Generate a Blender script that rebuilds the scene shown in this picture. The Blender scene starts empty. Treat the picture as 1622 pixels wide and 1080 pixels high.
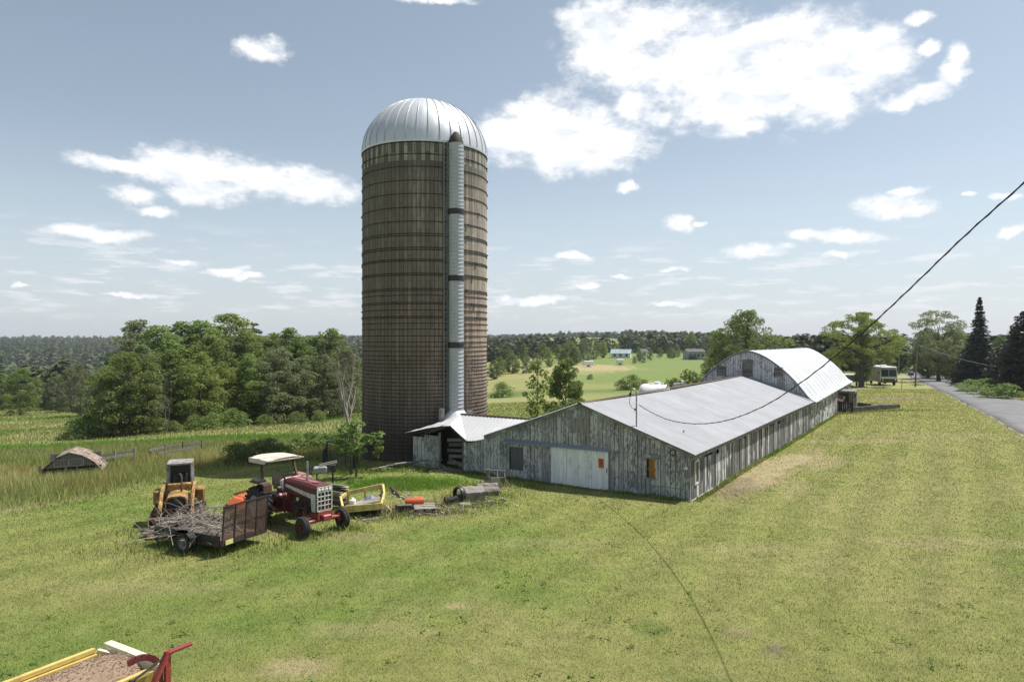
import bpy, math, random
import numpy as np
from mathutils import Vector, Matrix
R = math.radians
scene = bpy.context.scene
COL = scene.collection

# ------------------------------------------------------------------ camera, sky, sun, exposure
CAM_H = 7.0
cam_d = bpy.data.cameras.new('camera')
cam = bpy.data.objects.new('camera', cam_d)
COL.objects.link(cam)
cam.location = (0, 0, CAM_H)
cam.rotation_euler = (R(90), 0, 0)
cam_d.sensor_width = 36
cam_d.lens = 36 * 1080 / 1622
cam_d.clip_end = 12000
scene.camera = cam

SUN_EL, SUN_DIR = 63.5, (0.94, 0.34)            # the sun stands to the right and a little beyond the silo
az_sun = math.atan2(SUN_DIR[0], SUN_DIR[1])
sun_d = bpy.data.lights.new('sun', 'SUN')
sun_d.energy = 4.9
sun_d.angle = R(0.53)
sun_d.color = (1.0, 0.955, 0.88)
sun = bpy.data.objects.new('sun', sun_d)
COL.objects.link(sun)
sv = Vector((SUN_DIR[0] * math.cos(R(SUN_EL)), SUN_DIR[1] * math.cos(R(SUN_EL)), math.sin(R(SUN_EL)) * math.hypot(*SUN_DIR)))
sun.rotation_euler = sv.to_track_quat('Z', 'Y').to_euler()
sun.location = (60, 20, 90)

scene.view_settings.view_transform = 'Standard'
scene.view_settings.look = 'None'
scene.view_settings.exposure = 0.46
scene.view_settings.gamma = 1.0

world = bpy.data.worlds.new('World')
scene.world = world
world.use_nodes = True


class NT:
    """small helper for wiring shader nodes"""
    def __init__(s, tree):
        s.t = tree
        s.n = tree.nodes
        s.l = tree.links

    def node(s, typ, props=None, **ins):
        nd = s.n.new(typ)
        for k, v in (props or {}).items():
            setattr(nd, k, v)
        for k, v in ins.items():
            key = int(k[1:]) if k[0] == 'i' and k[1:].isdigit() else k.replace('_', ' ')
            s.set(nd.inputs[key], v)
        return nd

    def set(s, sock, v):
        if isinstance(v, bpy.types.NodeSocket):
            s.l.new(v, sock)
        elif isinstance(v, bpy.types.Node):
            s.l.new(v.outputs[0], sock)
        elif isinstance(v, (tuple, list)) and len(v) == 3 and sock.type == 'RGBA':
            sock.default_value = (*v, 1)
        else:
            sock.default_value = v

    def math(s, op, a, b=0.0, c=None, clamp=False):
        nd = s.n.new('ShaderNodeMath')
        nd.operation = op
        nd.use_clamp = clamp
        s.set(nd.inputs[0], a)
        s.set(nd.inputs[1], b)
        if c is not None:
            s.set(nd.inputs[2], c)
        return nd.outputs[0]

    def vmath(s, op, a, b=None, out=0):
        nd = s.n.new('ShaderNodeVectorMath')
        nd.operation = op
        s.set(nd.inputs[0], a)
        if b is not None:
            s.set(nd.inputs[1], b)
        return nd.outputs['Value'] if op in ('LENGTH', 'DOT_PRODUCT') else nd.outputs[0]

    def mix(s, fac, a, b, blend='MIX'):
        nd = s.n.new('ShaderNodeMix')
        nd.data_type = 'RGBA'
        nd.blend_type = blend
        s.set(nd.inputs[0], fac)
        s.set(nd.inputs[6], a)
        s.set(nd.inputs[7], b)
        return nd.outputs[2]

    def noise(s, vec, scale, detail=4.0, rough=0.55, out=0, dist=0.0):
        nd = s.n.new('ShaderNodeTexNoise')
        s.set(nd.inputs['Vector'], vec)
        nd.inputs['Scale'].default_value = scale
        nd.inputs['Detail'].default_value = detail
        nd.inputs['Roughness'].default_value = rough
        nd.inputs['Distortion'].default_value = dist
        return nd.outputs[out]

    def ramp(s, fac, lo, hi, a=0.0, b=1.0, smooth=True):
        nd = s.n.new('ShaderNodeMapRange')
        nd.interpolation_type = 'SMOOTHSTEP' if smooth else 'LINEAR'
        s.set(nd.inputs[0], fac)
        for i, v in ((1, lo), (2, hi), (3, a), (4, b)):
            s.set(nd.inputs[i], v)
        return nd.outputs[0]

    def scale(s, vec, xyz):
        return s.vmath('MULTIPLY', vec, xyz)


def build_world():
    g = NT(world.node_tree)
    g.n.clear()
    out = g.node('ShaderNodeOutputWorld')
    bg = g.node('ShaderNodeBackground')
    sky = g.node('ShaderNodeTexSky', dict(sky_type='NISHITA', sun_disc=False))
    sky.sun_elevation = R(SUN_EL)
    sky.sun_rotation = az_sun
    sky.altitude = 300
    sky.air_density = 1.0
    sky.dust_density = 1.2
    sky.ozone_density = 1.0
    d = g.node('ShaderNodeTexCoord').outputs['Generated']
    sep = g.node('ShaderNodeSeparateXYZ', i0=d)
    az = g.math('ARCTAN2', sep.outputs[0], sep.outputs[1])
    el = g.math('ARCSINE', sep.outputs[2])
    hs = g.node('ShaderNodeHueSaturation', Hue=.487, Saturation=0.66, Value=1.12, Color=sky.outputs[0])
    skyc = hs.outputs[0]
    # pale veil towards the horizon
    veil = g.ramp(el, 0.0, 0.30, 0.5, 0.0)
    skyc = g.mix(veil, skyc, (6.2, 6.95, 7.6))
    # cloud field: blobs in azimuth and elevation, edges torn by noise
    w1 = g.noise(d, 9.0, 3.0, 0.5, out=1)
    w2 = g.noise(d, 30.0, 5.0, 0.6, out=1)
    ae = g.node('ShaderNodeCombineXYZ', i0=az, i1=el).outputs[0]
    wv = g.vmath('SUBTRACT', w1, (.5, .5, .5))
    wv = g.scale(wv, (.06, .026, 0))
    wv2 = g.scale(g.vmath('SUBTRACT', w2, (.5, .5, .5)), (.035, .022, 0))
    p = g.vmath('ADD', g.vmath('ADD', ae, wv), wv2)
    blobs = [
        (955, 60, 62, 62), (1000, 108, 85, 34), (1110, 100, 130, 62), (1270, 118, 120, 70), (1160, 168, 100, 38),
        (1375, 100, 70, 52), (1210, 60, 120, 30), (1320, 160, 50, 26), (1060, 28, 60, 22), (925, 25, 45, 14), (1400, 62, 40, 20),
        (1000, 50, 50, 40), (1180, 200, 40, 14), (1330, 60, 60, 18),
        (1527, 92, 22, 20), (1512, 122, 26, 20), (1478, 146, 40, 15), (1425, 158, 42, 13), (1468, 78, 22, 10),
        (880, 212, 112, 50), (965, 228, 70, 34), (800, 220, 60, 36), (850, 172, 50, 20), (905, 252, 70, 22), (1000, 165, 30, 26),
        (1045, 188, 17, 16),
        (300, 265, 100, 30), (410, 283, 100, 28), (495, 300, 58, 24), (190, 260, 70, 13), (222, 305, 45, 16), (250, 330, 38, 9), (330, 300, 60, 22),
        (158, 370, 78, 12), (412, 74, 38, 16), (280, 414, 27, 6), (345, 430, 33, 7), (385, 442, 28, 5), (690, -2, 60, 6),
        (1400, 322, 62, 15), (1425, 332, 72, 12), (1440, 300, 34, 7), (1330, 375, 62, 11), (1270, 373, 22, 8), (1200, 398, 52, 10), (1330, 405, 26, 6),
        (1068, 355, 30, 13), (1105, 355, 12, 5), (910, 408, 30, 6), (1065, 424, 18, 4), (990, 293, 18, 8), (1465, 25, 20, 11),
        (1612, 360, 20, 8), (1602, 308, 22, 6), (1545, 307, 13, 5), (930, 455, 25, 4), (840, 475, 60, 8), (1065, 482, 30, 4),
        (30, 451, 16, 5), (985, 437, 18, 4), (205, 466, 40, 4),
    ]
    dmin = None
    for (bx, by, rx, ry) in blobs:
        a = math.atan2(bx - 811, 1080)
        e = math.atan((540 - by) / 1080 * math.cos(a))
        k = math.cos(a) ** 2
        ra = rx / 1080 * k * 1.12
        re = ry / 1080 * math.cos(a) * 1.12
        v = g.vmath('SUBTRACT', p, (a, e, 0))
        v = g.scale(v, (1 / ra, 1 / re, 0))
        ln = g.vmath('LENGTH', v)
        dmin = ln if dmin is None else g.math('SMOOTH_MIN', dmin, ln, 0.25)
    f = g.math('SUBTRACT', 1.0, dmin)
    fb = g.noise(g.scale(d, (1, 1, 1.8)), 26.0, 9.0, 0.62)
    fb2 = g.noise(g.scale(d, (1, 1, 2.2)), 75.0, 5.0, 0.6)
    f2 = g.math('ADD', f, g.math('MULTIPLY', g.math('SUBTRACT', fb, 0.5), 1.55))
    f2 = g.math('ADD', f2, g.math('MULTIPLY', g.math('SUBTRACT', fb2, 0.5), 0.28))
    # a blob only grows clouds near itself
    near = g.ramp(dmin, 1.0, 1.45, 1.0, 0.0)
    dens = g.math('MULTIPLY', g.ramp(f2, -0.22, 0.62), near)
    # thin streaks low over the horizon
    st = g.noise(g.scale(d, (1.0, 1.0, 6.5)), 15.0, 7.0, 0.6)
    stm = g.math('MULTIPLY', g.ramp(st, 0.50, 0.66), g.ramp(el, 0.012, 0.05))
    stm = g.math('MULTIPLY', stm, g.ramp(el, 0.09, 0.17, 0.85, 0.0))
    core = g.noise(g.scale(d, (1, 1, 2.0)), 21.0, 6.0, 0.55)
    fbu = g.noise(g.vmath('ADD', g.scale(d, (1, 1, 1.8)), (0, 0, .03)), 26.0, 5.0, 0.55)
    shd = g.math('ADD', g.math('MULTIPLY', g.math('SUBTRACT', fbu, fb), 1.6), g.math('MULTIPLY', g.math('SUBTRACT', .47, core), 1.5))
    cc = g.mix(g.ramp(shd, -0.18, 0.34), (10.0, 10.0, 10.0), (8.1, 8.45, 9.05))
    c = g.mix(g.math('MULTIPLY', stm, 0.8), skyc, (8.3, 8.4, 8.7))
    c = g.mix(g.math('MULTIPLY', dens, 0.96), c, cc)
    g.set(bg.inputs[0], c)
    bg.inputs[1].default_value = 0.084
    g.l.new(bg.outputs[0], out.inputs[0])


build_world()

# ------------------------------------------------------------------ terrain height and numeric helpers
TB = np.array([-.75, -.38, -.1, .1, .25, .45, .6, .75])
TY = np.array([40, 60, 80, 120, 160, 250, 350, 500, 800, 1200, 1700], float)
TZ = np.array([
    [-1.0, -2.3, -4.0, -6.5, -9.0, -15, -20, -24, -19, -6, 5],
    [-.4, -1.5, -3.0, -5.5, -8.5, -14, -19, -23, -18, -6, 5],
    [0, -.9, -2.0, -4.2, -5.5, -6.5, -6, -5, 0, 6, 8],
    [0, -.8, -1.8, -3.6, -4.0, -3.2, -1.5, 1, 8, 14, 10],
    [0, -.5, -1.3, -3.0, -3.6, -2.8, -1.0, 1, 5, 8, 8],
    [0, -.2, -.5, -1.0, -1.5, -2.5, -3.0, -3, 1, 4, 6],
    [0, 0, -.3, -.8, -1.5, -3.0, -4.0, -5, -2, 2, 4],
    [0, 0, -.2, -.6, -1.2, -2.0, -3.0, -3, 0, 2, 3]], float)


def sstep(a, b, x):
    t = np.clip((x - a) / (b - a), 0, 1)
    return t * t * (3 - 2 * t)


def hash2(ix, iy, seed):
    n = (ix.astype(np.int64) * 374761393 + iy.astype(np.int64) * 668265263 + seed * 982451653) & 0x7fffffff
    n = ((n ^ (n >> 13)) * 1274126177) & 0x7fffffff
    n = n ^ (n >> 16)
    return (n & 0xffff) / 65535.0


def vnoise(x, y, seed=0):
    ix, iy = np.floor(x), np.floor(y)
    fx, fy = x - ix, y - iy
    fx, fy = fx * fx * (3 - 2 * fx), fy * fy * (3 - 2 * fy)
    a, b = hash2(ix, iy, seed), hash2(ix + 1, iy, seed)
    c, d = hash2(ix, iy + 1, seed), hash2(ix + 1, iy + 1, seed)
    return (a * (1 - fx) + b * fx) * (1 - fy) + (c * (1 - fx) + d * fx) * fy


def fbm(x, y, seed=0, octv=4):
    s, amp, tot = 0, 1.0, 0
    for o in range(octv):
        s = s + amp * vnoise(x * 2 ** o, y * 2 ** o, seed + o * 17)
        tot += amp
        amp *= .5
    return s / tot


def terrain(x, y):
    x = np.asarray(x, float)
    y = np.asarray(y, float)
    yy = np.clip(y, 40, 1700)
    b = np.clip(x / np.maximum(yy, 1), -.75, .75)
    ly, LY = np.log(yy), np.log(TY)
    j = np.clip(np.searchsorted(LY, ly) - 1, 0, len(LY) - 2)
    tj = np.clip((ly - LY[j]) / (LY[j + 1] - LY[j]), 0, 1)
    i = np.clip(np.searchsorted(TB, b) - 1, 0, len(TB) - 2)
    ti = np.clip((b - TB[i]) / (TB[i + 1] - TB[i]), 0, 1)
    ti = ti * ti * (3 - 2 * ti)
    z = (TZ[i, j] * (1 - tj) + TZ[i, j + 1] * tj) * (1 - ti) + (TZ[i + 1, j] * (1 - tj) + TZ[i + 1, j + 1] * tj) * ti
    z = z * sstep(22, 42, y)
    und = (fbm(x / 14, y / 14, 5, 3) - .5) * .5
    far = (fbm(x / 160, y / 160, 9, 3) - .5) * 10 * sstep(250, 900, y)
    return z + und * sstep(34, 60, y) * .7 + (fbm(x / 5, y / 5, 6, 2) - .5) * .10 * sstep(6, 16, y) + far


def gz(x, y):
    return float(terrain(np.array([x]), np.array([y]))[0])


def P(px, py):
    """ground point seen at a pixel of the 1622 px wide photograph"""
    b, k = (px - 811) / 1080, (py - 540) / 1080
    y = np.concatenate([np.arange(8, 200, .1), np.arange(200, 1500, 1.0)])
    zz = terrain(b * y, y)
    ok = np.nonzero(CAM_H - k * y <= zz)[0]
    yy = y[ok[0]] if len(ok) else 1500.
    return Vector((b * yy, yy, gz(b * yy, yy)))


def A(px, py, y):
    """point at depth y on the ray through a pixel"""
    return Vector(((px - 811) / 1080 * y, y, CAM_H - (py - 540) / 1080 * y))


# ------------------------------------------------------------------ mesh building
class MB:
    def __init__(s):
        s.v, s.f, s.r, s.sm = [], [], [], []
        s.M = None

    def add(s, vs, fs, rnd=0.5, smooth=False):
        o = len(s.v)
        for p in vs:
            p = Vector(p)
            s.v.append(tuple(s.M @ p) if s.M else tuple(p))
        for f in fs:
            s.f.append([i + o for i in f])
            s.r.append(rnd)
            s.sm.append(smooth)
        return s

    def box(s, c, size, X=(1, 0, 0), Y=(0, 1, 0), Z=(0, 0, 1), rnd=0.5, rot=None, ch=0.0):
        c = Vector(c)
        X, Y, Z = Vector(X), Vector(Y), Vector(Z)
        if rot is not None:
            m = rot if isinstance(rot, Matrix) else Matrix.Rotation(rot, 3, 'Z')
            X, Y, Z = m @ X, m @ Y, m @ Z
        a, b, h = [q / 2 for q in size]
        if ch <= 0:
            vs = [c + X * (i * a) + Y * (j * b) + Z * (k * h) for k in (-1, 1) for j in (-1, 1) for i in (-1, 1)]
            return s.add(vs, [(0, 2, 3, 1), (4, 5, 7, 6), (0, 1, 5, 4), (2, 6, 7, 3), (0, 4, 6, 2), (1, 3, 7, 5)], rnd)
        ch = min(ch, a * .8, b * .8, h * .8)
        vs, idx = [], {}
        for i in (-1, 1):
            for j in (-1, 1):
                for k in (-1, 1):
                    for ax in range(3):
                        q = [i * (a if ax == 0 else a - ch), j * (b if ax == 1 else b - ch), k * (h if ax == 2 else h - ch)]
                        idx[i, j, k, ax] = len(vs)
                        vs.append(c + X * q[0] + Y * q[1] + Z * q[2])
        fs = []
        for t in (-1, 1):
            q = [(t, -1, -1, 0), (t, 1, -1, 0), (t, 1, 1, 0), (t, -1, 1, 0)]
            fs.append([idx[x] for x in (q if t > 0 else q[::-1])])
            q = [(-1, t, -1, 1), (1, t, -1, 1), (1, t, 1, 1), (-1, t, 1, 1)]
            fs.append([idx[x] for x in (q[::-1] if t > 0 else q)])
            q = [(-1, -1, t, 2), (1, -1, t, 2), (1, 1, t, 2), (-1, 1, t, 2)]
            fs.append([idx[x] for x in (q if t > 0 else q[::-1])])
        for p in (-1, 1):
            for q in (-1, 1):
                fs.append([idx[p, q, -1, 0], idx[p, q, 1, 0], idx[p, q, 1, 1], idx[p, q, -1, 1]])
                fs.append([idx[p, -1, q, 0], idx[p, 1, q, 0], idx[p, 1, q, 2], idx[p, -1, q, 2]])
                fs.append([idx[-1, p, q, 1], idx[1, p, q, 1], idx[1, p, q, 2], idx[-1, p, q, 2]])
        for i in (-1, 1):
            for j in (-1, 1):
                for k in (-1, 1):
                    fs.append([idx[i, j, k, 0], idx[i, j, k, 1], idx[i, j, k, 2]])
        return s.add(vs, fs, rnd)

    def beam(s, p, q, w, h, up=(0, 0, 1), rnd=0.5, ch=0.0):
        p, q = Vector(p), Vector(q)
        d = q - p
        X = d.normalized()
        up = Vector(up)
        Y = up.cross(X)
        if Y.length < 1e-4:
            Y = Vector((0, 1, 0)).cross(X)
        Y.normalize()
        Z = X.cross(Y)
        return s.box((p + q) / 2, (d.length, w, h), X, Y, Z, rnd, ch=ch)

    def tube(s, pts, rad, n=8, cap=True, rnd=0.5, smooth=True):
        pts = [Vector(p) for p in pts]
        m = len(pts)
        rad = rad if isinstance(rad, (list, tuple)) else [rad] * m
        vs, fs = [], []
        ref = None
        for i in range(m):
            t = (pts[min(i + 1, m - 1)] - pts[max(i - 1, 0)]).normalized()
            if ref is None:
                ref = t.orthogonal().normalized()
            ref = (ref - t * ref.dot(t))
            ref = ref.normalized() if ref.length > 1e-5 else t.orthogonal().normalized()
            b = t.cross(ref)
            for k in range(n):
                a = 2 * math.pi * k / n
                vs.append(pts[i] + (ref * math.cos(a) + b * math.sin(a)) * rad[i])
        for i in range(m - 1):
            for k in range(n):
                k2 = (k + 1) % n
                fs.append((i * n + k, i * n + k2, (i + 1) * n + k2, (i + 1) * n + k))
        s.add(vs, fs, rnd, smooth)
        if cap:
            s.add(vs[:n], [list(range(n))[::-1]], rnd)
            s.add(vs[-n:], [list(range(n))], rnd)
        return s

    def lathe(s, prof, n=24, c=(0, 0, 0), axis=(0, 0, 1), rnd=0.5, smooth=True, closed=False, a0=0, a1=2 * math.pi):
        """prof: list of (radius, height along axis)"""
        c, ax = Vector(c), Vector(axis).normalized()
        e1 = Vector((1, 0, 0)) if abs(ax.x) < .9 else Vector((0, 1, 0))
        e1 = (e1 - ax * e1.dot(ax)).normalized()
        e2 = ax.cross(e1)
        full = abs(a1 - a0 - 2 * math.pi) < 1e-6
        m = n if full else n + 1
        vs, fs = [], []
        for (r, h) in prof:
            for k in range(m):
                a = a0 + (a1 - a0) * k / n
                vs.append(c + ax * h + (e1 * math.cos(a) + e2 * math.sin(a)) * r)
        q = len(prof)
        for i in range(q if closed else q - 1):
            i2 = (i + 1) % q
            for k in range(n):
                k2 = (k + 1) % m
                fs.append((i * m + k, i * m + k2, i2 * m + k2, i2 * m + k))
        return s.add(vs, fs, rnd, smooth)

    def prism(s, poly, d, rnd=0.5):
        """poly: 3-D points of a planar outline, d: extrusion vector"""
        poly = [Vector(p) for p in poly]
        d = Vector(d)
        n = len(poly)
        fs = [list(range(n))[::-1], list(range(n, 2 * n))]
        fs += [(i, (i + 1) % n, n + (i + 1) % n, n + i) for i in range(n)]
        return s.add(poly + [p + d for p in poly], fs, rnd)

    def build(s, name, mat, parent=None):
        me = bpy.data.meshes.new(name)
        me.from_pydata(s.v, [], s.f)
        me.polygons.foreach_set('use_smooth', s.sm)
        if any(s.sm):
            me.set_sharp_from_angle(angle=R(38))
        at = me.attributes.new('rnd', 'FLOAT', 'FACE')
        at.data.foreach_set('value', s.r)
        me.update()
        return link(name, me, mat, parent)


def link(name, me, mat, parent=None):
    if mat and not me.materials:
        me.materials.append(mat)
    o = bpy.data.objects.new(name, me)
    COL.objects.link(o)
    if parent:
        o.parent = parent
    return o


def np_mesh(name, V, F, mat, attrs=(), smooth=False):
    """large mesh from numpy arrays; F is (n, 3) or (n, 4)"""
    me = bpy.data.meshes.new(name)
    k = F.shape[1]
    me.vertices.add(len(V))
    me.vertices.foreach_set('co', np.ascontiguousarray(V, np.float32).ravel())
    me.loops.add(F.size)
    me.loops.foreach_set('vertex_index', np.ascontiguousarray(F, np.int32).ravel())
    me.polygons.add(len(F))
    me.polygons.foreach_set('loop_start', np.arange(0, F.size, k, dtype=np.int32))
    me.polygons.foreach_set('use_smooth', np.full(len(F), smooth))
    for (nm, typ, dom, arr) in attrs:
        a = me.attributes.new(nm, typ, dom)
        a.data.foreach_set('color' if 'COLOR' in typ else 'value', np.ascontiguousarray(arr, np.float32).ravel())
    me.update()
    me.validate()
    if mat:
        me.materials.append(mat)
    return me


def tag(o, label, cat, group=None, kind=None):
    o['label'] = label
    o['category'] = cat
    if group:
        o['group'] = group
    if kind:
        o['kind'] = kind
    return o


def thing(name, label, cat, loc=(0, 0, 0), rz=0.0, group=None):
    o = bpy.data.objects.new(name, None)
    COL.objects.link(o)
    o.empty_display_size = .3
    o.location = loc
    o.rotation_euler = (0, 0, rz)
    return tag(o, label, cat, group)


def copy_tree(o, parent=None):
    c = o.copy()
    COL.objects.link(c)
    if parent:
        c.parent = parent
    for ch in list(o.children):
        copy_tree(ch, c)
    return c


# ------------------------------------------------------------------ materials
def new_mat(name):
    m = bpy.data.materials.new(name)
    m.use_nodes = True
    g = NT(m.node_tree)
    g.n.clear()
    out = g.node('ShaderNodeOutputMaterial')
    b = g.node('ShaderNodeBsdfPrincipled')
    g.l.new(b.outputs[0], out.inputs[0])
    return m, g, b, out


def pos(g):
    return g.node('ShaderNodeTexCoord').outputs['Object']


def attr(g, name, out='Fac'):
    return g.node('ShaderNodeAttribute', dict(attribute_name=name)).outputs[out]


def bump(g, b, h, strength=.4, dist=.02):
    nd = g.node('ShaderNodeBump', Height=h)
    nd.inputs['Strength'].default_value = strength
    nd.inputs['Distance'].default_value = dist
    g.l.new(nd.outputs[0], b.inputs['Normal'])


def paint(name, col, dirt=(.10, .07, .05), amount=.35, rough=.5, metal=0.0, scale=5.0, streak=1.0):
    """old paint: uneven colour, dirt and rust patches, uneven gloss"""
    m, g, b, o = new_mat(name)
    p = pos(g)
    n1 = g.noise(p, scale, 6, .65)
    n2 = g.noise(g.scale(p, (1, 1, 1 / streak)), scale * 4, 5, .6)
    v = g.mix(g.ramp(n2, .3, .7), tuple(c * .8 for c in col), tuple(min(1, c * 1.12) for c in col))
    lim = .72 - amount * .45
    d = g.ramp(g.math('ADD', g.math('MULTIPLY', n1, .6), g.math('MULTIPLY', n2, .4)), lim - .07, lim + .09)
    c = g.mix(g.math('MULTIPLY', d, .85), v, dirt)
    g.set(b.inputs['Base Color'], c)
    g.set(b.inputs['Roughness'], g.ramp(d, 0, 1, rough, min(1, rough + .35)))
    b.inputs['Metallic'].default_value = metal
    bump(g, b, n2, .15, .01)
    return m


def wood(name, c1, c2, paintc=None, cover=.4, grain=14.0, axis=2, peel=5.0, var=.16, stretch=.42, dark=(.035, .032, .03)):
    """weathered boards; paintc: remains of paint, cover: how much of it is left"""
    m, g, b, o = new_mat(name)
    p = pos(g)
    rn = attr(g, 'rnd')
    off = g.node('ShaderNodeCombineXYZ', i0=g.math('MULTIPLY', rn, 37.0), i1=g.math('MULTIPLY', rn, 91.0), i2=g.math('MULTIPLY', rn, 53.0)).outputs[0]
    q = g.vmath('ADD', p, off)
    sc = [1.0, 1.0, 1.0]
    sc[axis] = .07
    gr = g.noise(g.scale(q, tuple(sc)), grain, 6, .65)
    big = g.noise(p, 1.1, 4, .6)
    c = g.mix(g.ramp(gr, .32, .68), c1, c2)
    c = g.mix(g.ramp(rn, 0, 1, 0.0, .75, False), c, tuple(x * .42 for x in c1))
    c = g.mix(g.math('MULTIPLY', g.ramp(gr, .36, .26), .8), c, dark)
    if paintc:
        sc2 = [1.0, 1.0, 1.0]
        sc2[axis] = stretch
        pe = g.noise(g.scale(q, tuple(sc2)), peel, 9, .72)
        lv = g.math('ADD', pe, g.math('MULTIPLY', g.math('SUBTRACT', big, .5), .45))
        lv = g.math('ADD', lv, g.math('MULTIPLY', g.math('SUBTRACT', rn, .5), var))
        t = .80 - cover * .6
        msk = g.ramp(lv, t - .07, t + .08)
        pc = g.mix(g.ramp(gr, .3, .7), tuple(x * .78 for x in paintc), paintc)
        c = g.mix(g.math('MULTIPLY', msk, .9), c, pc)
    g.set(b.inputs['Base Color'], c)
    b.inputs['Roughness'].default_value = .88
    bump(g, b, gr, .5, .012)
    return m


def metal_sheet(name, col, rust=(.16, .085, .05), amount=.2, rough=.45, metal=.35, dirtscale=.6, groove=None):
    m, g, b, o = new_mat(name)
    p = pos(g)
    n = g.noise(p, dirtscale, 6, .6)
    n2 = g.noise(g.scale(p, (3.0, .35, .35)), 3.0, 6, .65)
    c = g.mix(g.ramp(n, .3, .7), tuple(x * .86 for x in col), col)
    c = g.mix(g.ramp(n2, .35, .75, 0, .35), c, tuple(x * .72 for x in col))
    sp_n = g.node('ShaderNodeSeparateXYZ', i0=p)
    sh_n = g.node('ShaderNodeTexWhiteNoise', dict(noise_dimensions='2D'), Vector=g.node('ShaderNodeCombineXYZ', i0=g.math('FLOOR', g.math('DIVIDE', sp_n.outputs[0], .76)), i1=g.math('FLOOR', g.math('DIVIDE', sp_n.outputs[1], 2.75))).outputs[0])
    c = g.mix(g.ramp(sh_n.outputs[0], 0, 1, 0, .30, False), c, tuple(x * .70 for x in col))
    if groove:
        gv = g.math('ABSOLUTE', g.math('SUBTRACT', g.math('FRACT', g.math('DIVIDE', g.math('ADD', sp_n.outputs[0], groove[1]), groove[0])), .5))
        c = g.mix(g.math('MULTIPLY', g.ramp(gv, .36, .5), g.ramp(n2, .2, .7, .75, .4)), c, (.13, .13, .135))
    rs = g.ramp(g.math('ADD', g.math('MULTIPLY', n, .5), g.math('MULTIPLY', n2, .5)), .74 - amount * .4, .86 - amount * .4)
    c = g.mix(g.math('MULTIPLY', rs, .75), c, rust)
    g.set(b.inputs['Base Color'], c)
    b.inputs['Metallic'].default_value = metal
    g.set(b.inputs['Roughness'], g.ramp(n2, .3, .7, rough - .06, rough + .12))
    return m


def leaf_mat(name, c1, c2, trans=.45):
    m, g, b, o = new_mat(name)
    rn = attr(g, 'rnd')
    oi = g.node('ShaderNodeObjectInfo').outputs['Random']
    p = pos(g)
    n = g.noise(p, .55, 3, .5)
    c = g.mix(g.ramp(g.math('ADD', g.math('MULTIPLY', rn, .5), g.math('MULTIPLY', n, .6)), .25, .85), c1, c2)
    hs = g.node('ShaderNodeHueSaturation', Color=c)
    g.set(hs.inputs['Hue'], g.ramp(oi, 0, 1, .485, .51, False))
    g.set(hs.inputs['Value'], g.ramp(oi, 0, 1, .8, 1.2, False))
    hs.inputs['Saturation'].default_value = .92
    g.set(b.inputs['Base Color'], hs.outputs[0])
    b.inputs['Roughness'].default_value = .55
    b.inputs['Specular IOR Level'].default_value = .3
    tr = g.node('ShaderNodeBsdfTranslucent')
    g.set(tr.inputs[0], g.mix(.5, hs.outputs[0], (c2[0] * 1.3, c2[1] * 1.3, c2[2] * .7)))
    mx = g.node('ShaderNodeMixShader', i0=trans, i1=b, i2=tr)
    g.l.new(mx.outputs[0], o.inputs[0])
    return m


def plain(name, col, rough=.6, metal=0.0, var=.25, scale=8.0):
    m, g, b, o = new_mat(name)
    n = g.noise(pos(g), scale, 5, .6)
    g.set(b.inputs['Base Color'], g.mix(g.ramp(n, .3, .7), tuple(c * (1 - var) for c in col), tuple(min(1, c * (1 + var)) for c in col)))
    b.inputs['Roughness'].default_value = rough
    b.inputs['Metallic'].default_value = metal
    bump(g, b, n, .15, .01)
    return m


M = {}
M['barn'] = wood('barn_boards', (.165, .165, .165), (.35, .355, .355), (.56, .565, .56), .47, peel=11.0)
M['barn_side'] = wood('barn_side_boards', (.07, .068, .066), (.27, .26, .25), (.74, .74, .72), .30, peel=8.0, var=.42, stretch=.13)
M['round'] = wood('round_barn_boards', (.19, .19, .195), (.38, .385, .39), (.62, .63, .66), .55, peel=9)
M['round_side'] = wood('round_barn_side_boards', (.09, .085, .08), (.22, .21, .20), (.80, .80, .78), .46, peel=4.0)
M['door'] = wood('white_plywood', (.68, .71, .735), (.78, .81, .83), (.84, .86, .87), .6, grain=7)
M['grey_wood'] = wood('grey_wood', (.15, .14, .13), (.34, .32, .29))
M['pale_wood'] = wood('pale_wood', (.30, .27, .23), (.52, .48, .42))
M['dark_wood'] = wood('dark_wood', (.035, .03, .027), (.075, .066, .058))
M['orange_wood'] = wood('orange_wood', (.30, .13, .03), (.46, .22, .06))
M['trim'] = wood('grey_trim', (.17, .18, .17), (.33, .34, .33), (.45, .47, .46), .4, axis=1)
M['deck'] = wood('deck_boards', (.10, .065, .05), (.21, .145, .12), axis=0)
M['roof'] = metal_sheet('galvanised_roof', (.335, .345, .37), amount=.1, metal=.0, rough=.75, groove=((30.65 + .22) / 102, .22))
M['roof_white'] = metal_sheet('white_metal_roof', (.58, .59, .61), amount=.12, metal=.08, rough=.45)
M['annex_roof'] = metal_sheet('annex_roof', (.66, .67, .68), amount=.2, metal=.25, rough=.5)
M['dome'] = metal_sheet('silo_dome_metal', (.66, .68, .71), amount=.0, metal=.45, rough=.42)
M['chute'] = metal_sheet('chute_metal', (.46, .475, .51), amount=.10, metal=.3, rough=.45)
M['header'] = metal_sheet('door_header_metal', (.30, .33, .37), amount=.1, metal=.3, rough=.5)
M['black'] = plain('black_steel', (.02, .021, .024), .5)
M['rust'] = plain('rusty_steel', (.10, .055, .038), .8, 0, .4, 12)
M['hoop'] = plain('hoop_steel', (.032, .026, .023), .75, .2, .4, 10)
M['rubber'] = plain('rubber', (.028, .028, .029), .8, 0, .35, 14)
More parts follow.
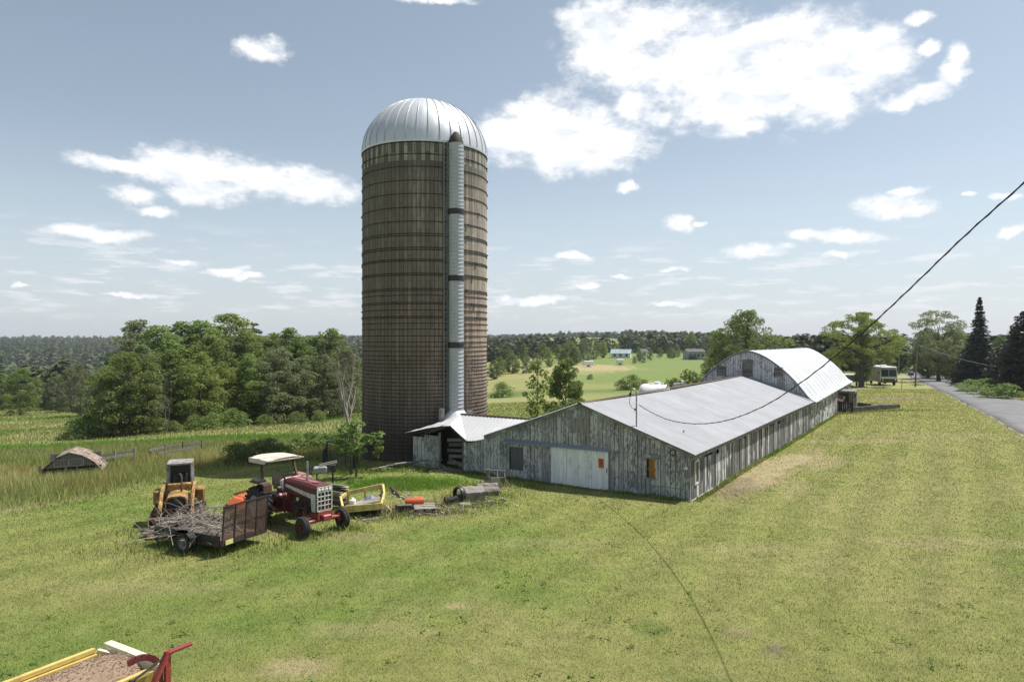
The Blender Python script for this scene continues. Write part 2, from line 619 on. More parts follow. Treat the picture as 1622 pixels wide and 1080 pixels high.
M['steel'] = plain('grey_steel', (.28, .29, .30), .45, .6, .3, 10)
M['red'] = paint('tractor_red', (.125, .022, .024), (.10, .04, .035), .3, .42, scale=4)
M['faded_red'] = paint('faded_red', (.33, .15, .135), (.20, .09, .07), .4, .6, scale=5)
M['bright_red'] = paint('bright_red', (.27, .045, .045), (.10, .04, .03), .3, .4, scale=6)
M['dark_engine'] = paint('engine_grime', (.055, .025, .022), (.02, .015, .012), .5, .6, scale=8)
M['white_paint'] = paint('white_paint', (.66, .66, .62), (.28, .25, .20), .42, .45, scale=6)
M['canopy'] = paint('canopy_white', (.64, .60, .52), (.36, .30, .22), .5, .6, scale=2)
M['yellow'] = paint('loader_yellow', (.56, .37, .11), (.14, .07, .03), .62, .5, scale=5)
M['pale_yellow'] = paint('pale_yellow', (.62, .52, .18), (.28, .19, .09), .4, .55, scale=4)
M['spreader'] = paint('spreader_yellow', (.58, .44, .13), (.30, .20, .08), .35, .5, scale=4)
M['cream'] = paint('cream_board', (.68, .62, .44), (.42, .36, .24), .2, .6, scale=3)
M['orange'] = paint('orange_paint', (.55, .11, .035), (.25, .08, .03), .3, .5, scale=5)
M['rops'] = paint('rops_grey', (.33, .34, .33), (.14, .11, .09), .5, .5, scale=5)
M['tan'] = paint('tan_vinyl', (.30, .24, .17), (.12, .09, .07), .4, .6)
M['dark_blue'] = paint('slate_paint', (.16, .20, .24), (.08, .08, .08), .3, .5)
M['white_plastic'] = paint('white_plastic', (.78, .79, .78), (.45, .44, .40), .12, .4, scale=3)
M['glass'] = plain('dark_glass', (.035, .05, .06), .12, 0, .2)
M['concrete'] = plain('old_concrete', (.27, .255, .23), .9, 0, .35, 3)
M['dark_concrete'] = plain('dark_concrete', (.085, .08, .07), .9, 0, .4, 2)
M['bark'] = wood('bark', (.07, .06, .05), (.16, .14, .115), grain=9)
M['dead_bark'] = wood('dead_bark', (.22, .20, .175), (.42, .39, .35), grain=9)
M['twig'] = wood('dead_twigs', (.27, .24, .20), (.52, .47, .40), grain=9)
M['grey_bark'] = wood('grey_bark', (.12, .11, .10), (.24, .22, .20), grain=9)
M['log'] = wood('old_log', (.17, .15, .13), (.40, .36, .32), axis=0, grain=10)
M['house_grey'] = plain('house_siding', (.34, .33, .33), .8, 0, .15, .5)
M['house_white'] = plain('white_siding', (.66, .67, .68), .7, 0, .08, .5)
M['teal_roof'] = plain('teal_roof', (.24, .32, .34), .5, .1, .15, .4)
M['dark_roof'] = plain('dark_shingle', (.09, .085, .085), .85, 0, .25, 1)
M['shingle'] = wood('brown_shingles', (.24, .18, .15), (.42, .33, .275), axis=0, grain=6)
M['cable'] = plain('cable', (.014, .014, .016), .6)
M['slate_board'] = wood('slate_boards', (.10, .105, .115), (.16, .165, .18))
M['red_lamp'] = plain('red_lens', (.45, .02, .03), .3)
M['plate'] = plain('yellow_plate', (.62, .56, .22), .5, 0, .1)
# ------------------------------------------------------------------ ground
def lawn_edge(y):
    return np.interp(y, [0, 20, 24, 28, 31, 35, 38.4, 40, 41.5, 43, 46, 50, 110, 125, 140], [-40, -30, -26, -21, -19.4, -18.3, -17.8, -16.2, -14, -11.6, -8, -2, 37, 60, 300])


ROAD_L = [(1621, 686), (1576, 662), (1530.7, 638), (1500, 623), (1477.8, 611.7), (1461, 602.5), (1447, 594.5), (1434, 587), (1424, 580.5)]
ROAD_R = [(1680, 656), (1622, 637.6), (1579, 623.7), (1550, 614.5), (1523.5, 606.8), (1496, 600.5), (1472, 595.5), (1452, 587), (1436, 580)]
rl, rr = [P(*q) for q in ROAD_L], [P(*q) for q in ROAD_R]
road_pts = []
for a, b in zip(rl, rr):
    road_pts.append(((a.x + b.x) / 2, (a.y + b.y) / 2))
# continue the road towards and past the camera, and on behind the trees
dx, dy = road_pts[2][0] - road_pts[0][0], road_pts[2][1] - road_pts[0][1]
dn = math.hypot(dx, dy)
dx, dy = dx / dn, dy / dn
cl = [(road_pts[0][0] - dx * t, road_pts[0][1] - dy * t) for t in (110, 60, 25)] + road_pts
e1 = (cl[-1][0] - cl[-3][0], cl[-1][1] - cl[-3][1])
en = math.hypot(*e1)
cl += [(cl[-1][0] + e1[0] / en * t, cl[-1][1] + e1[1] / en * t) for t in (40, 120)]
ROADC = np.array(cl)
_t = np.concatenate([[0], np.cumsum(np.hypot(*np.diff(ROADC, axis=0).T))])
_tt = np.arange(0, _t[-1], 1.5)
ROADC = np.stack([np.interp(_tt, _t, ROADC[:, 0]), np.interp(_tt, _t, ROADC[:, 1])], 1)
for _ in range(40):
    ROADC[1:-1] = (ROADC[:-2] + 2 * ROADC[1:-1] + ROADC[2:]) / 4


def road_dist(x, y):
    d = np.full(np.shape(x), 1e9)
    for q in ROADC[::3]:
        d = np.minimum(d, (x - q[0]) ** 2 + (y - q[1]) ** 2)
    return np.sqrt(d)


def blob(x, y, cx, cy, rx, ry, ang=0, soft=.6):
    c, s = math.cos(ang), math.sin(ang)
    u, v = ((x - cx) * c + (y - cy) * s) / rx, (-(x - cx) * s + (y - cy) * c) / ry
    d = np.sqrt(u * u + v * v) + (fbm(x * 1.1, y * 1.1, 77, 4) - .5) * 1.1
    return 1 - sstep(1 - soft / 2, 1 + soft / 2, d)


def woodland(x, y):
    """where the far woods stand: solid on the left hillside, broken by fields to the right"""
    b = x / np.maximum(y, 1)
    f = fbm(x / 170 + 3.3, y / 210 + 1.7, 91, 3)
    w = sstep(.44, .50, f + .12 * sstep(900, 1300, y))
    return np.where((b < -.13) | ((b > .16) & (b < .38)), 1.0, w) * (1 - blob(x, y, 70, 900, 90, 90))


def tint(x, y):
    """base colour of the turf and fields (the plants' own colour, no light in it)"""
    x, y = np.asarray(x, float), np.asarray(y, float)
    sh = x.shape

    def C(r, g, b):
        return np.array([r, g, b])

    def mixc(c, col, m):
        return c * (1 - m[..., None]) + col * m[..., None]
    n1, n2, n3 = fbm(x / 11, y / 11, 21, 4), fbm(x / 3.1, y / 3.1, 22, 4), fbm(x / .8, y / .8, 23, 3)
    c = np.broadcast_to(C(.205, .225, .070), sh + (3,)).copy()
    c = mixc(c, C(.145, .200, .046), sstep(.48, .66, n1 * .6 + n2 * .4))
    c = mixc(c, C(.295, .268, .125), sstep(.46, .72, (1 - n1) * .45 + n2 * .3 + n3 * .3) * .5)
    # mowing lines run beside the barn
    st = np.sin((x * .8416 - y * .54) * 2 * math.pi / 2.3 + (n2 - .5) * 2.0)
    c = c * (1 + .085 * st[..., None] * sstep(10, 22, y)[..., None])
    dryr = sstep(10, 26, x - y * .1) * sstep(30, 60, y)
    c = mixc(c, C(.285, .270, .108), dryr * .6 * sstep(.3, .6, n1 * .5 + n2 * .5))
    straw = C(.335, .285, .165)
    dirt = C(.205, .165, .115)
    for (px, py, rx, ry, k, col) in [
        (1225, 742, 6.5, 1.15, .95, straw), (1275, 722, 4.5, .8, .7, straw), (1165, 775, 2.2, .8, .75, dirt), (1300, 730, 3.0, 1.0, .7, straw), (1255, 775, 2.2, .45, .45, straw), (1310, 700, 7, .8, .5, straw),
        (1420, 632, 3.2, 1.6, .95, dirt), (640, 808, 2.2, 1.1, .75, dirt), (700, 800, 1.4, .7, .6, straw), (475, 1058, .9, .35, .8, straw), (715, 962, .35, .15, .8, straw),
        (1165, 1001, .38, .13, .95, dirt), (1200, 1009, .40, .13, .95, dirt), (1225, 1025, .16, .26, .95, dirt), (1228, 1040, .16, .2, .9, dirt), (1180, 868, 2.0, .5, .3, straw),
        (460, 842, 1.2, .6, .5, dirt), (555, 850, 1.0, .5, .4, dirt), (850, 860, 2.6, .6, .25, straw), (1490, 690, 8, 2, .35, straw), (1100, 650, 1, 1, 0, dirt), (560, 1000, 1.5, .5, .35, straw),
        (1500, 860, 3, .8, .35, straw), (230, 930, 2.5, .5, .3, straw)]:
        q = P(px, py)
        ang = 1.0 if px in (1225, 1165, 1255, 1275, 1300) and py < 800 else 0.0
        c = mixc(c, col, blob(x, y, q.x, q.y, rx, ry, ang) * k)
    # cable shadow line as turf colour, switched off; small greener patches
    tx = np.interp(y, [10, 14, 17, 21.3, 25], [3.3, 3.68, 4.05, 4.52, 4.2])
    c = mixc(c, C(.07, .125, .025), (1 - sstep(.03, .12, np.abs(x - tx + (n3 - .5) * .12))) * sstep(26, 21, y) * .0)
    c = mixc(c, C(.06, .12, .02), blob(x, y, 3.4, 16.6, .5, .25) * .5 + blob(x, y, 4.1, 13.8, .6, .3) * .4)
    # the greener mound by the silo
    q = P(640, 765)
    c = mixc(c, C(.13, .235, .035), blob(x, y, q.x, q.y, 3.4, 1.7) * .8)
    # meadow
    e = lawn_edge(y)
    mm = sstep(-.4, .5, e - x + (n2 - .5) * 1.6)
    md = np.broadcast_to(C(.215, .210, .090), sh + (3,)).copy()
    md = mixc(md, C(.275, .260, .130), sstep(.45, .65, fbm(x / 16, y / 9, 31, 4)))
    md = mixc(md, C(.135, .185, .050), sstep(.5, .64, fbm(x / 22, y / 10, 33, 4)))
    lush = sstep(54, 58, y) * sstep(67, 62, y) * sstep(-12, -20, x)
    md = mixc(md, C(.125, .205, .035), lush * .85 * sstep(.3, .5, n2 * .5 + n1 * .5))
    c = mixc(c, md, mm)
    # beyond the barn: hay field, ditch strips, pasture, ploughed patch
    b = x / np.maximum(y, 1)
    rt = sstep(-.12, -.04, b) * sstep(.42, .36, b) * sstep(70, 85, y)
    c = mixc(c, C(.225, .235, .085), rt * .75)
    strip = np.exp(-((y - (150 + 20 * (n1 - .5))) / 9.0) ** 2)
    c = mixc(c, C(.085, .14, .03), rt * strip * .85)
    gp = rt * sstep(165, 185, y + (n1 - .5) * 30) * sstep(.02, .1, b + (n1 - .5) * .08)
    c = mixc(c, C(.140, .190, .055), gp * .9)
    for (px, py, rx, ry, col, k) in [(935, 583, 17, 22, C(.36, .29, .17), .8), (860, 592, 20, 16, C(.29, .26, .12), .55), (900, 537, 90, 90, C(.13, .19, .05), .8), (1230, 541, 60, 60, C(.17, .19, .07), .6)]:
        qq = P(px, py) if py > 560 else Vector(((px - 811) / 1080 * 900, 900, 0))
        c = mixc(c, col, blob(x, y, qq.x, qq.y, rx, ry) * k)
    fr = woodland(x, y) * sstep(380, 430, y) 
    c = mixc(c, C(.045, .07, .022), fr * .9)
    # verge
    rd = road_dist(x, y)
    c = mixc(c, C(.28, .25, .19), (1 - sstep(3.3, 4.0, rd + (n3 - .5) * .8)) * .9)
    return np.clip(c, .01, .9)


def axis_pts(pts):
    out = []
    for (a, b, st) in pts:
        out.append(np.arange(a, b, st))
    out.append(np.array([pts[-1][1]]))
    return np.concatenate(out)


gx = axis_pts([(-3600, -600, 150), (-600, -150, 18), (-150, -46, 2.6), (-46, -26, .8), (-26, 30, .4), (30, 64, .8), (64, 150, 2.6), (150, 600, 18), (600, 3600, 150)])
gy = axis_pts([(-150, 0, 12), (0, 10, 1.2), (10, 50, .4), (50, 90, .8), (90, 180, 2.4), (180, 420, 6), (420, 1000, 20), (1000, 6000, 170)])
GX, GY = np.meshgrid(gx, gy)
GZ = terrain(GX, GY)
GT = tint(GX, GY)
nx, ny = len(gx), len(gy)
V = np.stack([GX, GY, GZ], -1).reshape(-1, 3)
ii = (np.arange(ny - 1)[:, None] * nx + np.arange(nx - 1)[None, :]).ravel()
F = np.stack([ii, ii + 1, ii + nx + 1, ii + nx], 1)


def turf_mat(name, blades):
    m, g, b, o = new_mat(name)
    p = g.node('ShaderNodeNewGeometry').outputs['Position']
    t = attr(g, 'tint', 'Color')
    n1 = g.noise(p, 1.6, 6, .7)
    n2 = g.noise(p, 16.0, 4, .65)
    v = g.math('ADD', g.math('MULTIPLY', n1, .55), g.math('MULTIPLY', n2, .45))
    if blades:
        rn = attr(g, 'rnd')
        v = g.math('ADD', g.math('MULTIPLY', v, .45), g.math('MULTIPLY', rn, .55))
    c = g.mix(1.0, t, g.mix(g.ramp(v, .28, .72), (.66, .70, .66), (1.30, 1.24, 1.22)), 'MULTIPLY')
    g.set(b.inputs['Base Color'], c)
    b.inputs['Roughness'].default_value = .85
    b.inputs['Specular IOR Level'].default_value = .15
    if blades:
        tr = g.node('ShaderNodeBsdfTranslucent')
        g.set(tr.inputs[0], c)
        mx = g.node('ShaderNodeMixShader', i0=.35, i1=b, i2=tr)
        g.l.new(mx.outputs[0], o.inputs[0])
    else:
        n3 = g.noise(p, 30.0, 5, .7)
        h = g.math('ADD', g.math('MULTIPLY', n1, .5), g.math('MULTIPLY', n3, .5))
        bump(g, b, h, .9, .12)
    return m


M['turf'] = turf_mat('turf', False)
M['blades'] = turf_mat('grass_blades', True)
col4 = np.concatenate([GT.reshape(-1, 3), np.ones((nx * ny, 1))], 1)
ground = link('ground', np_mesh('ground', V, F, M['turf'], [('tint', 'FLOAT_COLOR', 'POINT', col4)], True), None)
ground['kind'] = 'structure'


def road_mesh():
    n = len(ROADC)
    d = np.gradient(ROADC, axis=0)
    d /= np.hypot(d[:, 0], d[:, 1])[:, None]
    nrm = np.stack([d[:, 1], -d[:, 0]], 1)
    offs = np.array([-3.3, -3.15, -2.2, -1.1, 0, 1.1, 2.2, 3.15, 3.3])
    vs = []
    for k, o in enumerate(offs):
        wob = (vnoise(np.arange(n) * .7, np.zeros(n), 3 + k) - .5) * (.3 if k in (0, 8) else 0)
        q = ROADC + nrm * (o + wob)[:, None]
        vs.append(np.stack([q[:, 0], q[:, 1], np.zeros(n)], 1))
    Vr = np.stack(vs, 1)
    zc = terrain(Vr[..., 0], Vr[..., 1])
    # sits on the fill, never below the coarse ground mesh
    zc = np.maximum(zc, zc[:, 4:5] * .6 + zc * .4) + .09
    zc += (1 - (offs / 3.15) ** 2)[None, :] * .05
    zc[:, 0] -= .5
    zc[:, 8] -= .5
    Vr[..., 2] = zc
    i = (np.arange(n - 1)[:, None] * 9 + np.arange(8)[None, :]).ravel()
    return Vr.reshape(-1, 3), np.stack([i, i + 9, i + 10, i + 1], 1)


def asphalt():
    m, g, b, o = new_mat('asphalt')
    p = pos(g)
    n = g.noise(p, .35, 5, .6)
    n2 = g.noise(p, 9, 5, .7)
    c = g.mix(g.ramp(n, .3, .7), (.105, .105, .11), (.165, .165, .168))
    c = g.mix(g.ramp(n2, .4, .75, 0, .5), c, (.22, .215, .21))
    g.set(b.inputs['Base Color'], c)
    b.inputs['Roughness'].default_value = .88
    bump(g, b, n2, .3, .02)
    return m


Vr, Fr = road_mesh()
road = link('road', np_mesh('road', Vr, Fr, asphalt(), (), True), None)
road['kind'] = 'structure'

# ------------------------------------------------------------------ the long low barn: local x runs along the ridge, y across to the left
BC = Vector((7.79, 29.80, 0))
BU = Vector((.540, .8417, 0))
BV = Vector((-.8417, .540, 0))
BRZ = math.atan2(BU.y, BU.x)


def BW(w, s, z=0):
    return BC + BU * w + BV * s + Vector((0, 0, z))


barn = thing('barn', 'long low barn of weathered grey boards with peeling white paint and a metal roof', 'barn', BC, BRZ)
RS, RIDGE, SL = 5.3, 3.98, .352
LEN = 30.6


def roof_z(s):
    return RIDGE - SL * abs(s - RS)


rnd = random.Random(4)


def plank_wall(mb, fixed, a, b, zb, zt, pitch=.22, axis='s', holes=(), th=.028, gapfn=None, jit=.008, slit=.0):
    """upright boards between a and b; holes: (a0, a1, z0, z1) openings"""
    t = a
    while t < b - .02:
        wd = min(pitch * rnd.uniform(.82, 1.2), b - t)
        t0, t1 = t + .011, t + wd - .011 - (rnd.uniform(0, slit) if rnd.random() < .5 else 0)
        mid = (t0 + t1) / 2
        spans = [(zb(mid) + rnd.uniform(-.03, .05), None)]
        cuts = [h for h in holes if h[0] < mid < h[1]]
        z0 = spans[0][0]
        segs = []
        for h in sorted(cuts, key=lambda q: q[2]):
            segs.append((z0, h[2]))
            z0 = h[3]
        segs.append((z0, None))
        off = rnd.uniform(-jit, jit)
        r = rnd.random()
        top_drop = gapfn(mid) if gapfn else 0
        for (za, ze) in segs:
            top0 = (zt(t0) - top_drop) if ze is None else ze
            top1 = (zt(t1) - top_drop) if ze is None else ze
            if min(top0, top1) - za < .04:
                continue
            f0, f1 = fixed + off - th, fixed + off
            if axis == 's':
                pts = [(f, s_, z_) for f in (f0, f1) for (s_, z_) in ((t0, za), (t1, za), (t1, top1), (t0, top0))]
            else:
                pts = [(s_, f, z_) for f in (f0, f1) for (s_, z_) in ((t0, za), (t1, za), (t1, top1), (t0, top0))]
            mb.add(pts, [(0, 1, 2, 3), (7, 6, 5, 4), (0, 4, 5, 1), (1, 5, 6, 2), (2, 6, 7, 3), (3, 7, 4, 0)], r)
        t += wd


# front gable wall
fw = MB()
front_top = lambda s: max(roof_z(s) - .10, 1.62)
plank_wall(fw, 0, 0, 12.32, lambda s: -.05, front_top, .215, 's', holes=[(8.55, 9.35, .45, 1.62), (1.5, 1.98, .84, 1.68)])
fw.box((.02, .04, .98), (.1, .1, 2.0), rnd=.2)
fw.build('front_wall', M['barn'], barn)
# horizontal lap where the lower boards were renewed
MB().box((-.042, 2.0, 1.87), (.012, 3.9, .02), rnd=.1).box((-.045, 1.3, .50), (.012, 2.2, .025), rnd=.1).build('lap_strip', M['grey_wood'], barn)
# dark sheets put in for the unlit inside behind the gaps
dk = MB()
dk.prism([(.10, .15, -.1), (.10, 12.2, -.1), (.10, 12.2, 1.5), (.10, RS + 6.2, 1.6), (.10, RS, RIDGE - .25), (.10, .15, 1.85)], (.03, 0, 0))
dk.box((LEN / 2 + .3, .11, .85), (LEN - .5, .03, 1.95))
dk.build('dark_backing', M['dark_wood'], barn)
MB().box((LEN / 2, 10.45, .85), (LEN - .5, .06, 1.8)).build('dark_backing', M['dark_wood'], barn)
MB().box((.03, 8.95, 1.03), (.02, .8, 1.2)).build('dark_shutter', M['slate_board'], barn)
# sliding door, its cover and the dark opening left of it
dr = MB()
for (a, b) in ((3.86, 4.72), (4.72, 5.42), (5.42, 6.05), (6.05, 6.92)):
    dr.box((-.085 + rnd.uniform(-.004, .004), (a + b) / 2, .93), (.03, b - a - .012, 1.80), rnd=rnd.random())
door = dr.build('sliding_door', M['door'], barn)
sg = MB().box((-.112, 4.22, 1.27), (.012, .27, .44)).build('orange_notice', M['orange'], door)
gl = MB()
for (z, w_) in ((1.40, .17), (1.31, .12), (1.25, .18), (1.17, .09)):
    gl.box((-.1195, 4.22, z), (.003, w_, .035))
gl.build('notice_marks', M['rust'], sg)
MB().box((-.11, 3.93, .95), (.03, .03, .22)).build('door_handle', M['black'], door)
hd = MB()
hd.prism([(-.02, 3.78, 2.02), (-.20, 3.78, 1.86), (-.20, 3.78, 1.83), (-.02, 3.78, 1.90)], (0, 5.92, -.02))
for k in range(26):
    hd.box((-.115, 3.95 + k * .225, 1.945), (.21, .03, .014), X=(.75, 0, .66), Z=(-.66, 0, .75))
hd.build('door_cover', M['header'], barn)
wn = MB()
wn.box((-.045, 1.46, 1.26), (.05, .06, .92)).box((-.045, 2.02, 1.26), (.05, .06, .92)).box((-.045, 1.74, 1.82), (.06, .70, .19)).box((-.045, 1.74, .80), (.07, .62, .05))
wf = wn.build('window_frame', M['trim'], barn)
MB().box((-.005, 1.60, 1.26), (.02, .20, .83), rnd=.1).box((-.008, 1.80, 1.26), (.02, .19, .83), rnd=.7).box((-.022, 1.74, 1.22), (.014, .44, .05), rnd=.3).build('orange_board', M['orange_wood'], wf)
# hatch in the gable and small fittings
MB().box((-.042, 5.35, 2.95), (.03, .95, .72), rnd=.1).build('gable_hatch', M['grey_wood'], barn)
MB().box((-.05, 2.62, 1.45), (.05, .12, .22), ch=.01).build('meter_box', M['dark_blue'], barn)
MB().box((-.05, 2.62, .95), (.05, .10, .16), ch=.01).build('meter_box', M['dark_blue'], barn)
lamp = MB().lathe([(.02, .0), (.02, .10), (.085, .12), (.10, .20), (.06, .24), (0, .25)], 12, (-.14, .16, 1.62), (0, 0, -1))
lamp.tube([(-.02, .16, 1.66), (-.14, .16, 1.68), (-.14, .16, 1.62)], .012, 6).build('wall_lamp', M['white_paint'], barn)
MB().tube([(-.05 + .006 * math.cos(a), .78 + .13 * math.cos(a), 2.06 + .13 * math.sin(a)) for a in [k * math.pi / 8 for k in range(17)]], .03, 6).build('wire_ring', M['rust'], barn)

# right side wall
holes_top = [(.4, 1.15), (1.9, 3.3), (3.9, 4.3), (6.5, 7.1), (9.0, 9.35), (11.0, 11.4), (13.1, 13.5), (15.6, 16.2), (18.1, 18.6), (21, 21.3)]
sd = MB()
drops = {}


def gap(w):
    for i, (a, b) in enumerate(holes_top):
        if a <= w <= b:
            return .30 + .12 * ((i * 7) % 3)
    return .16 + .05 * math.sin(w * 13)


plank_wall(sd, -.0, .12, LEN, lambda w: -.05 - w * .018, lambda w: 2.05, .235, 'w', holes=[(14.75, 15.05, .9, 1.95), (.55, 1.0, .7, 1.6)], gapfn=gap, jit=.02, slit=.055)
sd.build('side_wall', M['barn_side'], barn)
ob = MB().box((14.9, .02, 1.42), (.30, .02, 1.05), rnd=.8)
ob.build('orange_board', M['orange_wood'], barn)
MB().box((13.35, -.045, 1.3), (.10, .02, 1.2)).build('rusty_strip', M['rust'], barn)
sw = MB()
sw.box((.50, -.05, 1.14), (.07, .04, 1.02)).box((1.05, -.05, 1.14), (.07, .04, 1.02)).box((.77, -.05, 1.66), (.62, .04, .07)).box((.77, -.05, .64), (.62, .04, .07))
swf = sw.build('side_window_frame', M['white_paint'], barn)
MB().box((.77, .0, 1.15), (.5, .02, .95)).build('window_board', M['grey_wood'], swf)
cap = MB()
cap.beam((.0, -.055, 1.83), (LEN, -.055, 1.83), .05, .13)
cap.build('top_rail', M['trim'], barn)
sl = MB()
for k in range(9):
    sl.box((1.5 + k * 3.4, -.03, -.05 - .018 * (1.5 + k * 3.4)), (3.36, .14, .22 + rnd.uniform(-.04, .06)), rnd=rnd.random())
sl.build('sill_beam', M['pale_wood'], barn)
# hidden walls, so that the barn is whole from every side
hw = MB()
plank_wall(hw, 10.6, 2.3, LEN, lambda w: -1.2, lambda w: 2.05, .25, 'w')
hw.build('far_wall', M['barn_side'], barn)


def rib_roof(mb, w0, w1, sA, zA, sB, zB, pitch=.30, h=.05, th=.02, sag=0.0):
    """ribbed sheet from eave (sA, zA) to ridge (sB, zB), ribs run down the slope"""
    n = int((w1 - w0) / pitch)
    prof = []
    for k in range(n):
        t = w0 + k * (w1 - w0) / n
        q = (w1 - w0) / n
        prof += [(t, 0), (t + q * .62, 0), (t + q * .75, h), (t + q * .88, h)]
    prof = []
    for k in range(n):
        t, q = w0 + k * (w1 - w0) / n, (w1 - w0) / n
        prof += [(t, 0), (t + q * .5, h)]
    prof.append((w1, 0))
    rows = 7
    o, vs = len(mb.v), []
    nrm = Vector((0, -(zB - zA), (sB - sA) if sB > sA else (sA - sB) * 1.0)).normalized()
    if nrm.z < 0:
        nrm = -nrm
    d = Vector((0, sB - sA, zB - zA))
    nrm = Vector((1, 0, 0)).cross(d).normalized()
    if nrm.z < 0:
        nrm = -nrm
    for r in range(rows):
        f = r / (rows - 1)
        for (w, hh) in prof:
            dip = -.035 * math.sin(w * .55 + f) * math.sin(f * math.pi) - .02 * math.sin(w * .23) - sag * math.sin(math.pi * (w - w0) / (w1 - w0)) * f
            vs.append(Vector((w, sA, zA)) + d * f + nrm * (hh + dip))
    m = len(prof)
    fs = []
    for r in range(rows - 1):
        for k in range(m - 1):
            a = r * m + k
            fs.append((a, a + 1, a + m + 1, a + m))
    mb.add(vs, fs, .5)
    mb.add([v - nrm * (th + .01) for v in vs], [f[::-1] for f in fs], .5)


rf = MB()
rib_roof(rf, -.22, LEN + .05, -.32, roof_z(-.32) + .06, RS, RIDGE + .06, sag=.12)
rib_roof(rf, -.22, LEN + .05, RS * 2 + .32, roof_z(-.32) + .06, RS, RIDGE + .06, sag=.12)
roof = rf.build('metal_roof', M['roof'], barn)
rc = MB()
for sgn in (-1, 1):
    rc.box((LEN / 2 - .1, RS + sgn * .05, RIDGE + .075), (LEN + .3, .12, .012), Y=(0, 1, -.352 * sgn), Z=(0, .352 * sgn, 1))
for k in range(11):
    pass
rc.build('ridge_cap', M['rust'], roof)
ms = MB().box((2.9, 1.25, roof_z(1.25) + .12), (.28, .05, .03), rot=.4).build('loose_scrap', M['black'], roof)
fa = MB()
fa.beam((-.12, -.30, roof_z(-.3) - .035), (-.12, RS, RIDGE - .035), .05, .16)
fa.beam((-.12, RS, RIDGE - .035), (-.12, 10.9, roof_z(10.9) - .035), .05, .16)
fa.build('rake_board', M['trim'], barn)
ev = MB().beam((-.05, -.22, roof_z(-.22) - .05), (LEN, -.22, roof_z(-.22) - .05), .04, .12)
for k in range(44):
    ev.beam((.3 + k * .69, .1, roof_z(.1) - .12), (.3 + k * .69, -.22, roof_z(-.22) - .12), .05, .09, rnd=rnd.random())
ev.build('eave_board', M['grey_wood'], barn)

# ------------------------------------------------------------------ cross wing between barn and silo, with its broken gable
wing = thing('shed_wing', 'small open shed wing with crumpled white metal roof between barn and silo', 'shed', BW(0, 13.8), BRZ)


def WL(w, s, z):
    return (w, s - 13.8, z)


ww = MB()
plank_wall(ww, -.02, 13.98 - 13.8, 15.86 - 13.8, lambda s: -.1, lambda s: 1.66 + (.14 if s < 1.2 else 0), .225, 's')
ww.build('front_wall', M['barn'], wing)
wi = MB()
wi.box(WL(1.45, 14.0, .9), (.05, 3.6, 2.3))
MB().box(WL(.75, 15.85, .8), (1.6, .05, 1.9)).build('dark_backing', M['dark_wood'], wing)  # dark sheets imitate the shaded inside of the open wing
wi.build('dark_backing', M['dark_wood'], wing)
wsl = MB()
for k, z in enumerate((.35, .72, 1.02, 1.34, 1.58)):
    wsl.beam(WL(.5, 12.35, z + .02 * k), WL(.35, 13.7 - .1 * (k % 2), z - .02), .03, .17, rnd=rnd.random())
wsl.beam(WL(.1, 12.42, -.1), WL(.1, 12.42, 1.7), .1, .1, rnd=.9)
wsl.beam(WL(.0, 13.95, -.1), WL(.0, 13.95, 2.0), .1, .1, rnd=.2)
wsl.beam(WL(.3, 12.5, .2), WL(.6, 13.8, .5), .03, .2, rnd=.4)
wsl.build('loose_board', M['grey_wood'], wing)
wsb = MB()
for k in range(4):
    wsb.beam(WL(-.1 - .12 * k, 12.5 + .2 * k, .05 + .03 * k), WL(.2, 14.6 - .2 * k, .1 + .03 * k), .15, .03, rnd=rnd.random())
wsb.build('fallen_board', M['grey_wood'], wing)


def sheet(mb, pts, fs, th=.02, rib=None):
    """thin folded sheet with thickness"""
    vs = [Vector(p) for p in pts]
    mb.add(vs, fs, .5)
    mb.add([v - Vector((0, 0, th)) for v in vs], [tuple(f[::-1]) for f in fs], .5)
    edges = {}
    for f in fs:
        for i in range(len(f)):
            e = (f[i], f[(i + 1) % len(f)])
            edges[e] = 1
    n = len(vs)
    w = [v - Vector((0, 0, th)) for v in vs]
    for (a, b) in edges:
        if (b, a) not in edges:
            mb.add([vs[a], vs[b], w[b], w[a]], [(0, 1, 2, 3)], .3)


Bk, Vv, Bb, Ef, Af = WL(2.1, 14.1, 2.80), WL(2.1, 8.5, 2.80), WL(-.12, 11.1, 1.83), WL(-.16, 12.0, 1.70), WL(-.18, 13.2, 2.52)
Lf, Lb = WL(-.2, 16.25, 1.84), WL(1.75, 16.2, 2.0)
wr = MB()


def lerp3(a, b, t):
    return Vector(a) * (1 - t) + Vector(b) * t


def ribbed_tri(mb, top0, top1, bot0, bot1, n, h=.022):
    """sheet strips from a top edge to a bottom edge with standing ribs"""
    for k in range(n):
        a0, a1 = lerp3(top0, top1, k / n), lerp3(top0, top1, (k + 1) / n)
        b0, b1 = lerp3(bot0, bot1, k / n), lerp3(bot0, bot1, (k + 1) / n)
        jag = Vector((rnd.uniform(-.05, .03), 0, rnd.uniform(-.02, .015)))
        sheet(mb, [a0, a1, b1 + jag, b0 + jag], [(0, 3, 2, 1)])
        mb.beam(a0 + Vector((0, 0, .012)), b0 + jag + Vector((0, 0, .012)), .03, h)


def wing_foot(s):
    if s > 12:
        f = (s - 12) / 2.1
        return Vector(WL(-.16 + f * 2.26, s, 1.70 + f * 1.10))
    if s > 11.1:
        return lerp3(Bb, Ef, (s - 11.1) / .9)
    return lerp3(Bb, Vv, (11.1 - s) / 2.6)


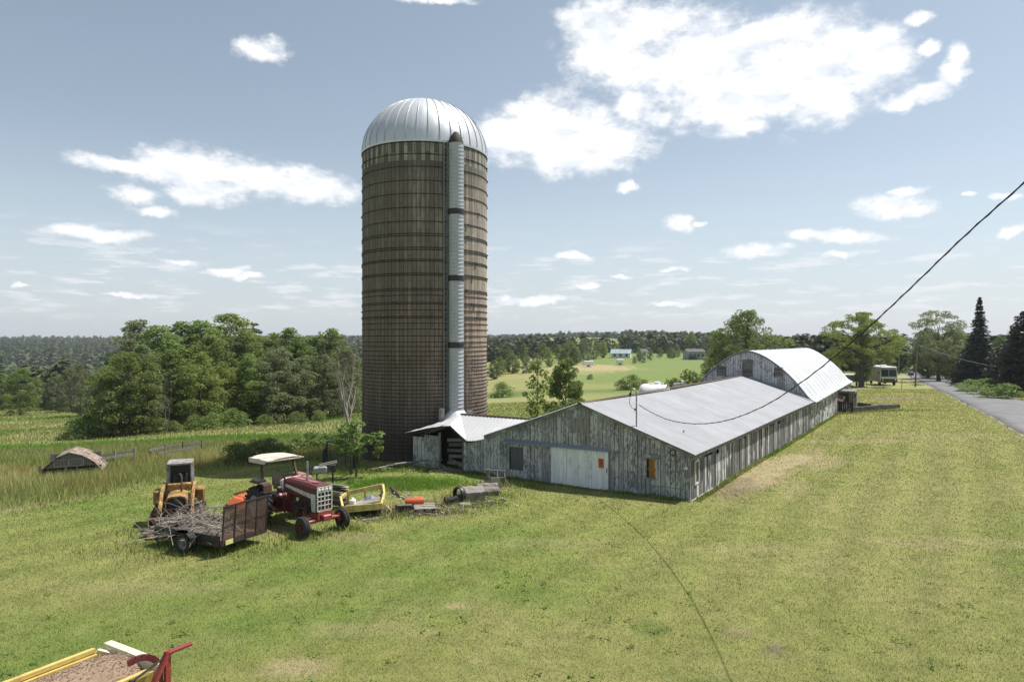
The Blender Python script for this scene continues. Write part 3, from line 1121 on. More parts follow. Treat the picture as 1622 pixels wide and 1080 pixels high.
for k in range(22):
    s0, s1 = 8.55 + k * .25, 8.55 + (k + 1) * .25
    j = Vector((rnd.uniform(-.04, .02), 0, rnd.uniform(-.015, .01)))
    a0, a1, b0, b1 = Vector(WL(2.1, s0, 2.80)), Vector(WL(2.1, s1, 2.80)), wing_foot(s0) + j, wing_foot(s1) + j
    sheet(wr, [a1, a0, b0, b1], [(0, 3, 2, 1)])
    wr.beam(a0 + Vector((0, 0, .014)), b0 + Vector((0, 0, .014)), .035, .03)
sheet(wr, [Bk, Af, Ef], [(0, 1, 2)])
for t in (.3, .62):
    wr.beam(lerp3(Bk, Bk, t) + Vector((0, 0, .014)), lerp3(Af, Ef, t) + Vector((0, 0, .014)), .03, .02)
for k in range(6):
    a0, a1 = lerp3(Af, Lf, k / 6), lerp3(Af, Lf, (k + 1) / 6)
    b0, b1 = lerp3(Bk, Lb, k / 6), lerp3(Bk, Lb, (k + 1) / 6)
    j = Vector((rnd.uniform(-.16, .05), 0, rnd.uniform(-.02, .05)))
    sheet(wr, [a0 + j, a1 + j * .7, b1, b0], [(0, 1, 2, 3)])
    wr.beam(a0 + j + Vector((0, 0, .012)), b0 + Vector((0, 0, .012)), .03, .02)
# torn flap at the peak
sheet(wr, [lerp3(Af, Bk, .05), Vector(Af) + Vector((-.45, .1, -.06)), Vector(Af) + Vector((-.30, -.42, -.02)), lerp3(Af, Bk, .25)], [(0, 1, 2, 3)])
wrf = wr.build('crumpled_roof', M['annex_roof'], wing)
wc = MB()
wc.beam(Vector(Bk) + Vector((0, 0, .03)), Vector(Vv) + Vector((0, 0, .03)), .16, .05)
wc.build('ridge_cap', M['rust'], wrf)
wr2 = MB()
wr2.beam(Vector(Af) + Vector((.05, 0, -.1)), Vector(Ef) + Vector((.05, 0, -.08)), .05, .13, rnd=.2)
wr2.beam(Vector(Af) + Vector((.02, 0, -.12)), Vector(Lf) + Vector((.1, 1.0, -.28)), .05, .15, rnd=.5)
wr2.beam(Vector(Af) + Vector((-.35, .1, -.14)), Vector(Af) + Vector((-.2, 1.5, -.62)), .04, .13, rnd=.2)
wr2.beam(Vector(Af) + Vector((-.1, .3, -.2)), Vector(Af) + Vector((-.45, 1.6, -.68)), .03, .1, rnd=.8)
wr2.build('splintered_rafter', M['dark_wood'], wing)

# ------------------------------------------------------------------ round roofed barn behind
rb = thing('round_roof_barn', 'tall grey board barn with a white arched metal roof behind the low barn', 'barn', BW(LEN, 0), BRZ)
PROF = [(0, 6.12), (.5, 6.04), (1.0, 5.87), (1.5, 5.62), (1.95, 5.32), (2.45, 4.95), (2.9, 4.58), (3.35, 4.17), (3.75, 3.76), (4.12, 3.33), (4.5, 2.83), (4.8, 2.42), (5.12, 2.12), (5.4, 1.98)]
RC, RL = 4.96, 27.4
RW = 4.86


def arch_z(s):
    return float(np.interp(abs(s - RC), [q[0] for q in PROF], [q[1] for q in PROF]))


ra = MB()
plank_wall(ra, -.02, RC - RW, RC + RW, lambda s: 1.4, lambda s: arch_z(s) - .06, .2, 's', holes=[(4.55, 5.35, 3.98, 5.35), (6.85, 7.55, 3.95, 4.75), (2.15, 2.7, 4.0, 4.75)])
ra.build('gable_wall', M['round'], rb)
lv = MB()
for (a, b, z0, z1) in ((4.55, 5.35, 3.98, 5.35), (6.85, 7.55, 3.95, 4.75), (2.15, 2.7, 4.0, 4.75)):
    q = MB()
    k = z0
    while k < z1:
        q.box((.0, (a + b) / 2, k + .05), (.02, b - a, .13), X=(1, 0, -.35), Z=(.35, 0, 1), rnd=rnd.random())
        k += .14
    q.box((-.05, a, (z0 + z1) / 2), (.03, .06, z1 - z0 + .1)).box((-.05, b, (z0 + z1) / 2), (.03, .06, z1 - z0 + .1)).box((-.05, (a + b) / 2, z1 + .03), (.03, b - a + .12, .06))
    q.build('louvre', M['grey_wood'], rb)
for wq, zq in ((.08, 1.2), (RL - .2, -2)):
    MB().prism([(wq, RC + d, zq if i in (0, 12) else arch_z(RC + d) - .2) for i, d in enumerate(np.linspace(-4.7, 4.7, 13))], (.03, 0, 0)).build('dark_backing', M['dark_wood'], rb)  # dark sheets in place of the unlit inside, at both gable ends


def arch_roof():
    mb = MB()
    prof = [(-d, z) for d, z in PROF[::-1]] + PROF[1:]
    ns = 56
    vs, fs = [], []
    m = len(prof)
    for k in range(ns + 1):
        w = -.18 + (RL + .3) * k / ns
        tp = 1 - .055 * (k / ns)
        for i, (d, z) in enumerate(prof):
            zz = z + .05 + (.30 * (k / ns) * max(0, (abs(d) - 2.6) / 2.8))
            zz += .012 * math.sin(k * 1.7 + i) + (.012 if k % 4 == 0 else 0)
            vs.append((w, RC + d * tp, zz))
    for k in range(ns):
        for i in range(m - 1):
            a = k * m + i
            fs.append((a, a + 1, a + m + 1, a + m))
    mb.add(vs, fs, .5, True)
    mb.add([(v[0], v[1], v[2] - .05) for v in vs], [f[::-1] for f in fs], .5, True)
    for k in range(0, ns, 4):
        for i in range(m - 1):
            a, b = Vector(vs[k * m + i]), Vector(vs[k * m + i + 1])
            mb.beam(a + Vector((0, 0, .004)), b + Vector((0, 0, .004)), .05, .03)
    return mb


arch_roof().build('arched_roof', M['roof_white'], rb)
at_ = MB()
pr = [(-d, z) for d, z in PROF[::-1]] + PROF[1:]
for (d0, z0), (d1, z1) in zip(pr[:-1], pr[1:]):
    at_.beam((-.13, RC + d0, z0 - .02), (-.13, RC + d1, z1 - .02), .08, .12, up=(1, 0, 0))
at_.build('arch_trim', M['grey_wood'], rb)
fl = MB().beam((-.35, -.1, roof_z(-.1) + .13), (-.35, RS, RIDGE + .10), .75, .04).build('flashing', M['header'], rb)
rs = MB()
plank_wall(rs, .05, 0, RL - .1, lambda w: -1.0, lambda w: 2.2, .26, 'w', holes=[(1.5, 2.3, .9, 1.7), (4.6, 5.4, .9, 1.7), (7.6, 8.4, .9, 1.7), (10.6, 11.4, .9, 1.7), (19.5, 24.5, .2, 1.8)], jit=.015)
rs.build('side_wall', M['round_side'], rb)
rs2 = MB()
plank_wall(rs2, 9.85, 0, RL - .1, lambda w: -2.0, lambda w: 2.3, .26, 'w')
rs2.build('far_wall', M['round_side'], rb)
MB().box((RL / 2, .3, .5), (RL - .6, .05, 3.0)).build('dark_backing', M['dark_wood'], rb)  # dark sheet for the shade seen through the wall openings
for w in (1.9, 5.0, 8.0, 11.0):
    q = MB()
    for d in (-.42, .42):
        q.box((w + d, .0, 1.3), (.09, .06, .95))
    q.box((w, .0, 1.75), (.9, .06, .09)).box((w, .0, .85), (.9, .06, .09)).box((w, .03, 1.3), (.05, .03, .85))
    wfm = q.build('window_frame', M['white_paint'], rb)
    MB().box((w, .12, 1.3), (.8, .015, .86)).build('window_glass', M['glass'], wfm)
base = MB().box((RL / 2, -.02, -.62), (RL, .12, .9)).build('footing', M['concrete'], rb)

lean = thing('lean_to', 'dark board lean-to shed with a flat slab roof against the arched barn', 'shed', BW(47.3, 0), BRZ)
q = MB()
plank_wall(q, 0, -1.35, .02, lambda s: -.8, lambda s: 1.72, .2, 's')
plank_wall(q, -1.35, 0, 3.0, lambda s: -.8, lambda s: 1.72, .2, 'w')
q.build('wall', M['dark_wood'], lean)
MB().box((1.4, -.72, 1.84), (3.3, 1.65, .2)).build('roof_slab', M['grey_wood'], lean)
MB().box((3.02, -.6, 1.0), (.06, .1, 2.0)).box((2.2, -1.42, .9), (.12, .05, 2.2)).box((2.7, -1.42, .9), (.12, .05, 2.2)).build('door_post', M['white_paint'], lean)
q = P(1309, 664)
dish = thing('satellite_dish', 'dark satellite dish on a thin post beside the arched barn wall', 'satellite dish', BW(44.2, -.55, gz(*BW(44.2, -.55).xy)), -.6)
MB().tube([(0, 0, 0), (0, 0, 1.55)], .03, 8).tube([(.18, 0, 0), (.18, 0, .5)], .03, 8).build('post', M['black'], dish)
MB().lathe([(.01, 0), (.15, .012), (.28, .05), (.37, .10), (.36, .115), (.27, .065), (.01, .015)], 20, (0, 0, 1.6), (.5, -.75, .35)).build('reflector', M['rust'], dish)
MB().tube([(.0, -.02, 1.3), (.35, -.45, 1.65), (.42, -.5, 1.72)], .018, 6).box((.42, -.5, 1.74), (.1, .1, .08)).build('feed_arm', M['white_paint'], dish)

# low concrete yard walls at the far end of the barn
for (nm, a, b, h, lab, mt) in [
    ('yard_wall', (1338, 654), (1424, 646), .52, 'long low dark concrete yard wall at the corner of the lean-to shed', 'dark_concrete'),
    ('yard_wall', (1343, 643), (1380, 644), .42, 'short dark concrete wall stub behind the long yard wall, nearer the barn', 'dark_concrete'),
    ('yard_wall', (1391, 645), (1425, 646), .36, 'short mossy concrete wall stub behind the long yard wall, nearer the road', 'concrete')]:
    a, b = P(*a), P(*b)
    d = (b - a)
    o = MB()
    n = 6
    for k in range(n):
        p0, p1 = a + d * (k / n), a + d * ((k + 1) / n)
        hh = h * (1 if k < 4 else (1 - .12 * (k - 3)))
        o.beam(Vector((p0.x, p0.y, gz(p0.x, p0.y) + hh / 2 - .15)), Vector((p1.x, p1.y, gz(p1.x, p1.y) + hh / 2 - .15)), .28, hh + .3)
    tag(o.build(nm, M[mt], None), lab, 'wall', 'low concrete yard walls')

# ------------------------------------------------------------------ silo
SC = Vector((-5.54, 43.5, 0))
SR, SH = 3.93, 18.62
silo = thing('silo', 'tall concrete stave silo with steel hoops and a ribbed white metal dome', 'silo', SC)


def silo_mat():
    m, g, b, o = new_mat('concrete_staves')
    p = pos(g)
    sp = g.node('ShaderNodeSeparateXYZ', i0=p)
    ang = g.math('ARCTAN2', sp.outputs[1], sp.outputs[0])
    z = sp.outputs[2]
    NS = 96
    u = g.math('MULTIPLY', ang, NS / (2 * math.pi))
    fu = g.math('FRACT', u)
    iu = g.math('FLOOR', u)
    odd = g.math('MODULO', g.math('ABSOLUTE', iu), 2.0)
    vz = g.math('ADD', g.math('DIVIDE', z, .75), g.math('MULTIPLY', odd, .5))
    fv = g.math('FRACT', vz)
    iv = g.math('FLOOR', vz)
    joint = g.math('MAXIMUM', g.ramp(g.math('ABSOLUTE', g.math('SUBTRACT', fu, .5)), .36, .47), g.ramp(g.math('ABSOLUTE', g.math('SUBTRACT', fv, .5)), .475, .5))
    cell = g.node('ShaderNodeCombineXYZ', i0=iu, i1=iv)
    wn = g.node('ShaderNodeTexWhiteNoise', dict(noise_dimensions='2D'), Vector=cell.outputs[0])
    wn2 = g.node('ShaderNodeTexWhiteNoise', dict(noise_dimensions='1D'), W=iu)
    zz = g.node('ShaderNodeCombineXYZ', i0=g.math('MULTIPLY', ang, 4.0), i1=g.math('MULTIPLY', z, .07), i2=0.0).outputs[0]
    streak = g.noise(zz, 6.0, 7, .68)
    soft = g.noise(p, .35, 5, .6)
    hue = g.ramp(z, 7.0, 13.5)
    base = g.mix(hue, (.50, .385, .295), (.42, .375, .315))
    base2 = g.mix(hue, (.37, .275, .205), (.30, .265, .225))
    c = g.mix(wn.outputs[0], base, base2)
    c = g.mix(g.ramp(wn2.outputs[0], .1, 1, 0, .35), c, (.13, .10, .08))
    c = g.mix(g.math('MULTIPLY', g.ramp(streak, .48, .70), .62), c, (.085, .068, .055))
    c = g.mix(g.math('MULTIPLY', g.ramp(streak, .40, .26), .4), c, (.36, .29, .23))
    c = g.mix(g.math('MULTIPLY', g.ramp(soft, .5, .75), .4), c, (.12, .095, .075))
    # shaded side painted darker into the colour, in broad ragged stain columns
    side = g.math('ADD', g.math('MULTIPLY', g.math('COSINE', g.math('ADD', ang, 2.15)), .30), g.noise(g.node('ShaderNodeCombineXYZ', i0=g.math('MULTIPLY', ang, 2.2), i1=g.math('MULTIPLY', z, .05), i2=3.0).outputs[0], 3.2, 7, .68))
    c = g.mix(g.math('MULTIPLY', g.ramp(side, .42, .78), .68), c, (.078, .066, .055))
    # damp foot, grey-black tide under the dome, pale worn staves in the two top rows
    c = g.mix(g.math('MULTIPLY', g.ramp(g.math('ADD', z, g.math('MULTIPLY', streak, 3.0)), 6.6, 1.6), .8), c, (.050, .042, .036))
    topm = g.ramp(g.math('ADD', z, g.math('MULTIPLY', streak, 2.5)), 17.2, 19.2)
    c = g.mix(g.math('MULTIPLY', topm, .65), c, (.076, .072, .066))
    row = g.ramp(z, 17.45, 17.55)
    pale = g.math('MULTIPLY', g.math('MULTIPLY', row, g.math('ADD', g.math('MULTIPLY', odd, .75), g.math('MULTIPLY', g.ramp(wn.outputs[0], .6, .8), .4), None, True)), g.ramp(streak, .66, .48))
    c = g.mix(g.math('MULTIPLY', pale, .75), c, (.40, .40, .34))
    c = g.mix(g.math('MULTIPLY', joint, .72), c, (.045, .037, .031))
    g.set(b.inputs['Base Color'], c)
    b.inputs['Roughness'].default_value = .93
    h = g.math('SUBTRACT', g.math('MULTIPLY', streak, .3), joint)
    bump(g, b, h, .5, .03)
    return m


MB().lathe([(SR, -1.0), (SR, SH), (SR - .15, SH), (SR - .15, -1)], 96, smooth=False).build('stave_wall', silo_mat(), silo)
hz = []
for y in (225.5, 244, 264, 286, 307, 329, 350.6, 370, 373.5, 392, 395.6, 411, 413.5, 433, 436, 457.3, 460.2, 467.7, 479, 481.6, 491, 501, 503.5, 512, 521.5, 532, 541.7, 549, 556.5, 564):
    hz.append(7 + (540 - y) / 1080 * 39.65)
z = hz[-1] - .25
while z > .3:
    hz.append(z)
    z -= .215
hoop_me = None
for k, z in enumerate(hz):
    if hoop_me is None:
        h0 = MB()
        pr = [(.023 * math.cos(a), .023 * math.sin(a)) for a in [i * math.pi / 3 for i in range(6)]]
        h0.lathe([(SR + .018 + a, b) for a, b in pr], 96, closed=True)
        for kk in range(5):
            a = kk * 2 * math.pi / 5 + .35
            h0.box(((SR + .05) * math.cos(a), (SR + .05) * math.sin(a), 0), (.07, .16, .06), rot=a)
        ho = h0.build('hoop', M['hoop'], silo)
        hoop_me = ho.data
        ho.location = (0, 0, z)
    else:
        ho = bpy.data.objects.new('hoop', hoop_me)
        COL.objects.link(ho)
        ho.parent = silo
        ho.location = (0, 0, z)
        ho.rotation_euler = (0, 0, rnd.uniform(-.5, .5))


def dome():
    mb = MB()
    prof = []
    for k in range(13):
        t = k / 12 * math.pi / 2
        prof.append((SR * 1.005 * math.cos(t) ** .98, SH + .05 + 3.52 * math.sin(t) ** 1.0))
    NG = 36
    # gores slightly domed between raised seams
    vs, fs = [], []
    sub = 4
    n = NG * sub
    for (r, z) in prof[:-1]:
        for k in range(n):
            a = 2 * math.pi * k / n
            rr_ = r * (1 + .0035 * math.sin(math.pi * (k % sub) / sub))
            vs.append((rr_ * math.cos(a), rr_ * math.sin(a), z))
    vs.append((0, 0, prof[-1][1]))
    for i in range(len(prof) - 2):
        for k in range(n):
            fs.append((i * n + k, i * n + (k + 1) % n, (i + 1) * n + (k + 1) % n, (i + 1) * n + k))
    for k in range(n):
        fs.append(((len(prof) - 2) * n + k, (len(prof) - 2) * n + (k + 1) % n, len(vs) - 1))
    mb.add(vs, fs, .5, True)
    for k in range(NG):
        a = 2 * math.pi * k / NG
        pts = [((r + .02) * math.cos(a), (r + .02) * math.sin(a), z + .012) for (r, z) in prof[:-1]]
        mb.tube(pts, .026, 4, False)
    mb.lathe([(SR + .05, SH - .02), (SR + .06, SH + .10), (SR, SH + .12)], 96)
    mb.lathe([(.35, SH + 3.50), (.34, SH + 3.60), (0, SH + 3.64)], 20)
    return mb


dome().build('dome', M['dome'], silo)
# unloading chute
ca = math.atan2(39.72 - 43.5, -3.20 + 5.54)
CX, CY = math.cos(ca) * (SR + .40), math.sin(ca) * (SR + .40)
CR = .44
prof, z = [], 2.3
while z < 18.5:
    prof += [(CR, z), (CR, z + .17), (CR + .022, z + .19), (CR + .022, z + .21)]
    z += .225
chu = MB().lathe(prof, 28, (CX, CY, 0)).build('chute', M['chute'], silo)
for y in (333, 439.5, 546.5):
    zc = 7 + (540 - y) / 1080 * 39.2
    MB().lathe([(CR + .01, zc - .17), (CR + .035, zc - .15), (CR + .035, zc + .15), (CR + .01, zc + .17)], 28, (CX, CY, 0)).build('black_band', M['black'], chu)
MB().lathe([(CR + .03, 18.4), (CR + .01, 18.62), (.29, 18.98), (.12, 19.2), (0, 19.22)], 20, (CX - .03, CY + .10, 0)).build('chute_hood', M['hoop'], chu)
MB().lathe([(CR + .5, 2.32), (CR + .2, 2.72), (CR + .02, 2.98)], 20, (CX, CY, 0)).build('flashing_skirt', M['annex_roof'], chu)
la = MB()
lx = Vector((math.cos(ca - .135), math.sin(ca - .135), 0))
tl = Vector((-lx.y, lx.x, 0))
for sgn in (-1, 1):
    p = lx * (SR + .17) + tl * (.10 * sgn)
    la.tube([(p.x, p.y, 2.2), (p.x, p.y, 18.6)], .025, 6)
k = 2.4
while k < 18.5:
    p = lx * (SR + .17)
    la.tube([p + tl * .1 + Vector((0, 0, k)), p - tl * .1 + Vector((0, 0, k))], .014, 5, False)
    k += .3
la.build('ladder', M['header'], silo)
MB().tube([Vector((math.cos(ca + .13) * SR, math.sin(ca + .13) * SR, SH + .1)), Vector((math.cos(ca + .13) * (SR + .1), math.sin(ca + .13) * (SR + .1), SH + .42))], .07, 8).build('roof_vent', M['black'], silo)
for (d, h) in ((-.35, .25), (-.75, .42), (.7, .2)):
    p = Vector((CX, CY, 0)) + tl * d * 1.2 + lx * .05
    MB().box((p.x, p.y, 2.55 + h / 2), (.28, .25, h + .3), rot=ca).build('chute_block', M['concrete'], silo)
# ------------------------------------------------------------------ trees
M['leaf_mid'] = leaf_mat('leaves_mid_green', (0.105, 0.161, 0.043), (0.207, 0.276, 0.076))
M['leaf_yellowish'] = leaf_mat('leaves_yellow_green', (0.140, 0.197, 0.043), (0.255, 0.310, 0.083))
M['leaf_dull'] = leaf_mat('leaves_grey_green', (0.120, 0.154, 0.077), (0.221, 0.255, 0.136))
M['leaf_dark'] = leaf_mat('leaves_dark_green', (0.061, 0.104, 0.032), (0.126, 0.180, 0.054))
M['leaf_bright'] = leaf_mat('leaves_bright_green', (.110, .180, .036), (.190, .275, .075))
M['needle'] = leaf_mat('needles', (.022, .036, .026), (.046, .066, .044), .12)
M['needle_brown'] = leaf_mat('dull_needles', (.034, .041, .027), (.070, .072, .046), .12)
M['forest'] = leaf_mat('far_leaves', (0.061, 0.095, 0.041), (0.120, 0.162, 0.070), .2)


def leaf_quads(rs, C, N, size, asp=.7):
    """quads at points C with normals N"""
    n = len(C)
    N = N / np.linalg.norm(N, axis=1, keepdims=True)
    t = rs.normal(size=(n, 3))
    U = t - N * (t * N).sum(1, keepdims=True)
    U /= np.linalg.norm(U, axis=1, keepdims=True)
    W = np.cross(N, U)
    s = (size * rs.uniform(.65, 1.35, n))[:, None]
    V = np.stack([C - U * s * .5, C + W * s * .5 * asp, C + U * s * .5, C - W * s * .5 * asp], 1)
    V[:, 1] += N * s * .12
    return V.reshape(-1, 3)


def quads(V):
    return np.arange(len(V)).reshape(-1, 4)


def crown_pts(rs, H, z0, R, shape, nb, per, br, squash=.75, inner=.35, skirt=0):
    """leaf points in clumps: blob centres spread through an uneven envelope"""
    cs, ps, ns, rn = [], [], [], []
    ph = rs.uniform(0, 6.28, 4)
    for b in range(nb):
        t = (b + rs.uniform(0, 1)) / nb
        a = rs.uniform(0, 2 * math.pi)
        env = np.interp(t, shape[0], shape[1]) * (1 + .18 * math.sin(2 * a + ph[0]) + .14 * math.sin(3 * a + ph[1] + t * 4))
        rad = R * env * (inner + (1 - inner) * math.sqrt(rs.uniform(0, 1)))
        r = R * br * rs.uniform(.65, 1.35) * (.55 + .45 * min(1, env + .2))
        rad = max(0, rad - r * .55)
        c = np.array([rad * math.cos(a), rad * math.sin(a), z0 + t * (H - z0) - r * squash * .4])
        cs.append(c)
        k = int(per * rs.uniform(.6, 1.4) * (r / (R * br)) ** 2) + 6
        d = rs.normal(size=(k, 3))
        d[:, 2] += .35
        d /= np.linalg.norm(d, axis=1, keepdims=True)
        q = c + d * (r * rs.uniform(.45, 1.08, k) ** .6)[:, None] * np.array([1, 1, squash])
        ps.append(q)
        ns.append(d * .8 + rs.normal(size=(k, 3)) * .8 + np.array([0, 0, .15]))
        rn.append(np.clip(rs.uniform(.0, 1) * .5 + rs.uniform(0, .5, k), 0, 1))
    return np.array(cs), np.concatenate(ps), np.concatenate(ns), np.concatenate(rn)


def trunk_mesh(rs, H, r0, cs, lean=0.0, nl=14, top=.8, fork=.25):
    mb = MB()
    n = 7
    px_ = [(lean * (k / n) ** 1.5 * H + rs.uniform(-.04, .04) * H * .25 * (k > 0), rs.uniform(-.04, .04) * H * .25 * (k > 0), H * top * k / n) for k in range(n + 1)]
    px_[0] = (0, 0, -.5)
    rad = [r0 * (1.35 if k == 0 else (1 - .85 * k / n)) for k in range(n + 1)]
    mb.tube(px_, rad, 8, True)
    idx = rs.permutation(len(cs))[:nl]
    for i in idx:
        c = Vector(cs[i])
        f = min(.92, max(fork, (c.z / (H * top)) * .62))
        k = f * n
        k0 = int(k)
        s = Vector(px_[k0]).lerp(Vector(px_[min(n, k0 + 1)]), k - k0)
        m = s.lerp(c, .5) + Vector((rs.uniform(-.2, .2), rs.uniform(-.2, .2), -.02 * H))
        rr = r0 * (1 - .85 * f) * .55
        mb.tube([s, m, c], [rr, rr * .6, rr * .2], 5, False)
    return mb


PROTO = {}


def proto(name, cmat, crown, tr):
    """keeps crown and trunk meshes of one kind of tree"""
    V, rn, = crown
    me = np_mesh(name + '_crown', V, quads(V), M[cmat], [('rnd', 'FLOAT', 'FACE', rn)])
    PROTO[name] = (me, tr)


def trunk_data(mb, mat='bark'):
    o = mb.build('trunk', M[mat])
    me = o.data
    bpy.data.objects.remove(o)
    return me


SHAPES = {
    'broad': ([0, .12, .3, .55, .8, 1], [.55, .85, 1.0, .95, .68, .22]),
    'oval': ([0, .15, .4, .7, .9, 1], [.45, .8, 1, .85, .5, .15]),
    'tall': ([0, .1, .35, .6, .85, 1], [.6, .9, 1, .85, .55, .2]),
    'bush': ([0, .2, .5, .8, 1], [.95, 1, .95, .7, .3]),
    'vase': ([0, .3, .6, .85, 1], [.3, .7, 1, .85, .4]),
}


def mk_decid(name, seed, H, z0, R, shape, nb, per, br, leaf, mat, r0=.22, nl=14, trunk='bark', squash=.75, lean=0, asp=.7, top=.8):
    rs = np.random.RandomState(seed)
    cs, p, n, rn = crown_pts(rs, H, z0, R, SHAPES[shape], nb, per, br, squash)
    V = leaf_quads(rs, p, n, leaf, asp)
    proto(name, mat, (V, rn), trunk_data(trunk_mesh(rs, H, r0, cs, lean, nl, top), trunk))


mk_decid('maple_a', 1, 14, 1.0, 4.3, 'broad', 120, 106, 0.210, 0.252, 'leaf_mid')
mk_decid('maple_b', 2, 14, .6, 4.0, 'oval', 126, 100, 0.210, 0.244, 'leaf_yellowish')
mk_decid('ash_a', 3, 15, 1.2, 3.3, 'tall', 120, 93, 0.235, 0.252, 'leaf_mid')
mk_decid('ash_b', 4, 15, .8, 3.0, 'tall', 114, 87, 0.235, 0.252, 'leaf_dull')
mk_decid('willow', 5, 13, .3, 3.8, 'bush', 135, 93, 0.202, 0.237, 'leaf_dull')
mk_decid('oak', 6, 14, .8, 5.2, 'broad', 150, 112, 0.185, 0.266, 'leaf_dark', .35, 20)
mk_decid('locust', 7, 14, 2.5, 5.8, 'vase', 126, 77, 0.160, 0.244, 'leaf_dull', .32, 26, squash=.5)
mk_decid('bush_a', 8, 2.6, .1, 1.7, 'bush', 34, 60, .32, .17, 'leaf_mid', .05, 8)
mk_decid('bush_b', 9, 2.4, .05, 1.6, 'bush', 34, 60, .32, .16, 'leaf_bright', .05, 8)
mk_decid('walnut', 10, 13, .8, 6.2, 'broad', 180, 118, 0.168, 0.281, 'leaf_mid', .4, 22)
mk_decid('young', 11, 7.5, .8, 1.9, 'oval', 40, 24, .26, .30, 'leaf_yellowish', .07, 26, top=.95)
mk_decid('round_small', 12, 6.0, .5, 2.2, 'bush', 96, 106, 0.202, 0.192, 'leaf_mid', .12, 10)
mk_decid('sumac', 13, 3.4, 1.4, 1.15, 'vase', 20, 18, .30, .30, 'leaf_bright', .045, 14, 'bark', .55, .02, .42, .9)
mk_decid('layered', 14, 13, 4.6, 6.6, 'broad', 126, 118, 0.160, 0.266, 'leaf_yellowish', .42, 24, squash=.42)


def mk_conifer(name, seed, H, R, mat, tiers, per, size, power=1.0, waist=None, r0=.2):
    rs = np.random.RandomState(seed)
    P_, N_, rn_ = [], [], []
    mb = MB()
    mb.tube([(0, 0, -.4), (0, 0, H * .5), (0, 0, H * .97)], [r0, r0 * .6, .03], 7)
    for t in range(tiers):
        f = (t + rs.uniform(0, .6)) / tiers
        z = .03 * H + f * H * .95
        Rt = R * (1 - f) ** power + .12
        if waist:
            Rt *= np.interp(f, waist[0], waist[1])
        nb = max(5, int(11 * (Rt / R) ** .6) + rs.randint(0, 3))
        a0 = rs.uniform(0, 6.28)
        for b in range(nb):
            a = a0 + b * 2 * math.pi / nb + rs.uniform(-.25, .25)
            L = Rt * rs.uniform(.68, 1.18)
            k = int(per * (L / R) ** 1.1) + 5
            s = rs.uniform(.15, 1, k) ** .8
            droop = -.30 * L * s ** 1.4 + .10 * L * s
            lat = rs.normal(size=k) * .13 * L * (.35 + s)
            x = math.cos(a) * L * s - math.sin(a) * lat
            y = math.sin(a) * L * s + math.cos(a) * lat
            P_.append(np.stack([x, y, z + droop + rs.normal(size=k) * .05 * R * .5], 1))
            N_.append(np.stack([np.cos(a) * .5 + rs.normal(size=k) * .5, np.sin(a) * .5 + rs.normal(size=k) * .5, 1 + rs.normal(size=k) * .5], 1))
            rn_.append(np.clip(rs.uniform(0, .5) + rs.uniform(0, .5, k), 0, 1))
            if b % 2 == 0:
                mb.tube([(0, 0, z), (math.cos(a) * L * .8, math.sin(a) * L * .8, z - .12 * L)], [.045, .012], 4, False)
    V = leaf_quads(rs, np.concatenate(P_), np.concatenate(N_), size, .5)
    proto(name, mat, (V, np.concatenate(rn_)), trunk_data(mb))


mk_conifer('spruce', 21, 14, 3.0, 'needle', 46, 34, .46, .9, ([0, .35, .45, .6, .8, 1], [1.12, 1.1, .86, .82, .86, 1]), .22)
mk_conifer('big_conifer', 22, 12, 4.2, 'needle_brown', 40, 46, .46, .62)
mk_conifer('pine', 23, 14, 2.6, 'leaf_dark', 26, 26, .5, .55)


def mk_dead(name, seed, H, r0, depth=4, spread=.5, mat='dead_bark'):
    rs = random.Random(seed)
    mb = MB()

    def grow(p, d, L, r, lv):
        pts, q, dd = [p], p, d.copy()
        for k in range(4):
            dd = (dd + Vector((rs.uniform(-.2, .2), rs.uniform(-.2, .2), rs.uniform(-.02, .22)))).normalized()
            q = q + dd * (L / 4)
            pts.append(q)
        mb.tube(pts, [r, r * .85, r * .7, r * .55, r * .35], 5 if lv else 8, False)
        if lv >= depth:
            return
        for k in range(rs.randint(3, 4) if lv else 6):
            f = rs.uniform(.35, 1) if lv else rs.uniform(.25, 1)
            i = min(3, int(f * 4))
            s = pts[i].lerp(pts[i + 1], f * 4 - i)
            nd = (dd + Vector((rs.uniform(-1, 1), rs.uniform(-1, 1), rs.uniform(-.1, .7))) * spread * 1.5).normalized()
            grow(s, nd, L * rs.uniform(.42, .66), r * (1 - .6 * f) * .62, lv + 1)
    grow(Vector((0, 0, -.3)), Vector((rs.uniform(-.12, .12), 0, 1)), H * .72, r0, 0)
    PROTO[name] = (None, trunk_data(mb, mat))


mk_dead('dead_a', 35, 10, .20, 4, .42, 'twig')
mk_dead('dead_b', 32, 9, .085, 4, .5, 'grey_bark')


def tree(kind, px, y, top_py, label, group=None, wide=1.0, name='tree', cat='tree', rot=None, base=None, sink=.0):
    """a tree at depth y on the bearing of a pixel column, as tall as the photograph shows it"""
    x = (px - 811) / 1080 * y
    z = gz(x, y) - sink
    h = CAM_H + (540 - top_py) / 1080 * y - z
    cme, tme = PROTO[kind]
    ref = max(v.co.z for v in (cme or tme).vertices)
    s = h / ref
    t = thing(name, label, cat, (x, y, z), rot if rot is not None else rnd.uniform(0, 6.28), group)
    t.scale = (s * wide, s * wide, s)
    link('trunk', tme, None, t)
    if cme:
        link('crown', cme, None, t)
    return t


WG = 'trees of the wood left of the silo'
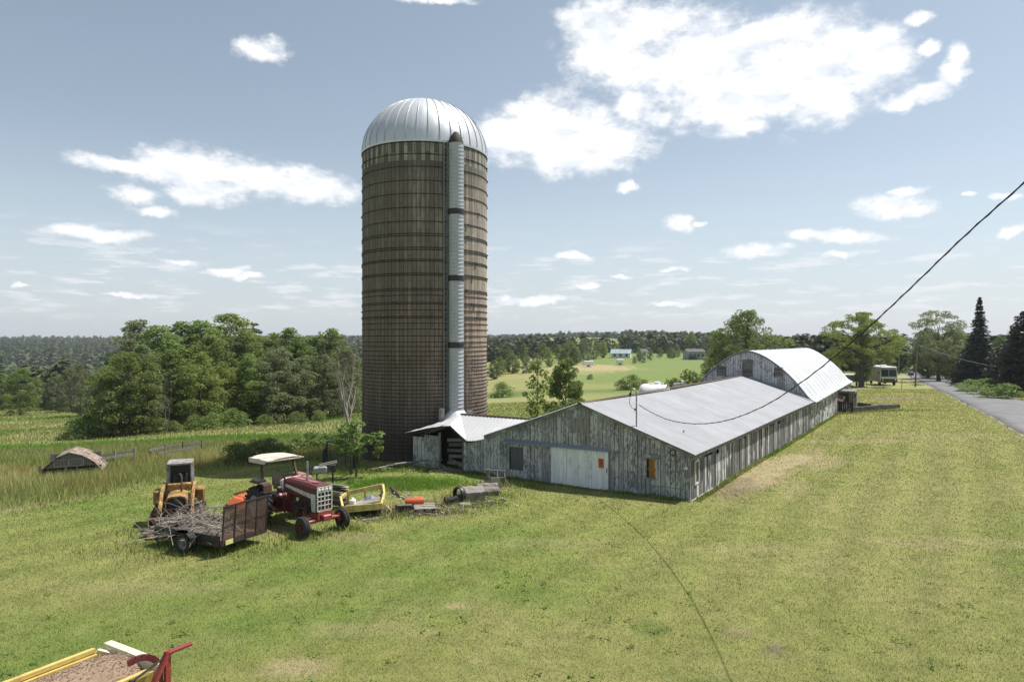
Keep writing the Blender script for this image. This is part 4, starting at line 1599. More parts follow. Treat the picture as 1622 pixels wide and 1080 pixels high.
# front row of the wood, from the left
for (kind, px, y, top, wd, lab) in [
    ('willow', 176, 71, 592, 1.0, 'low dark green tree at the left end of the wood, leafy to the ground'),
    ('maple_a', 206, 71, 556, 1.0, 'dense dark green tree second from the left end of the wood'),
    ('ash_b', 226, 74, 545, 1.2, 'grey green thin leaved tree behind the bare dead tree in the wood'),
    ('ash_a', 268, 76, 552, 1.1, 'mid green tree right beside the bare dead tree in the wood'),
    ('maple_b', 318, 79, 556, 1.0, 'yellow green tree in the middle of the front row of the wood'),
    ('maple_b', 352, 82, 572, .9, 'low yellow green tree with bright lobes in the middle of the wood'),
    ('ash_a', 395, 84, 560, 1.1, 'yellow green tree with fine twigs right of the middle of the wood'),
    ('willow', 440, 86, 548, 1.0, 'grey green willow with pale drooping foliage in the right half of the wood'),
    ('ash_b', 478, 88, 566, 1.1, 'grey green tree right of the pale willow in the wood'),
    ('willow', 512, 90, 560, .9, 'dull grey green tree near the right end of the wood'),
    ('ash_b', 548, 96, 552, 1.0, 'thin grey green tree behind the bare tree beside the silo'),
    ('maple_a', 192, 80, 560, 1.0, 'dark green tree filling the left shoulder of the wood'),
]:
    tree(kind, px, y, top, lab, WG, wd * 1.38)
# taller trees behind
for (kind, px, y, top, wd, lab) in [
    ('ash_b', 222, 92, 505, 1.2, 'pale feathery tree standing tallest over the left part of the wood'),
    ('maple_a', 250, 90, 514, 1.0, 'round topped tree right of the pale feathery one'),
    ('ash_a', 285, 94, 508, 1.1, 'tall mid green tree behind the front row, left of the tallest crown'),
    ('maple_a', 318, 95, 506, 1.0, 'full green tree just left of the tallest crown of the wood'),
    ('maple_b', 362, 98, 495, 1.1, 'tallest crown of the wood, broad and mid green'),
    ('pine', 402, 104, 511, .9, 'dark pine top showing just right of the tallest crown of the wood'),
    ('ash_a', 384, 92, 522, 1.0, 'mid green tree under the dark pine top'),
    ('ash_a', 432, 98, 526, 1.0, 'tree with a level top right of the pine'),
    ('ash_a', 458, 96, 518, 1.1, 'tall tree with a ragged top above the pale willow'),
    ('maple_a', 492, 99, 530, 1.0, 'mid green tree with a shoulder, right of the ragged topped tree'),
    ('ash_a', 524, 100, 519, 1.0, 'tall narrow tree at the right end of the wood'),
    ('willow', 556, 104, 560, 1.0, 'low dark tree where the wood meets the silo edge'),
    ('ash_b', 205, 84, 535, 1.0, 'grey green tree between the dark left end and the feathery tree'),
    ('ash_a', 335, 88, 530, 1.1, 'mid green tree filling the centre of the wood below the tallest crown'),
]:
    tree(kind, px, y, top, lab, WG, wd * 1.38)
tree('dead_b', 262, 70, 578, 'bare grey dead tree with fine branches at the front of the wood', None, 1.2, 'dead_tree')
tree('dead_b', 238, 73, 600, 'smaller bare grey tree left of the bare dead tree in the wood', None, 1.0, 'dead_tree')
tree('dead_b', 138, 80, 532, 'bare twiggy tree rising over the left end of the wood', None, 1.1, 'dead_tree')
tree('dead_a', 557, 49, 516, 'bare white barked dead tree right beside the silo', None, .85, 'dead_tree', rot=2.2)
tree('dead_b', 546, 56, 545, 'slender bare tree just left of the white barked dead tree', None, .9, 'dead_tree')
BG = 'bushes along the foot of the wood'
for (kind, px, y, top, lab) in [
    ('bush_a', 118, 70, 662, 'low grey green bush in front of the left end of the wood'),
    ('bush_a', 140, 69, 655, 'dark bush against the trunk of the leftmost tree of the wood'),
    ('bush_a', 240, 71, 668, 'bush below the bare dead tree of the wood'),
    ('bush_a', 310, 74, 655, 'round grey green bush at the foot of the middle trees'),
    ('bush_a', 335, 75, 652, 'second round bush, right of the one at the foot of the middle trees'),
    ('bush_a', 370, 78, 645, 'taller dark bush at the wood edge above the mown shadow'),
    ('bush_a', 470, 82, 650, 'bush under the pale willow'),
    ('bush_a', 505, 84, 648, 'bush near the white post at the wood edge'),
    ('bush_a', 420, 80, 655, 'dark low bush between tallest crown and willow'),
    ('bush_a', 275, 72, 665, 'low bush just right of the bare dead tree')]:
    tree(kind, px, y, top, lab, BG, 1.3, 'bush', 'bush')
tree('maple_a', 33, 128, 582, 'single dark green tree on the far left meadow edge', None, 1.15)
for (px, y, top, k, lab) in [(88, 150, 588, 'ash_b', 'pale green tree between the single dark tree and the wood'), (112, 140, 580, 'willow', 'grey green tree just left of the wood, on the meadow edge'), (128, 120, 575, 'ash_b', 'thin grey green tree touching the left end of the wood'), (70, 150, 605, 'willow', 'low pale tree right of the single dark tree'), (2, 150, 590, 'ash_a', 'tree cut by the left picture edge')]:
    tree(k, px, y, top, lab, 'trees along the far meadow edge', 1.2)

# shrubs and saplings near the silo
tree('bush_b', 492, 47.4, 682, 'bright green leafy shrub on the mown edge left of the silo', None, 1.7, 'shrub', 'shrub')
tree('bush_b', 520, 47.0, 684, 'second bright green shrub, tucked beside the silo sapling', None, 1.6, 'shrub', 'shrub')
tree('bush_b', 468, 47.6, 692, 'green shrub at the left of the bright pair', None, 1.1, 'shrub', 'shrub')
tree('sumac', 564, 35.2, 663, 'slim sapling with big drooping leaves in front of the silo', None, 1.25, 'sapling', 'sapling')
tree('sumac', 547, 38.6, 672, 'sapling with spreading leaves behind the slim one', None, 1.2, 'sapling', 'sapling')
tree('sumac', 598, 37.6, 694, 'small sapling standing alone against the dark silo foot', None, .85, 'sapling', 'sapling')
for (px, y, top, lab) in [(548, 37.3, 736, 'pale bush inside the wire pen'), (555, 33.6, 755, 'low weed clump by the slim sapling'), (525, 31.5, 775, 'weed clump left of the sapling among the planks')]:
    tree('bush_b', px, y, top, lab, 'weeds by the silo', 1.0, 'weed_bush', 'bush')
tree('bush_a', 578, 28.4, 806, 'dark weeds growing under the yellow frame', None, 1.9, 'weed_bush', 'bush')
for (px, y, top, lab) in [(374, 41.6, 699, 'dark bush in the silo shadow at the mown edge'), (402, 42.4, 695, 'rounder dark bush right of the one at the shadow tip'), (426, 43.2, 692, 'tall dark bush at the back of the silo shadow'), (446, 43.6, 700, 'low dark bush joining the shrubs and the shadow bushes')]:
    tree('bush_a', px, y, top, lab, 'dark bushes behind the silo shadow', 1.5, 'bush', 'bush')

# right of the silo, beyond the wing roof
tree('young', 851, 62, 566, 'thin young tree with see-through crown between silo and barn ridge', None, 1.0)
tree('round_small', 896, 66, 566, 'compact dark green tree beside the thin young tree', None, .8)
for (px, y, top, lab) in [(905, 60, 630, 'green bush behind the barn ridge, below the compact tree'), (885, 61, 640, 'bush between the thin tree and the compact tree'), (870, 60, 652, 'low bush at the foot of the thin young tree'), (925, 66, 634, 'bush right of the compact tree'), (1088, 68, 584, 'tall loose bush at the left foot of the arched barn'), (1068, 68, 598, 'leafy bush behind the white tank'), (1110, 72, 592, 'bush pressed against the arched gable')]:
    tree('bush_a', px, y, top, lab, 'bushes behind the barn', 1.0, 'bush', 'bush')
for (px, y, top, lab) in [(1003, 150, 592, 'dark round bush alone in the pasture'), (985, 150, 601, 'low bush left of the dark pasture bush'), (795, 140, 604, 'grey green bush in the hay field beside the silo'), (935, 190, 592, 'small bush at the pasture corner'), (1020, 155, 600, 'low bush right of the dark pasture bush')]:
    tree('bush_a', px, y, top, lab, 'bushes in the pasture', 1.4, 'bush', 'bush')
tree('walnut', 1181, 150, 489, 'big round leafy tree rising behind the arched barn', None, 1.05)
tree('walnut', 1140, 158, 540, 'dark lower tree at the left side of the big round tree', None, 1.0)
tree('layered', 1364, 118, 493, 'wide open tree with tiered branches over the parked motorhome', None, .95, rot=1.0)
tree('ash_a', 1368, 119, 494, 'upright pale green leader growing through the tiered tree', None, .7)
tree('maple_b', 1320, 150, 548, 'mid green tree behind the arched roof end', None, 1.2)
tree('maple_b', 1400, 190, 545, 'green tree behind the motorhome', None, 1.3)

# across the road
tree('locust', 1487, 135, 490, 'large airy tree with grey green foliage across the road', None, 1.12, rot=.4)
tree('oak', 1470, 150, 518, 'dark full tree behind the airy roadside tree', None, 1.0)
tree('oak', 1510, 145, 520, 'dark tree between the airy tree and the spruce', None, .9)
tree('spruce', 1552, 118, 470, 'tall dark pointed spruce across the road', None, 1.05, 'spruce_tree')
tree('oak', 1585, 150, 532, 'green tree behind the spruce, right side', None, 1.0)
tree('big_conifer', 1622, 92, 492, 'broad dark brownish conifer at the right edge', None, 1.0, 'conifer_tree')
tree('big_conifer', 1588, 104, 545, 'smaller dark conifer between the spruce and the broad one', None, 1.2, 'conifer_tree')
tree('big_conifer', 1535, 122, 545, 'low dark conifer at the left foot of the spruce', None, 1.3, 'conifer_tree')
for (k, px, y, top, wd, lab) in [('bush_b', 1566, 93, 598, 2.3, 'bright green roadside bush in front of the conifers'), ('bush_b', 1540, 101, 600, 2.2, 'bright green roadside bush below the spruce'), ('bush_b', 1594, 86, 606, 2.2, 'low bright bush at the foot of the broad conifer'),
                             ('bush_a', 1510, 150, 574, 1.0, 'rounded green bush under the airy tree'), ('bush_a', 1492, 165, 582, 1.0, 'low bush at the bend of the road'), ('bush_a', 1479, 175, 578, 1.0, 'dark bush at the verge before the white car'), ('bush_a', 1528, 122, 594, 1.0, 'brownish bush on the verge left of the bright ones'), ('bush_b', 1436, 190, 580, 1.0, 'low bush between motorhome and road')]:
    tree(k, px, y, top, lab, 'bushes on the verge', wd, 'bush', 'bush')

# middle distance, right of the silo
rr = random.Random(11)
mid = []
for (px, y, top) in [(792, 235, 566), (812, 250, 562), (834, 240, 566), (850, 262, 560), (870, 270, 556), (782, 220, 572), (800, 300, 548), (830, 320, 545), (860, 330, 545), (885, 320, 547), (903, 300, 541), (925, 310, 537), (940, 330, 536), (955, 345, 540), (893, 270, 556), (910, 275, 552),
                     (1012, 300, 551), (1030, 310, 556), (1045, 340, 552), (1063, 330, 552), (1072, 345, 546), (1120, 360, 532), (1095, 400, 527), (1060, 420, 530), (1140, 330, 528), (1035, 400, 537), (1015, 430, 536), (1130, 420, 525), (975, 380, 545), (1005, 285, 566), (1018, 290, 560)]:
    mid.append((px, y, top))
kinds = ['maple_a', 'ash_a', 'oak', 'maple_b', 'willow', 'walnut']
places = ['in the belt right of the silo', 'on the slope below the teal roofed house', 'beside the grey house']
for i, (px, y, top) in enumerate(mid):
    where = 'in the belt just right of the silo' if px < 890 else ('on the slope before the teal roofed house' if px < 1000 else 'around the grey far house')
    gname = 'field trees ' + where
    tree(kinds[(i * 5 + i // 3) % 6], px, y, top - 2, 'rounded leafy tree ' + where, gname, 1.15, rot=rr.uniform(0, 6))
for px, y, top in [(866, 900, 529), (1220, 700, 528), (1264, 720, 528), (1240, 710, 533)]:
    tree('maple_a', px, y, top, 'lone tree on the skyline ' + ('of the far green hill' if px < 1000 else 'right of the big round tree'), 'lone skyline trees', 1.0)

# ------------------------------------------------------------------ far woods: masses nobody could count
def far_tree_variants(rs, n=6):
    out = []
    for k in range(n):
        H, R_ = 1.0, rs.uniform(.30, .42)
        cs, p, nn, rn = crown_pts(rs, H, .05, R_, SHAPES['broad' if k % 2 else 'oval'], 15, 13, .36)
        nn = (p - np.array([0, 0, .45])) / np.array([R_, R_, .5]) + nn * .18 + np.array([0, 0, .25])
        out.append((leaf_quads(rs, p, nn, .15, .8).reshape(-1, 4, 3), rn))
    for k in range(2):
        p = []
        for t in range(9):
            f = t / 9
            for b in range(7):
                a = rs.uniform(0, 6.28)
                r = .22 * (1 - f) * rs.uniform(.4, 1) + .01
                p.append((r * math.cos(a), r * math.sin(a), .08 + f * .92))
        p = np.array(p)
        out.append((leaf_quads(rs, p, p * np.array([3, 3, .1]) + np.array([0, 0, .3]) + rs.normal(size=p.shape) * .15, .15, .7).reshape(-1, 4, 3), np.full(len(p), .05)))
    return out


def forest(name, pts, hts, label, cat='wood', seed=1, conif=.12):
    rs = np.random.RandomState(seed)
    var = far_tree_variants(rs)
    Vs, Rn = [], []
    pick = np.where(rs.uniform(size=len(pts)) < conif, rs.randint(6, 8, len(pts)), rs.randint(0, 6, len(pts)))
    ang = rs.uniform(0, 6.28, len(pts))
    zz = terrain(pts[:, 0], pts[:, 1])
    for k in range(len(var)):
        sel = np.nonzero(pick == k)[0]
        if not len(sel):
            continue
        v, rn = var[k]
        c, s = np.cos(ang[sel]), np.sin(ang[sel])
        h = hts[sel]
        wd = h * rs.uniform(.9, 1.35, len(sel))
        x = (v[None, :, :, 0] * c[:, None, None] - v[None, :, :, 1] * s[:, None, None]) * wd[:, None, None] + pts[sel, 0][:, None, None]
        y = (v[None, :, :, 0] * s[:, None, None] + v[None, :, :, 1] * c[:, None, None]) * wd[:, None, None] + pts[sel, 1][:, None, None]
        z = v[None, :, :, 2] * h[:, None, None] + zz[sel][:, None, None]
        Vs.append(np.stack([x, y, z], -1).reshape(-1, 3))
        tone = rs.uniform(0, .55, len(sel))
        Rn.append(np.clip(rn[None, :] * .5 + tone[:, None], 0, 1).ravel())
    V = np.concatenate(Vs)
    me = np_mesh(name, V, quads(V), M['forest'], [('rnd', 'FLOAT', 'FACE', np.concatenate(Rn))])
    o = link(name, me, None)
    return tag(o, label, cat, None, 'stuff')


def scatter(rs, n, b0, b1, y0, y1, keep=None):
    out = []
    tot = 0
    while tot < n:
        m = n * 3
        y = np.sqrt(rs.uniform(y0 ** 2, y1 ** 2, m))
        b = rs.uniform(b0, b1, m)
        x = b * y
        if keep is not None:
            k = keep(x, y, b)
            x, y = x[k], y[k]
        out.append(np.stack([x, y], 1))
        tot += len(x)
    return np.concatenate(out)[:n]


rs_ = np.random.RandomState(5)
pts = np.concatenate([scatter(rs_, 700, -1.0, -.16, 170, 420), scatter(rs_, 2600, -1.0, -.12, 420, 1750)])
forest('wooded_hillside', pts, rs_.uniform(9, 15, len(pts)) * np.where(pts[:, 1] < 420, .85, 1.05), 'dark wooded hillside across the valley behind the left meadow', 'wood', 2)


def keepr(x, y, b):
    hill = ((x - 70) / 80) ** 2 + ((y - 900) / 130) ** 2 > 1
    gap = ~((b > .12) & (b < .30) & (y < 400))
    return hill & gap & (np.abs(b - .40) * y > 14) & (woodland(x, y) > .5)


pts = np.concatenate([scatter(rs_, 380, -.10, .36, 380, 600, keepr), scatter(rs_, 1900, -.12, .42, 600, 1700, keepr)])
forest('far_wood', pts, rs_.uniform(7, 12.5, len(pts)), 'far dark wood along the hills between the silo and the big round tree', 'wood', 3, .06)
pts = np.concatenate([scatter(rs_, 330, .37, .585, 190, 420), scatter(rs_, 900, .38, 1.0, 420, 1500)])
forest('roadside_wood', pts, rs_.uniform(8, 12, len(pts)), 'far wood behind the motorhome and the road bend', 'wood', 4, .05)
pts = scatter(rs_, 240, .60, 1.0, 165, 400)
forest('house_wood', pts, rs_.uniform(9, 13, len(pts)), 'wood behind the spruce and the white house', 'wood', 6)

# ------------------------------------------------------------------ grass
def blades(name, X, Y, hgt, wid, seed, label, lean=.45, colmul=None, seeds=False):
    rs = np.random.RandomState(seed)
    n = len(X)
    Z = terrain(X, Y)
    a = rs.uniform(0, 2 * math.pi, n)
    h = hgt * rs.uniform(.55, 1.3, n)
    w = wid * rs.uniform(.7, 1.3, n)
    l = rs.uniform(.1, 1, n) * lean * h
    b = rs.uniform(0, 2 * math.pi, n)
    ux, uy = np.cos(a) * w / 2, np.sin(a) * w / 2
    V = np.zeros((n, 3, 3))
    V[:, 0] = np.stack([X - ux, Y - uy, Z - .01], 1)
    V[:, 1] = np.stack([X + ux, Y + uy, Z - .01], 1)
    V[:, 2] = np.stack([X + np.cos(b) * l, Y + np.sin(b) * l, Z + h], 1)
    T = tint(X, Y)
    if colmul is not None:
        T = T * colmul(rs, n, X, Y)
    C4 = np.concatenate([np.repeat(T, 3, 0), np.ones((3 * n, 1))], 1)
    me = np_mesh(name, V.reshape(-1, 3), np.arange(3 * n).reshape(-1, 3), M['blades'], [('tint', 'FLOAT_COLOR', 'POINT', C4), ('rnd', 'FLOAT', 'FACE', rs.uniform(0, 1, n))])
    return tag(link(name, me, None), label, 'grass', None, 'stuff')


rs_ = np.random.RandomState(8)


def in_barn(x, y):
    dx, dy = x - BC.x, y - BC.y
    w, s = dx * BU.x + dy * BU.y, dx * BV.x + dy * BV.y
    return ((w > -.04) & (w < 58) & (s > -.06) & (s < 16)) | ((x - SC.x) ** 2 + (y - SC.y) ** 2 < (SR + .05) ** 2)


def lawn_sample(n, y0, y1):
    # fewer, wider blades with distance: density falls smoothly as 1 / y**1.6
    u = rs_.uniform(0, 1, n)
    e = .4
    y = (y0 ** e + u * (y1 ** e - y0 ** e)) ** (1 / e)
    x = rs_.uniform(-.95, 1.08, n) * y
    k = (x > lawn_edge(y) - .3) & ~in_barn(x, y) & (road_dist(x, y) > 3.5)
    T = tint(x, y)
    k &= (T[:, 1] / T[:, 0] > .86) | (rs_.uniform(size=n) < .35)
    return x[k], y[k]


X, Y = lawn_sample(820000, 11.0, 110)
hh = np.clip(.034 + .0006 * Y, 0, .075)
wwid = .0011 * Y


def lawn_col(rs, n, X, Y):
    dry = rs.uniform(size=n) < .22
    m = np.where(dry[:, None], np.array([[1.45, 1.2, 1.25]]), np.array([[1.0, 1.08, .95]]))
    return m * rs.uniform(.95, 1.55, n)[:, None]


blades('lawn_grass', X, Y, hh, wwid, 3, 'short mown lawn grass, green with dry straw blades', .8, lawn_col)


def meadow_sample(n, y0, y1, b0, b1):
    y = np.sqrt(rs_.uniform(y0 ** 2, y1 ** 2, n))
    x = rs_.uniform(b0, b1, n) * y
    e = lawn_edge(y)
    k = (x < e + .5 * rs_.normal(size=n)) & ~in_barn(x, y) & (x < .36 * y)
    return x[k], y[k]


x1, y1 = meadow_sample(130000, 25, 60, -.80, 0)
x2, y2 = meadow_sample(100000, 60, 190, -.80, -.1)
x3, y3 = meadow_sample(26000, 50, 120, -.06, .36)
lush = sstep(54, 57, y2) * sstep(69, 63, y2)
e1 = lawn_edge(y1) - x1
tall = np.clip(.35 + .65 * fbm(x1 / 4, y1 / 4, 41, 3) * 1.2, .3, 1.1) * (.35 + .65 * sstep(0, 2.0, e1))
tall *= 1 - .45 * sstep(50, 60, y1)
hh = np.concatenate([.72 * tall, np.full(len(x2), .26), np.full(len(x3), .22)])
wwid = np.concatenate([.0010 * y1, .0014 * y2, .0013 * y3])
X, Y = np.concatenate([x1, x2, x3]), np.concatenate([y1, y2, y3])


def mead_col(rs, n, X, Y):
    e = lawn_edge(Y) - X
    near = sstep(30, 33, Y) * sstep(50, 46, Y) * sstep(1, 3, e)
    f = fbm(X / 3.0, Y / 3.0, 51, 3)
    straw = (rs.uniform(size=n) < .16 + .42 * near * sstep(.42, .55, f))
    rust = near * sstep(.60, .68, fbm(X / 2.0, Y / 2.0, 53, 3)) > rs.uniform(size=n)
    m = np.where(straw[:, None], np.array([[1.22, 1.18, 1.08]]), np.array([[.92, 1.08, .88]]))
    m = np.where(rust[:, None], np.array([[1.05, .92, .82]]), m)
    return m * rs.uniform(1.1, 1.75, n)[:, None]


blades('meadow_grass', X, Y, hh, wwid, 4, 'tall uncut meadow grass, tan and green, left of the mown lawn', .5, mead_col)
# uncut grass along the barn foot and round the parked machines, and broad leaved weeds in the lawn
ex, ey, eh = [], [], []
for (w0, w1, s0, s1, n) in ((-.40, -.02, -.1, 12.4, 5000), (0, 47, -.42, -.10, 9000)):
    w, s = rs_.uniform(w0, w1, n), rs_.uniform(s0, s1, n)
    ex.append(BC.x + BU.x * w + BV.x * s)
    ey.append(BC.y + BU.y * w + BV.y * s)
    eh.append(.05 + .22 * fbm(w * 1.3, s * 1.3, 61, 3) ** 2 * rs_.uniform(.4, 1.6, n))
for (px, py, rx, ry, n) in ((480, 852, .5, .25, 500), (542, 839, .5, .25, 400), (575, 816, 1.2, .5, 1600), (650, 812, 1.3, .4, 1200), (735, 799, .9, .4, 1200), (760, 786, .8, .3, 700), (786, 770, .9, .4, 900), (300, 872, 1.8, .6, 1800), (285, 842, 1.3, .6, 1200), (380, 826, 1.0, .4, 800), (600, 747, 2.5, .4, 1500), (1320, 655, 1.5, .4, 500), (1380, 652, 3.0, .4, 900), (1452, 610, .6, .3, 200)):
    q = P(px, py)
    ex.append(q.x + rs_.normal(size=n) * rx)
    ey.append(q.y + rs_.normal(size=n) * ry)
    eh.append(rs_.uniform(.06, .26, n))
ex, ey, eh = np.concatenate(ex), np.concatenate(ey), np.concatenate(eh)
blades('edge_grass', ex, ey, eh, .0012 * ey, 9, 'longer uncut grass along the barn foot and round the parked machines', .7, lambda rs, n, X, Y: np.array([[.8, .95, .75]]) * rs.uniform(.9, 1.6, n)[:, None])


def lawn_weeds():
    rs = np.random.RandomState(12)
    n = 900
    y = (12.5 ** .7 + rs.uniform(0, 1, n) * (46 ** .7 - 12.5 ** .7)) ** (1 / .7)
    x = rs.uniform(-.8, .8, n) * y
    k = (x > lawn_edge(y) + .3) & ~in_barn(x, y) & (road_dist(x, y) > 4) & (fbm(x / 3, y / 3, 71, 3) > .47)
    x, y = x[k], y[k]
    m = 9
    cx = np.repeat(x, m) + rs.normal(size=len(x) * m) * .07
    cy = np.repeat(y, m) + rs.normal(size=len(x) * m) * .07
    C = np.stack([cx, cy, terrain(cx, cy) + rs.uniform(.03, .07, len(cx))], 1)
    V = leaf_quads(rs, C, rs.normal(size=(len(C), 3)) * .35 + np.array([0, 0, 1]), .075, .6)
    T = tint(cx, cy) * np.array([[.85, 1.08, .78]])
    me = np_mesh('lawn_weeds', V, quads(V), M['blades'], [('tint', 'FLOAT_COLOR', 'POINT', np.concatenate([np.repeat(T, 4, 0), np.ones((len(V), 1))], 1)), ('rnd', 'FLOAT', 'FACE', rs.uniform(0, 1, len(C)))])
    tag(link('lawn_weeds', me, None), 'low broad leaved weeds dotted through the mown lawn', 'weeds', None, 'stuff')


lawn_weeds()
# the rank green mound by the silo
q = P(640, 768)
X, Y = q.x + rs_.normal(size=16000) * 1.9, q.y + rs_.normal(size=16000) * .95
r = np.hypot((X - q.x) / 4.2, (Y - q.y) / 2.1)
k = ~in_barn(X, Y) & (r < 1.2) & (rs_.uniform(size=16000) < 1.3 - r) & (Y > q.y - 1.9 + .5 * fbm(X, Y, 3, 3))
blades('weeds', X[k], Y[k], .26 * np.clip(1.15 - r[k], .2, 1) * (.4 + 1.2 * fbm(X[k] * 1.4, Y[k] * 1.4, 8, 3)), .032, 6, 'rank bright green weeds on the mound before the shed wing', .8, lambda rs, n, X, Y: rs.uniform(1.0, 1.8, n)[:, None] * np.ones((1, 3)))
# ------------------------------------------------------------------ machines
def wheel(parent, c, axis, R_, w, rim_r, tyre_kind='smooth', rim_mat='white_paint', lug=0, dish=.3):
    """tyre with its own rim as sub-part; axis points to the outer side"""
    ax = Vector(axis).normalized()
    h = w / 2
    tb = MB()
    k = .16 * R_
    prof = [(rim_r, -h * .8), (rim_r + (R_ - rim_r) * .45, -h), (R_ - k * .5, -h * .86), (R_, -h * .5)]
    if tyre_kind == 'ribbed':
        prof += [(R_, -h * .36), (R_ - .02, -h * .30), (R_ - .02, -h * .2), (R_ + .012, -h * .14), (R_ + .012, h * .14), (R_ - .02, h * .2), (R_ - .02, h * .30), (R_, h * .36)]
    prof += [(R_, h * .5), (R_ - k * .5, h * .86), (rim_r + (R_ - rim_r) * .45, h), (rim_r, h * .8), (rim_r - .02, 0)]
    tb.lathe(prof, 36, c, ax, closed=True)
    c = Vector(c)
    if lug:
        e1 = Vector((0, 0, 1)).cross(ax).normalized()
        e2 = ax.cross(e1)
        for i in range(lug):
            a = 2 * math.pi * i / lug
            sgn = 1 if i % 2 else -1
            rad = e1 * math.cos(a) + e2 * math.sin(a)
            a2 = a + .20
            rad2 = e1 * math.cos(a2) + e2 * math.sin(a2)
            tb.beam(c + rad2 * (R_ + .015) + ax * (sgn * .02), c + rad * (R_ - .02) + ax * (sgn * h * .96), .075, .075, up=rad)
    t = tb.build('tyre', M['rubber'], parent)
    rb_ = MB()
    d = h * (.8 - dish)
    rb_.lathe([(rim_r + .01, h * .78), (rim_r - .03, h * .74), (rim_r - .05, d * .5), (rim_r * .62, d * .25), (rim_r * .35, d * .5), (rim_r * .33, d + .02), (.03, d + .05), (0, d + .05)], 28, c, ax)
    e1 = Vector((0, 0, 1)).cross(ax).normalized()
    e2 = ax.cross(e1)
    for i in range(6):
        a = 2 * math.pi * i / 6
        q = c + (e1 * math.cos(a) + e2 * math.sin(a)) * rim_r * .24 + ax * (d + .04)
        rb_.tube([q, q + ax * .03], .018, 6)
    for i in range(5):
        a = 2 * math.pi * i / 5
        q = c + (e1 * math.cos(a) + e2 * math.sin(a)) * rim_r * .66 + ax * (d * .28)
        rb_.tube([q, q + ax * .012], rim_r * .09, 8)
    rb_.build('rim', M[rim_mat], t)
    return t


# ---- old red farm tractor, local x forwards
fmid = Vector((-6.86, 24.76, 0))
TF = Vector((.75, -.66, 0)).normalized()
tr_o = fmid - TF * 2.62
tr_rz = math.atan2(TF.y, TF.x)
trac = thing('farm_tractor', 'old red farm tractor with a white canopy, white hood stripe and narrow exhaust stack', 'tractor', (tr_o.x, tr_o.y, gz(tr_o.x, tr_o.y)), tr_rz)
hood = MB()
sec = [(.55, .34, 1.79), (1.2, .34, 1.80), (2.0, .33, 1.785), (2.66, .315, 1.75)]
vs, fs = [], []
for (x, w, z) in sec:
    vs += [(x, -w, 1.26), (x, -w, z - .10), (x, -w * .80, z), (x, w * .80, z), (x, w, z - .10), (x, w, 1.26)]
for i in range(len(sec) - 1):
    for k in range(5):
        a = i * 6 + k
        fs.append((a, a + 1, a + 7, a + 6))
fs += [(0, 5, 4, 3, 2, 1), tuple(18 + k for k in range(6))]
hood.add(vs, fs)
hood.box((.57, 0, 1.56), (.14, .74, .52), ch=.05)
hd_ = hood.build('hood', M['red'], trac)
MB().box((1.5, 0, 1.802), (1.5, .16, .015)).box((1.9, -.18, 1.79), (.5, .05, .03)).build('hood_top_strip', M['faded_red'], hd_)
stp = MB()
for s in (-1, 1):
    y = s * .349
    th = (0, s * .008, 0)
    stp.prism([(.66, y, 1.60), (2.2, y - s * .012, 1.46), (2.64, y - s * .025, 1.46), (2.64, y - s * .025, .82), (2.40, y - s * .02, .82), (2.34, y - s * .02, 1.29), (2.1, y - s * .01, 1.32), (.66, y, 1.49)], th)
stp.build('white_stripe', M['white_paint'], hd_)
dec = MB()
for s in (-1, 1):
    y = s * .305
    dec.box((1.42, y, 1.12), (.17, .012, .13), rot=None)
dec.build('yellow_decal', M['plate'], hd_)
eng = MB()
eng.box((1.85, 0, .98), (1.75, .56, .52), ch=.04).box((1.9, 0, .66), (1.3, .42, .30), ch=.04)
for k in range(5):
    eng.tube([(1.3 + k * .22, -.29, 1.12), (1.3 + k * .22, -.33, .95)], .035, 6)
eng.tube([(1.1, -.32, .86), (2.3, -.34, .86)], .05, 8).box((1.45, -.33, .78), (.3, .12, .22), ch=.02).tube([(2.1, -.36, 1.0), (2.1, -.36, .7)], .07, 10).box((2.2, -.31, 1.04), (.3, .05, .14))
eng.build('engine', M['dark_engine'], trac)
bd = MB()
bd.box((.45, 0, .74), (1.7, .5, .52), ch=.06).box((-.3, 0, .80), (.75, .62, .62), ch=.07).tube([(-.3, -.85, .72), (-.3, .85, .72)], .12, 14).box((.4, 0, 1.02), (.8, .8, .05)).box((.75, 0, 1.15), (.22, .62, .5), ch=.04)
bd.box((.55, -.55, .62), (.5, .5, .04)).box((.85, -.5, .82), (.05, .06, .5)).tube([(.5, -.3, 1.0), (.55, -.45, 1.35)], .02, 6).tube([(.62, -.3, 1.0), (.68, -.42, 1.3)], .02, 6)
bd.build('transmission', M['red'], trac)
fr = MB()
fr.box((2.62, 0, .62), (.6, .34, .22), ch=.03).box((2.66, 0, .66), (.12, .5, .12), ch=.03).box((2.25, -.26, .66), (1.0, .07, .2)).box((2.25, .26, .66), (1.0, .07, .2))
fr.build('front_bolster', M['bright_red'], trac)
axm = MB()
axm.tube([(2.62, -.74, .50), (2.62, -.35, .53), (2.62, .35, .53), (2.62, .74, .50)], [.06, .08, .08, .06], 10)
for s in (-1, 1):
    axm.tube([(2.62, s * .70, .62), (2.62, s * .70, .34)], .055, 10).tube([(2.62, s * .68, .40), (2.62, s * .84, .39)], .04, 8)
axm.tube([(2.42, -.62, .56), (2.42, .62, .56)], .022, 6)
axm.build('front_axle', M['bright_red'], trac)
for s in (-1, 1):
    wheel(trac, (2.62, s * .83, .385), (0, s, 0), .385, .22, .19, 'ribbed', 'red')
for s in (-1, 1):
    wheel(trac, (-.3, s * .93, .72), (0, s, 0), .72, .42, .40, 'lug', 'white_paint', 40, .5)
gr = MB()
gr.box((2.685, 0, 1.30), (.05, .60, .84))
gfr = gr.build('grille', M['black'], trac)
gb = MB()
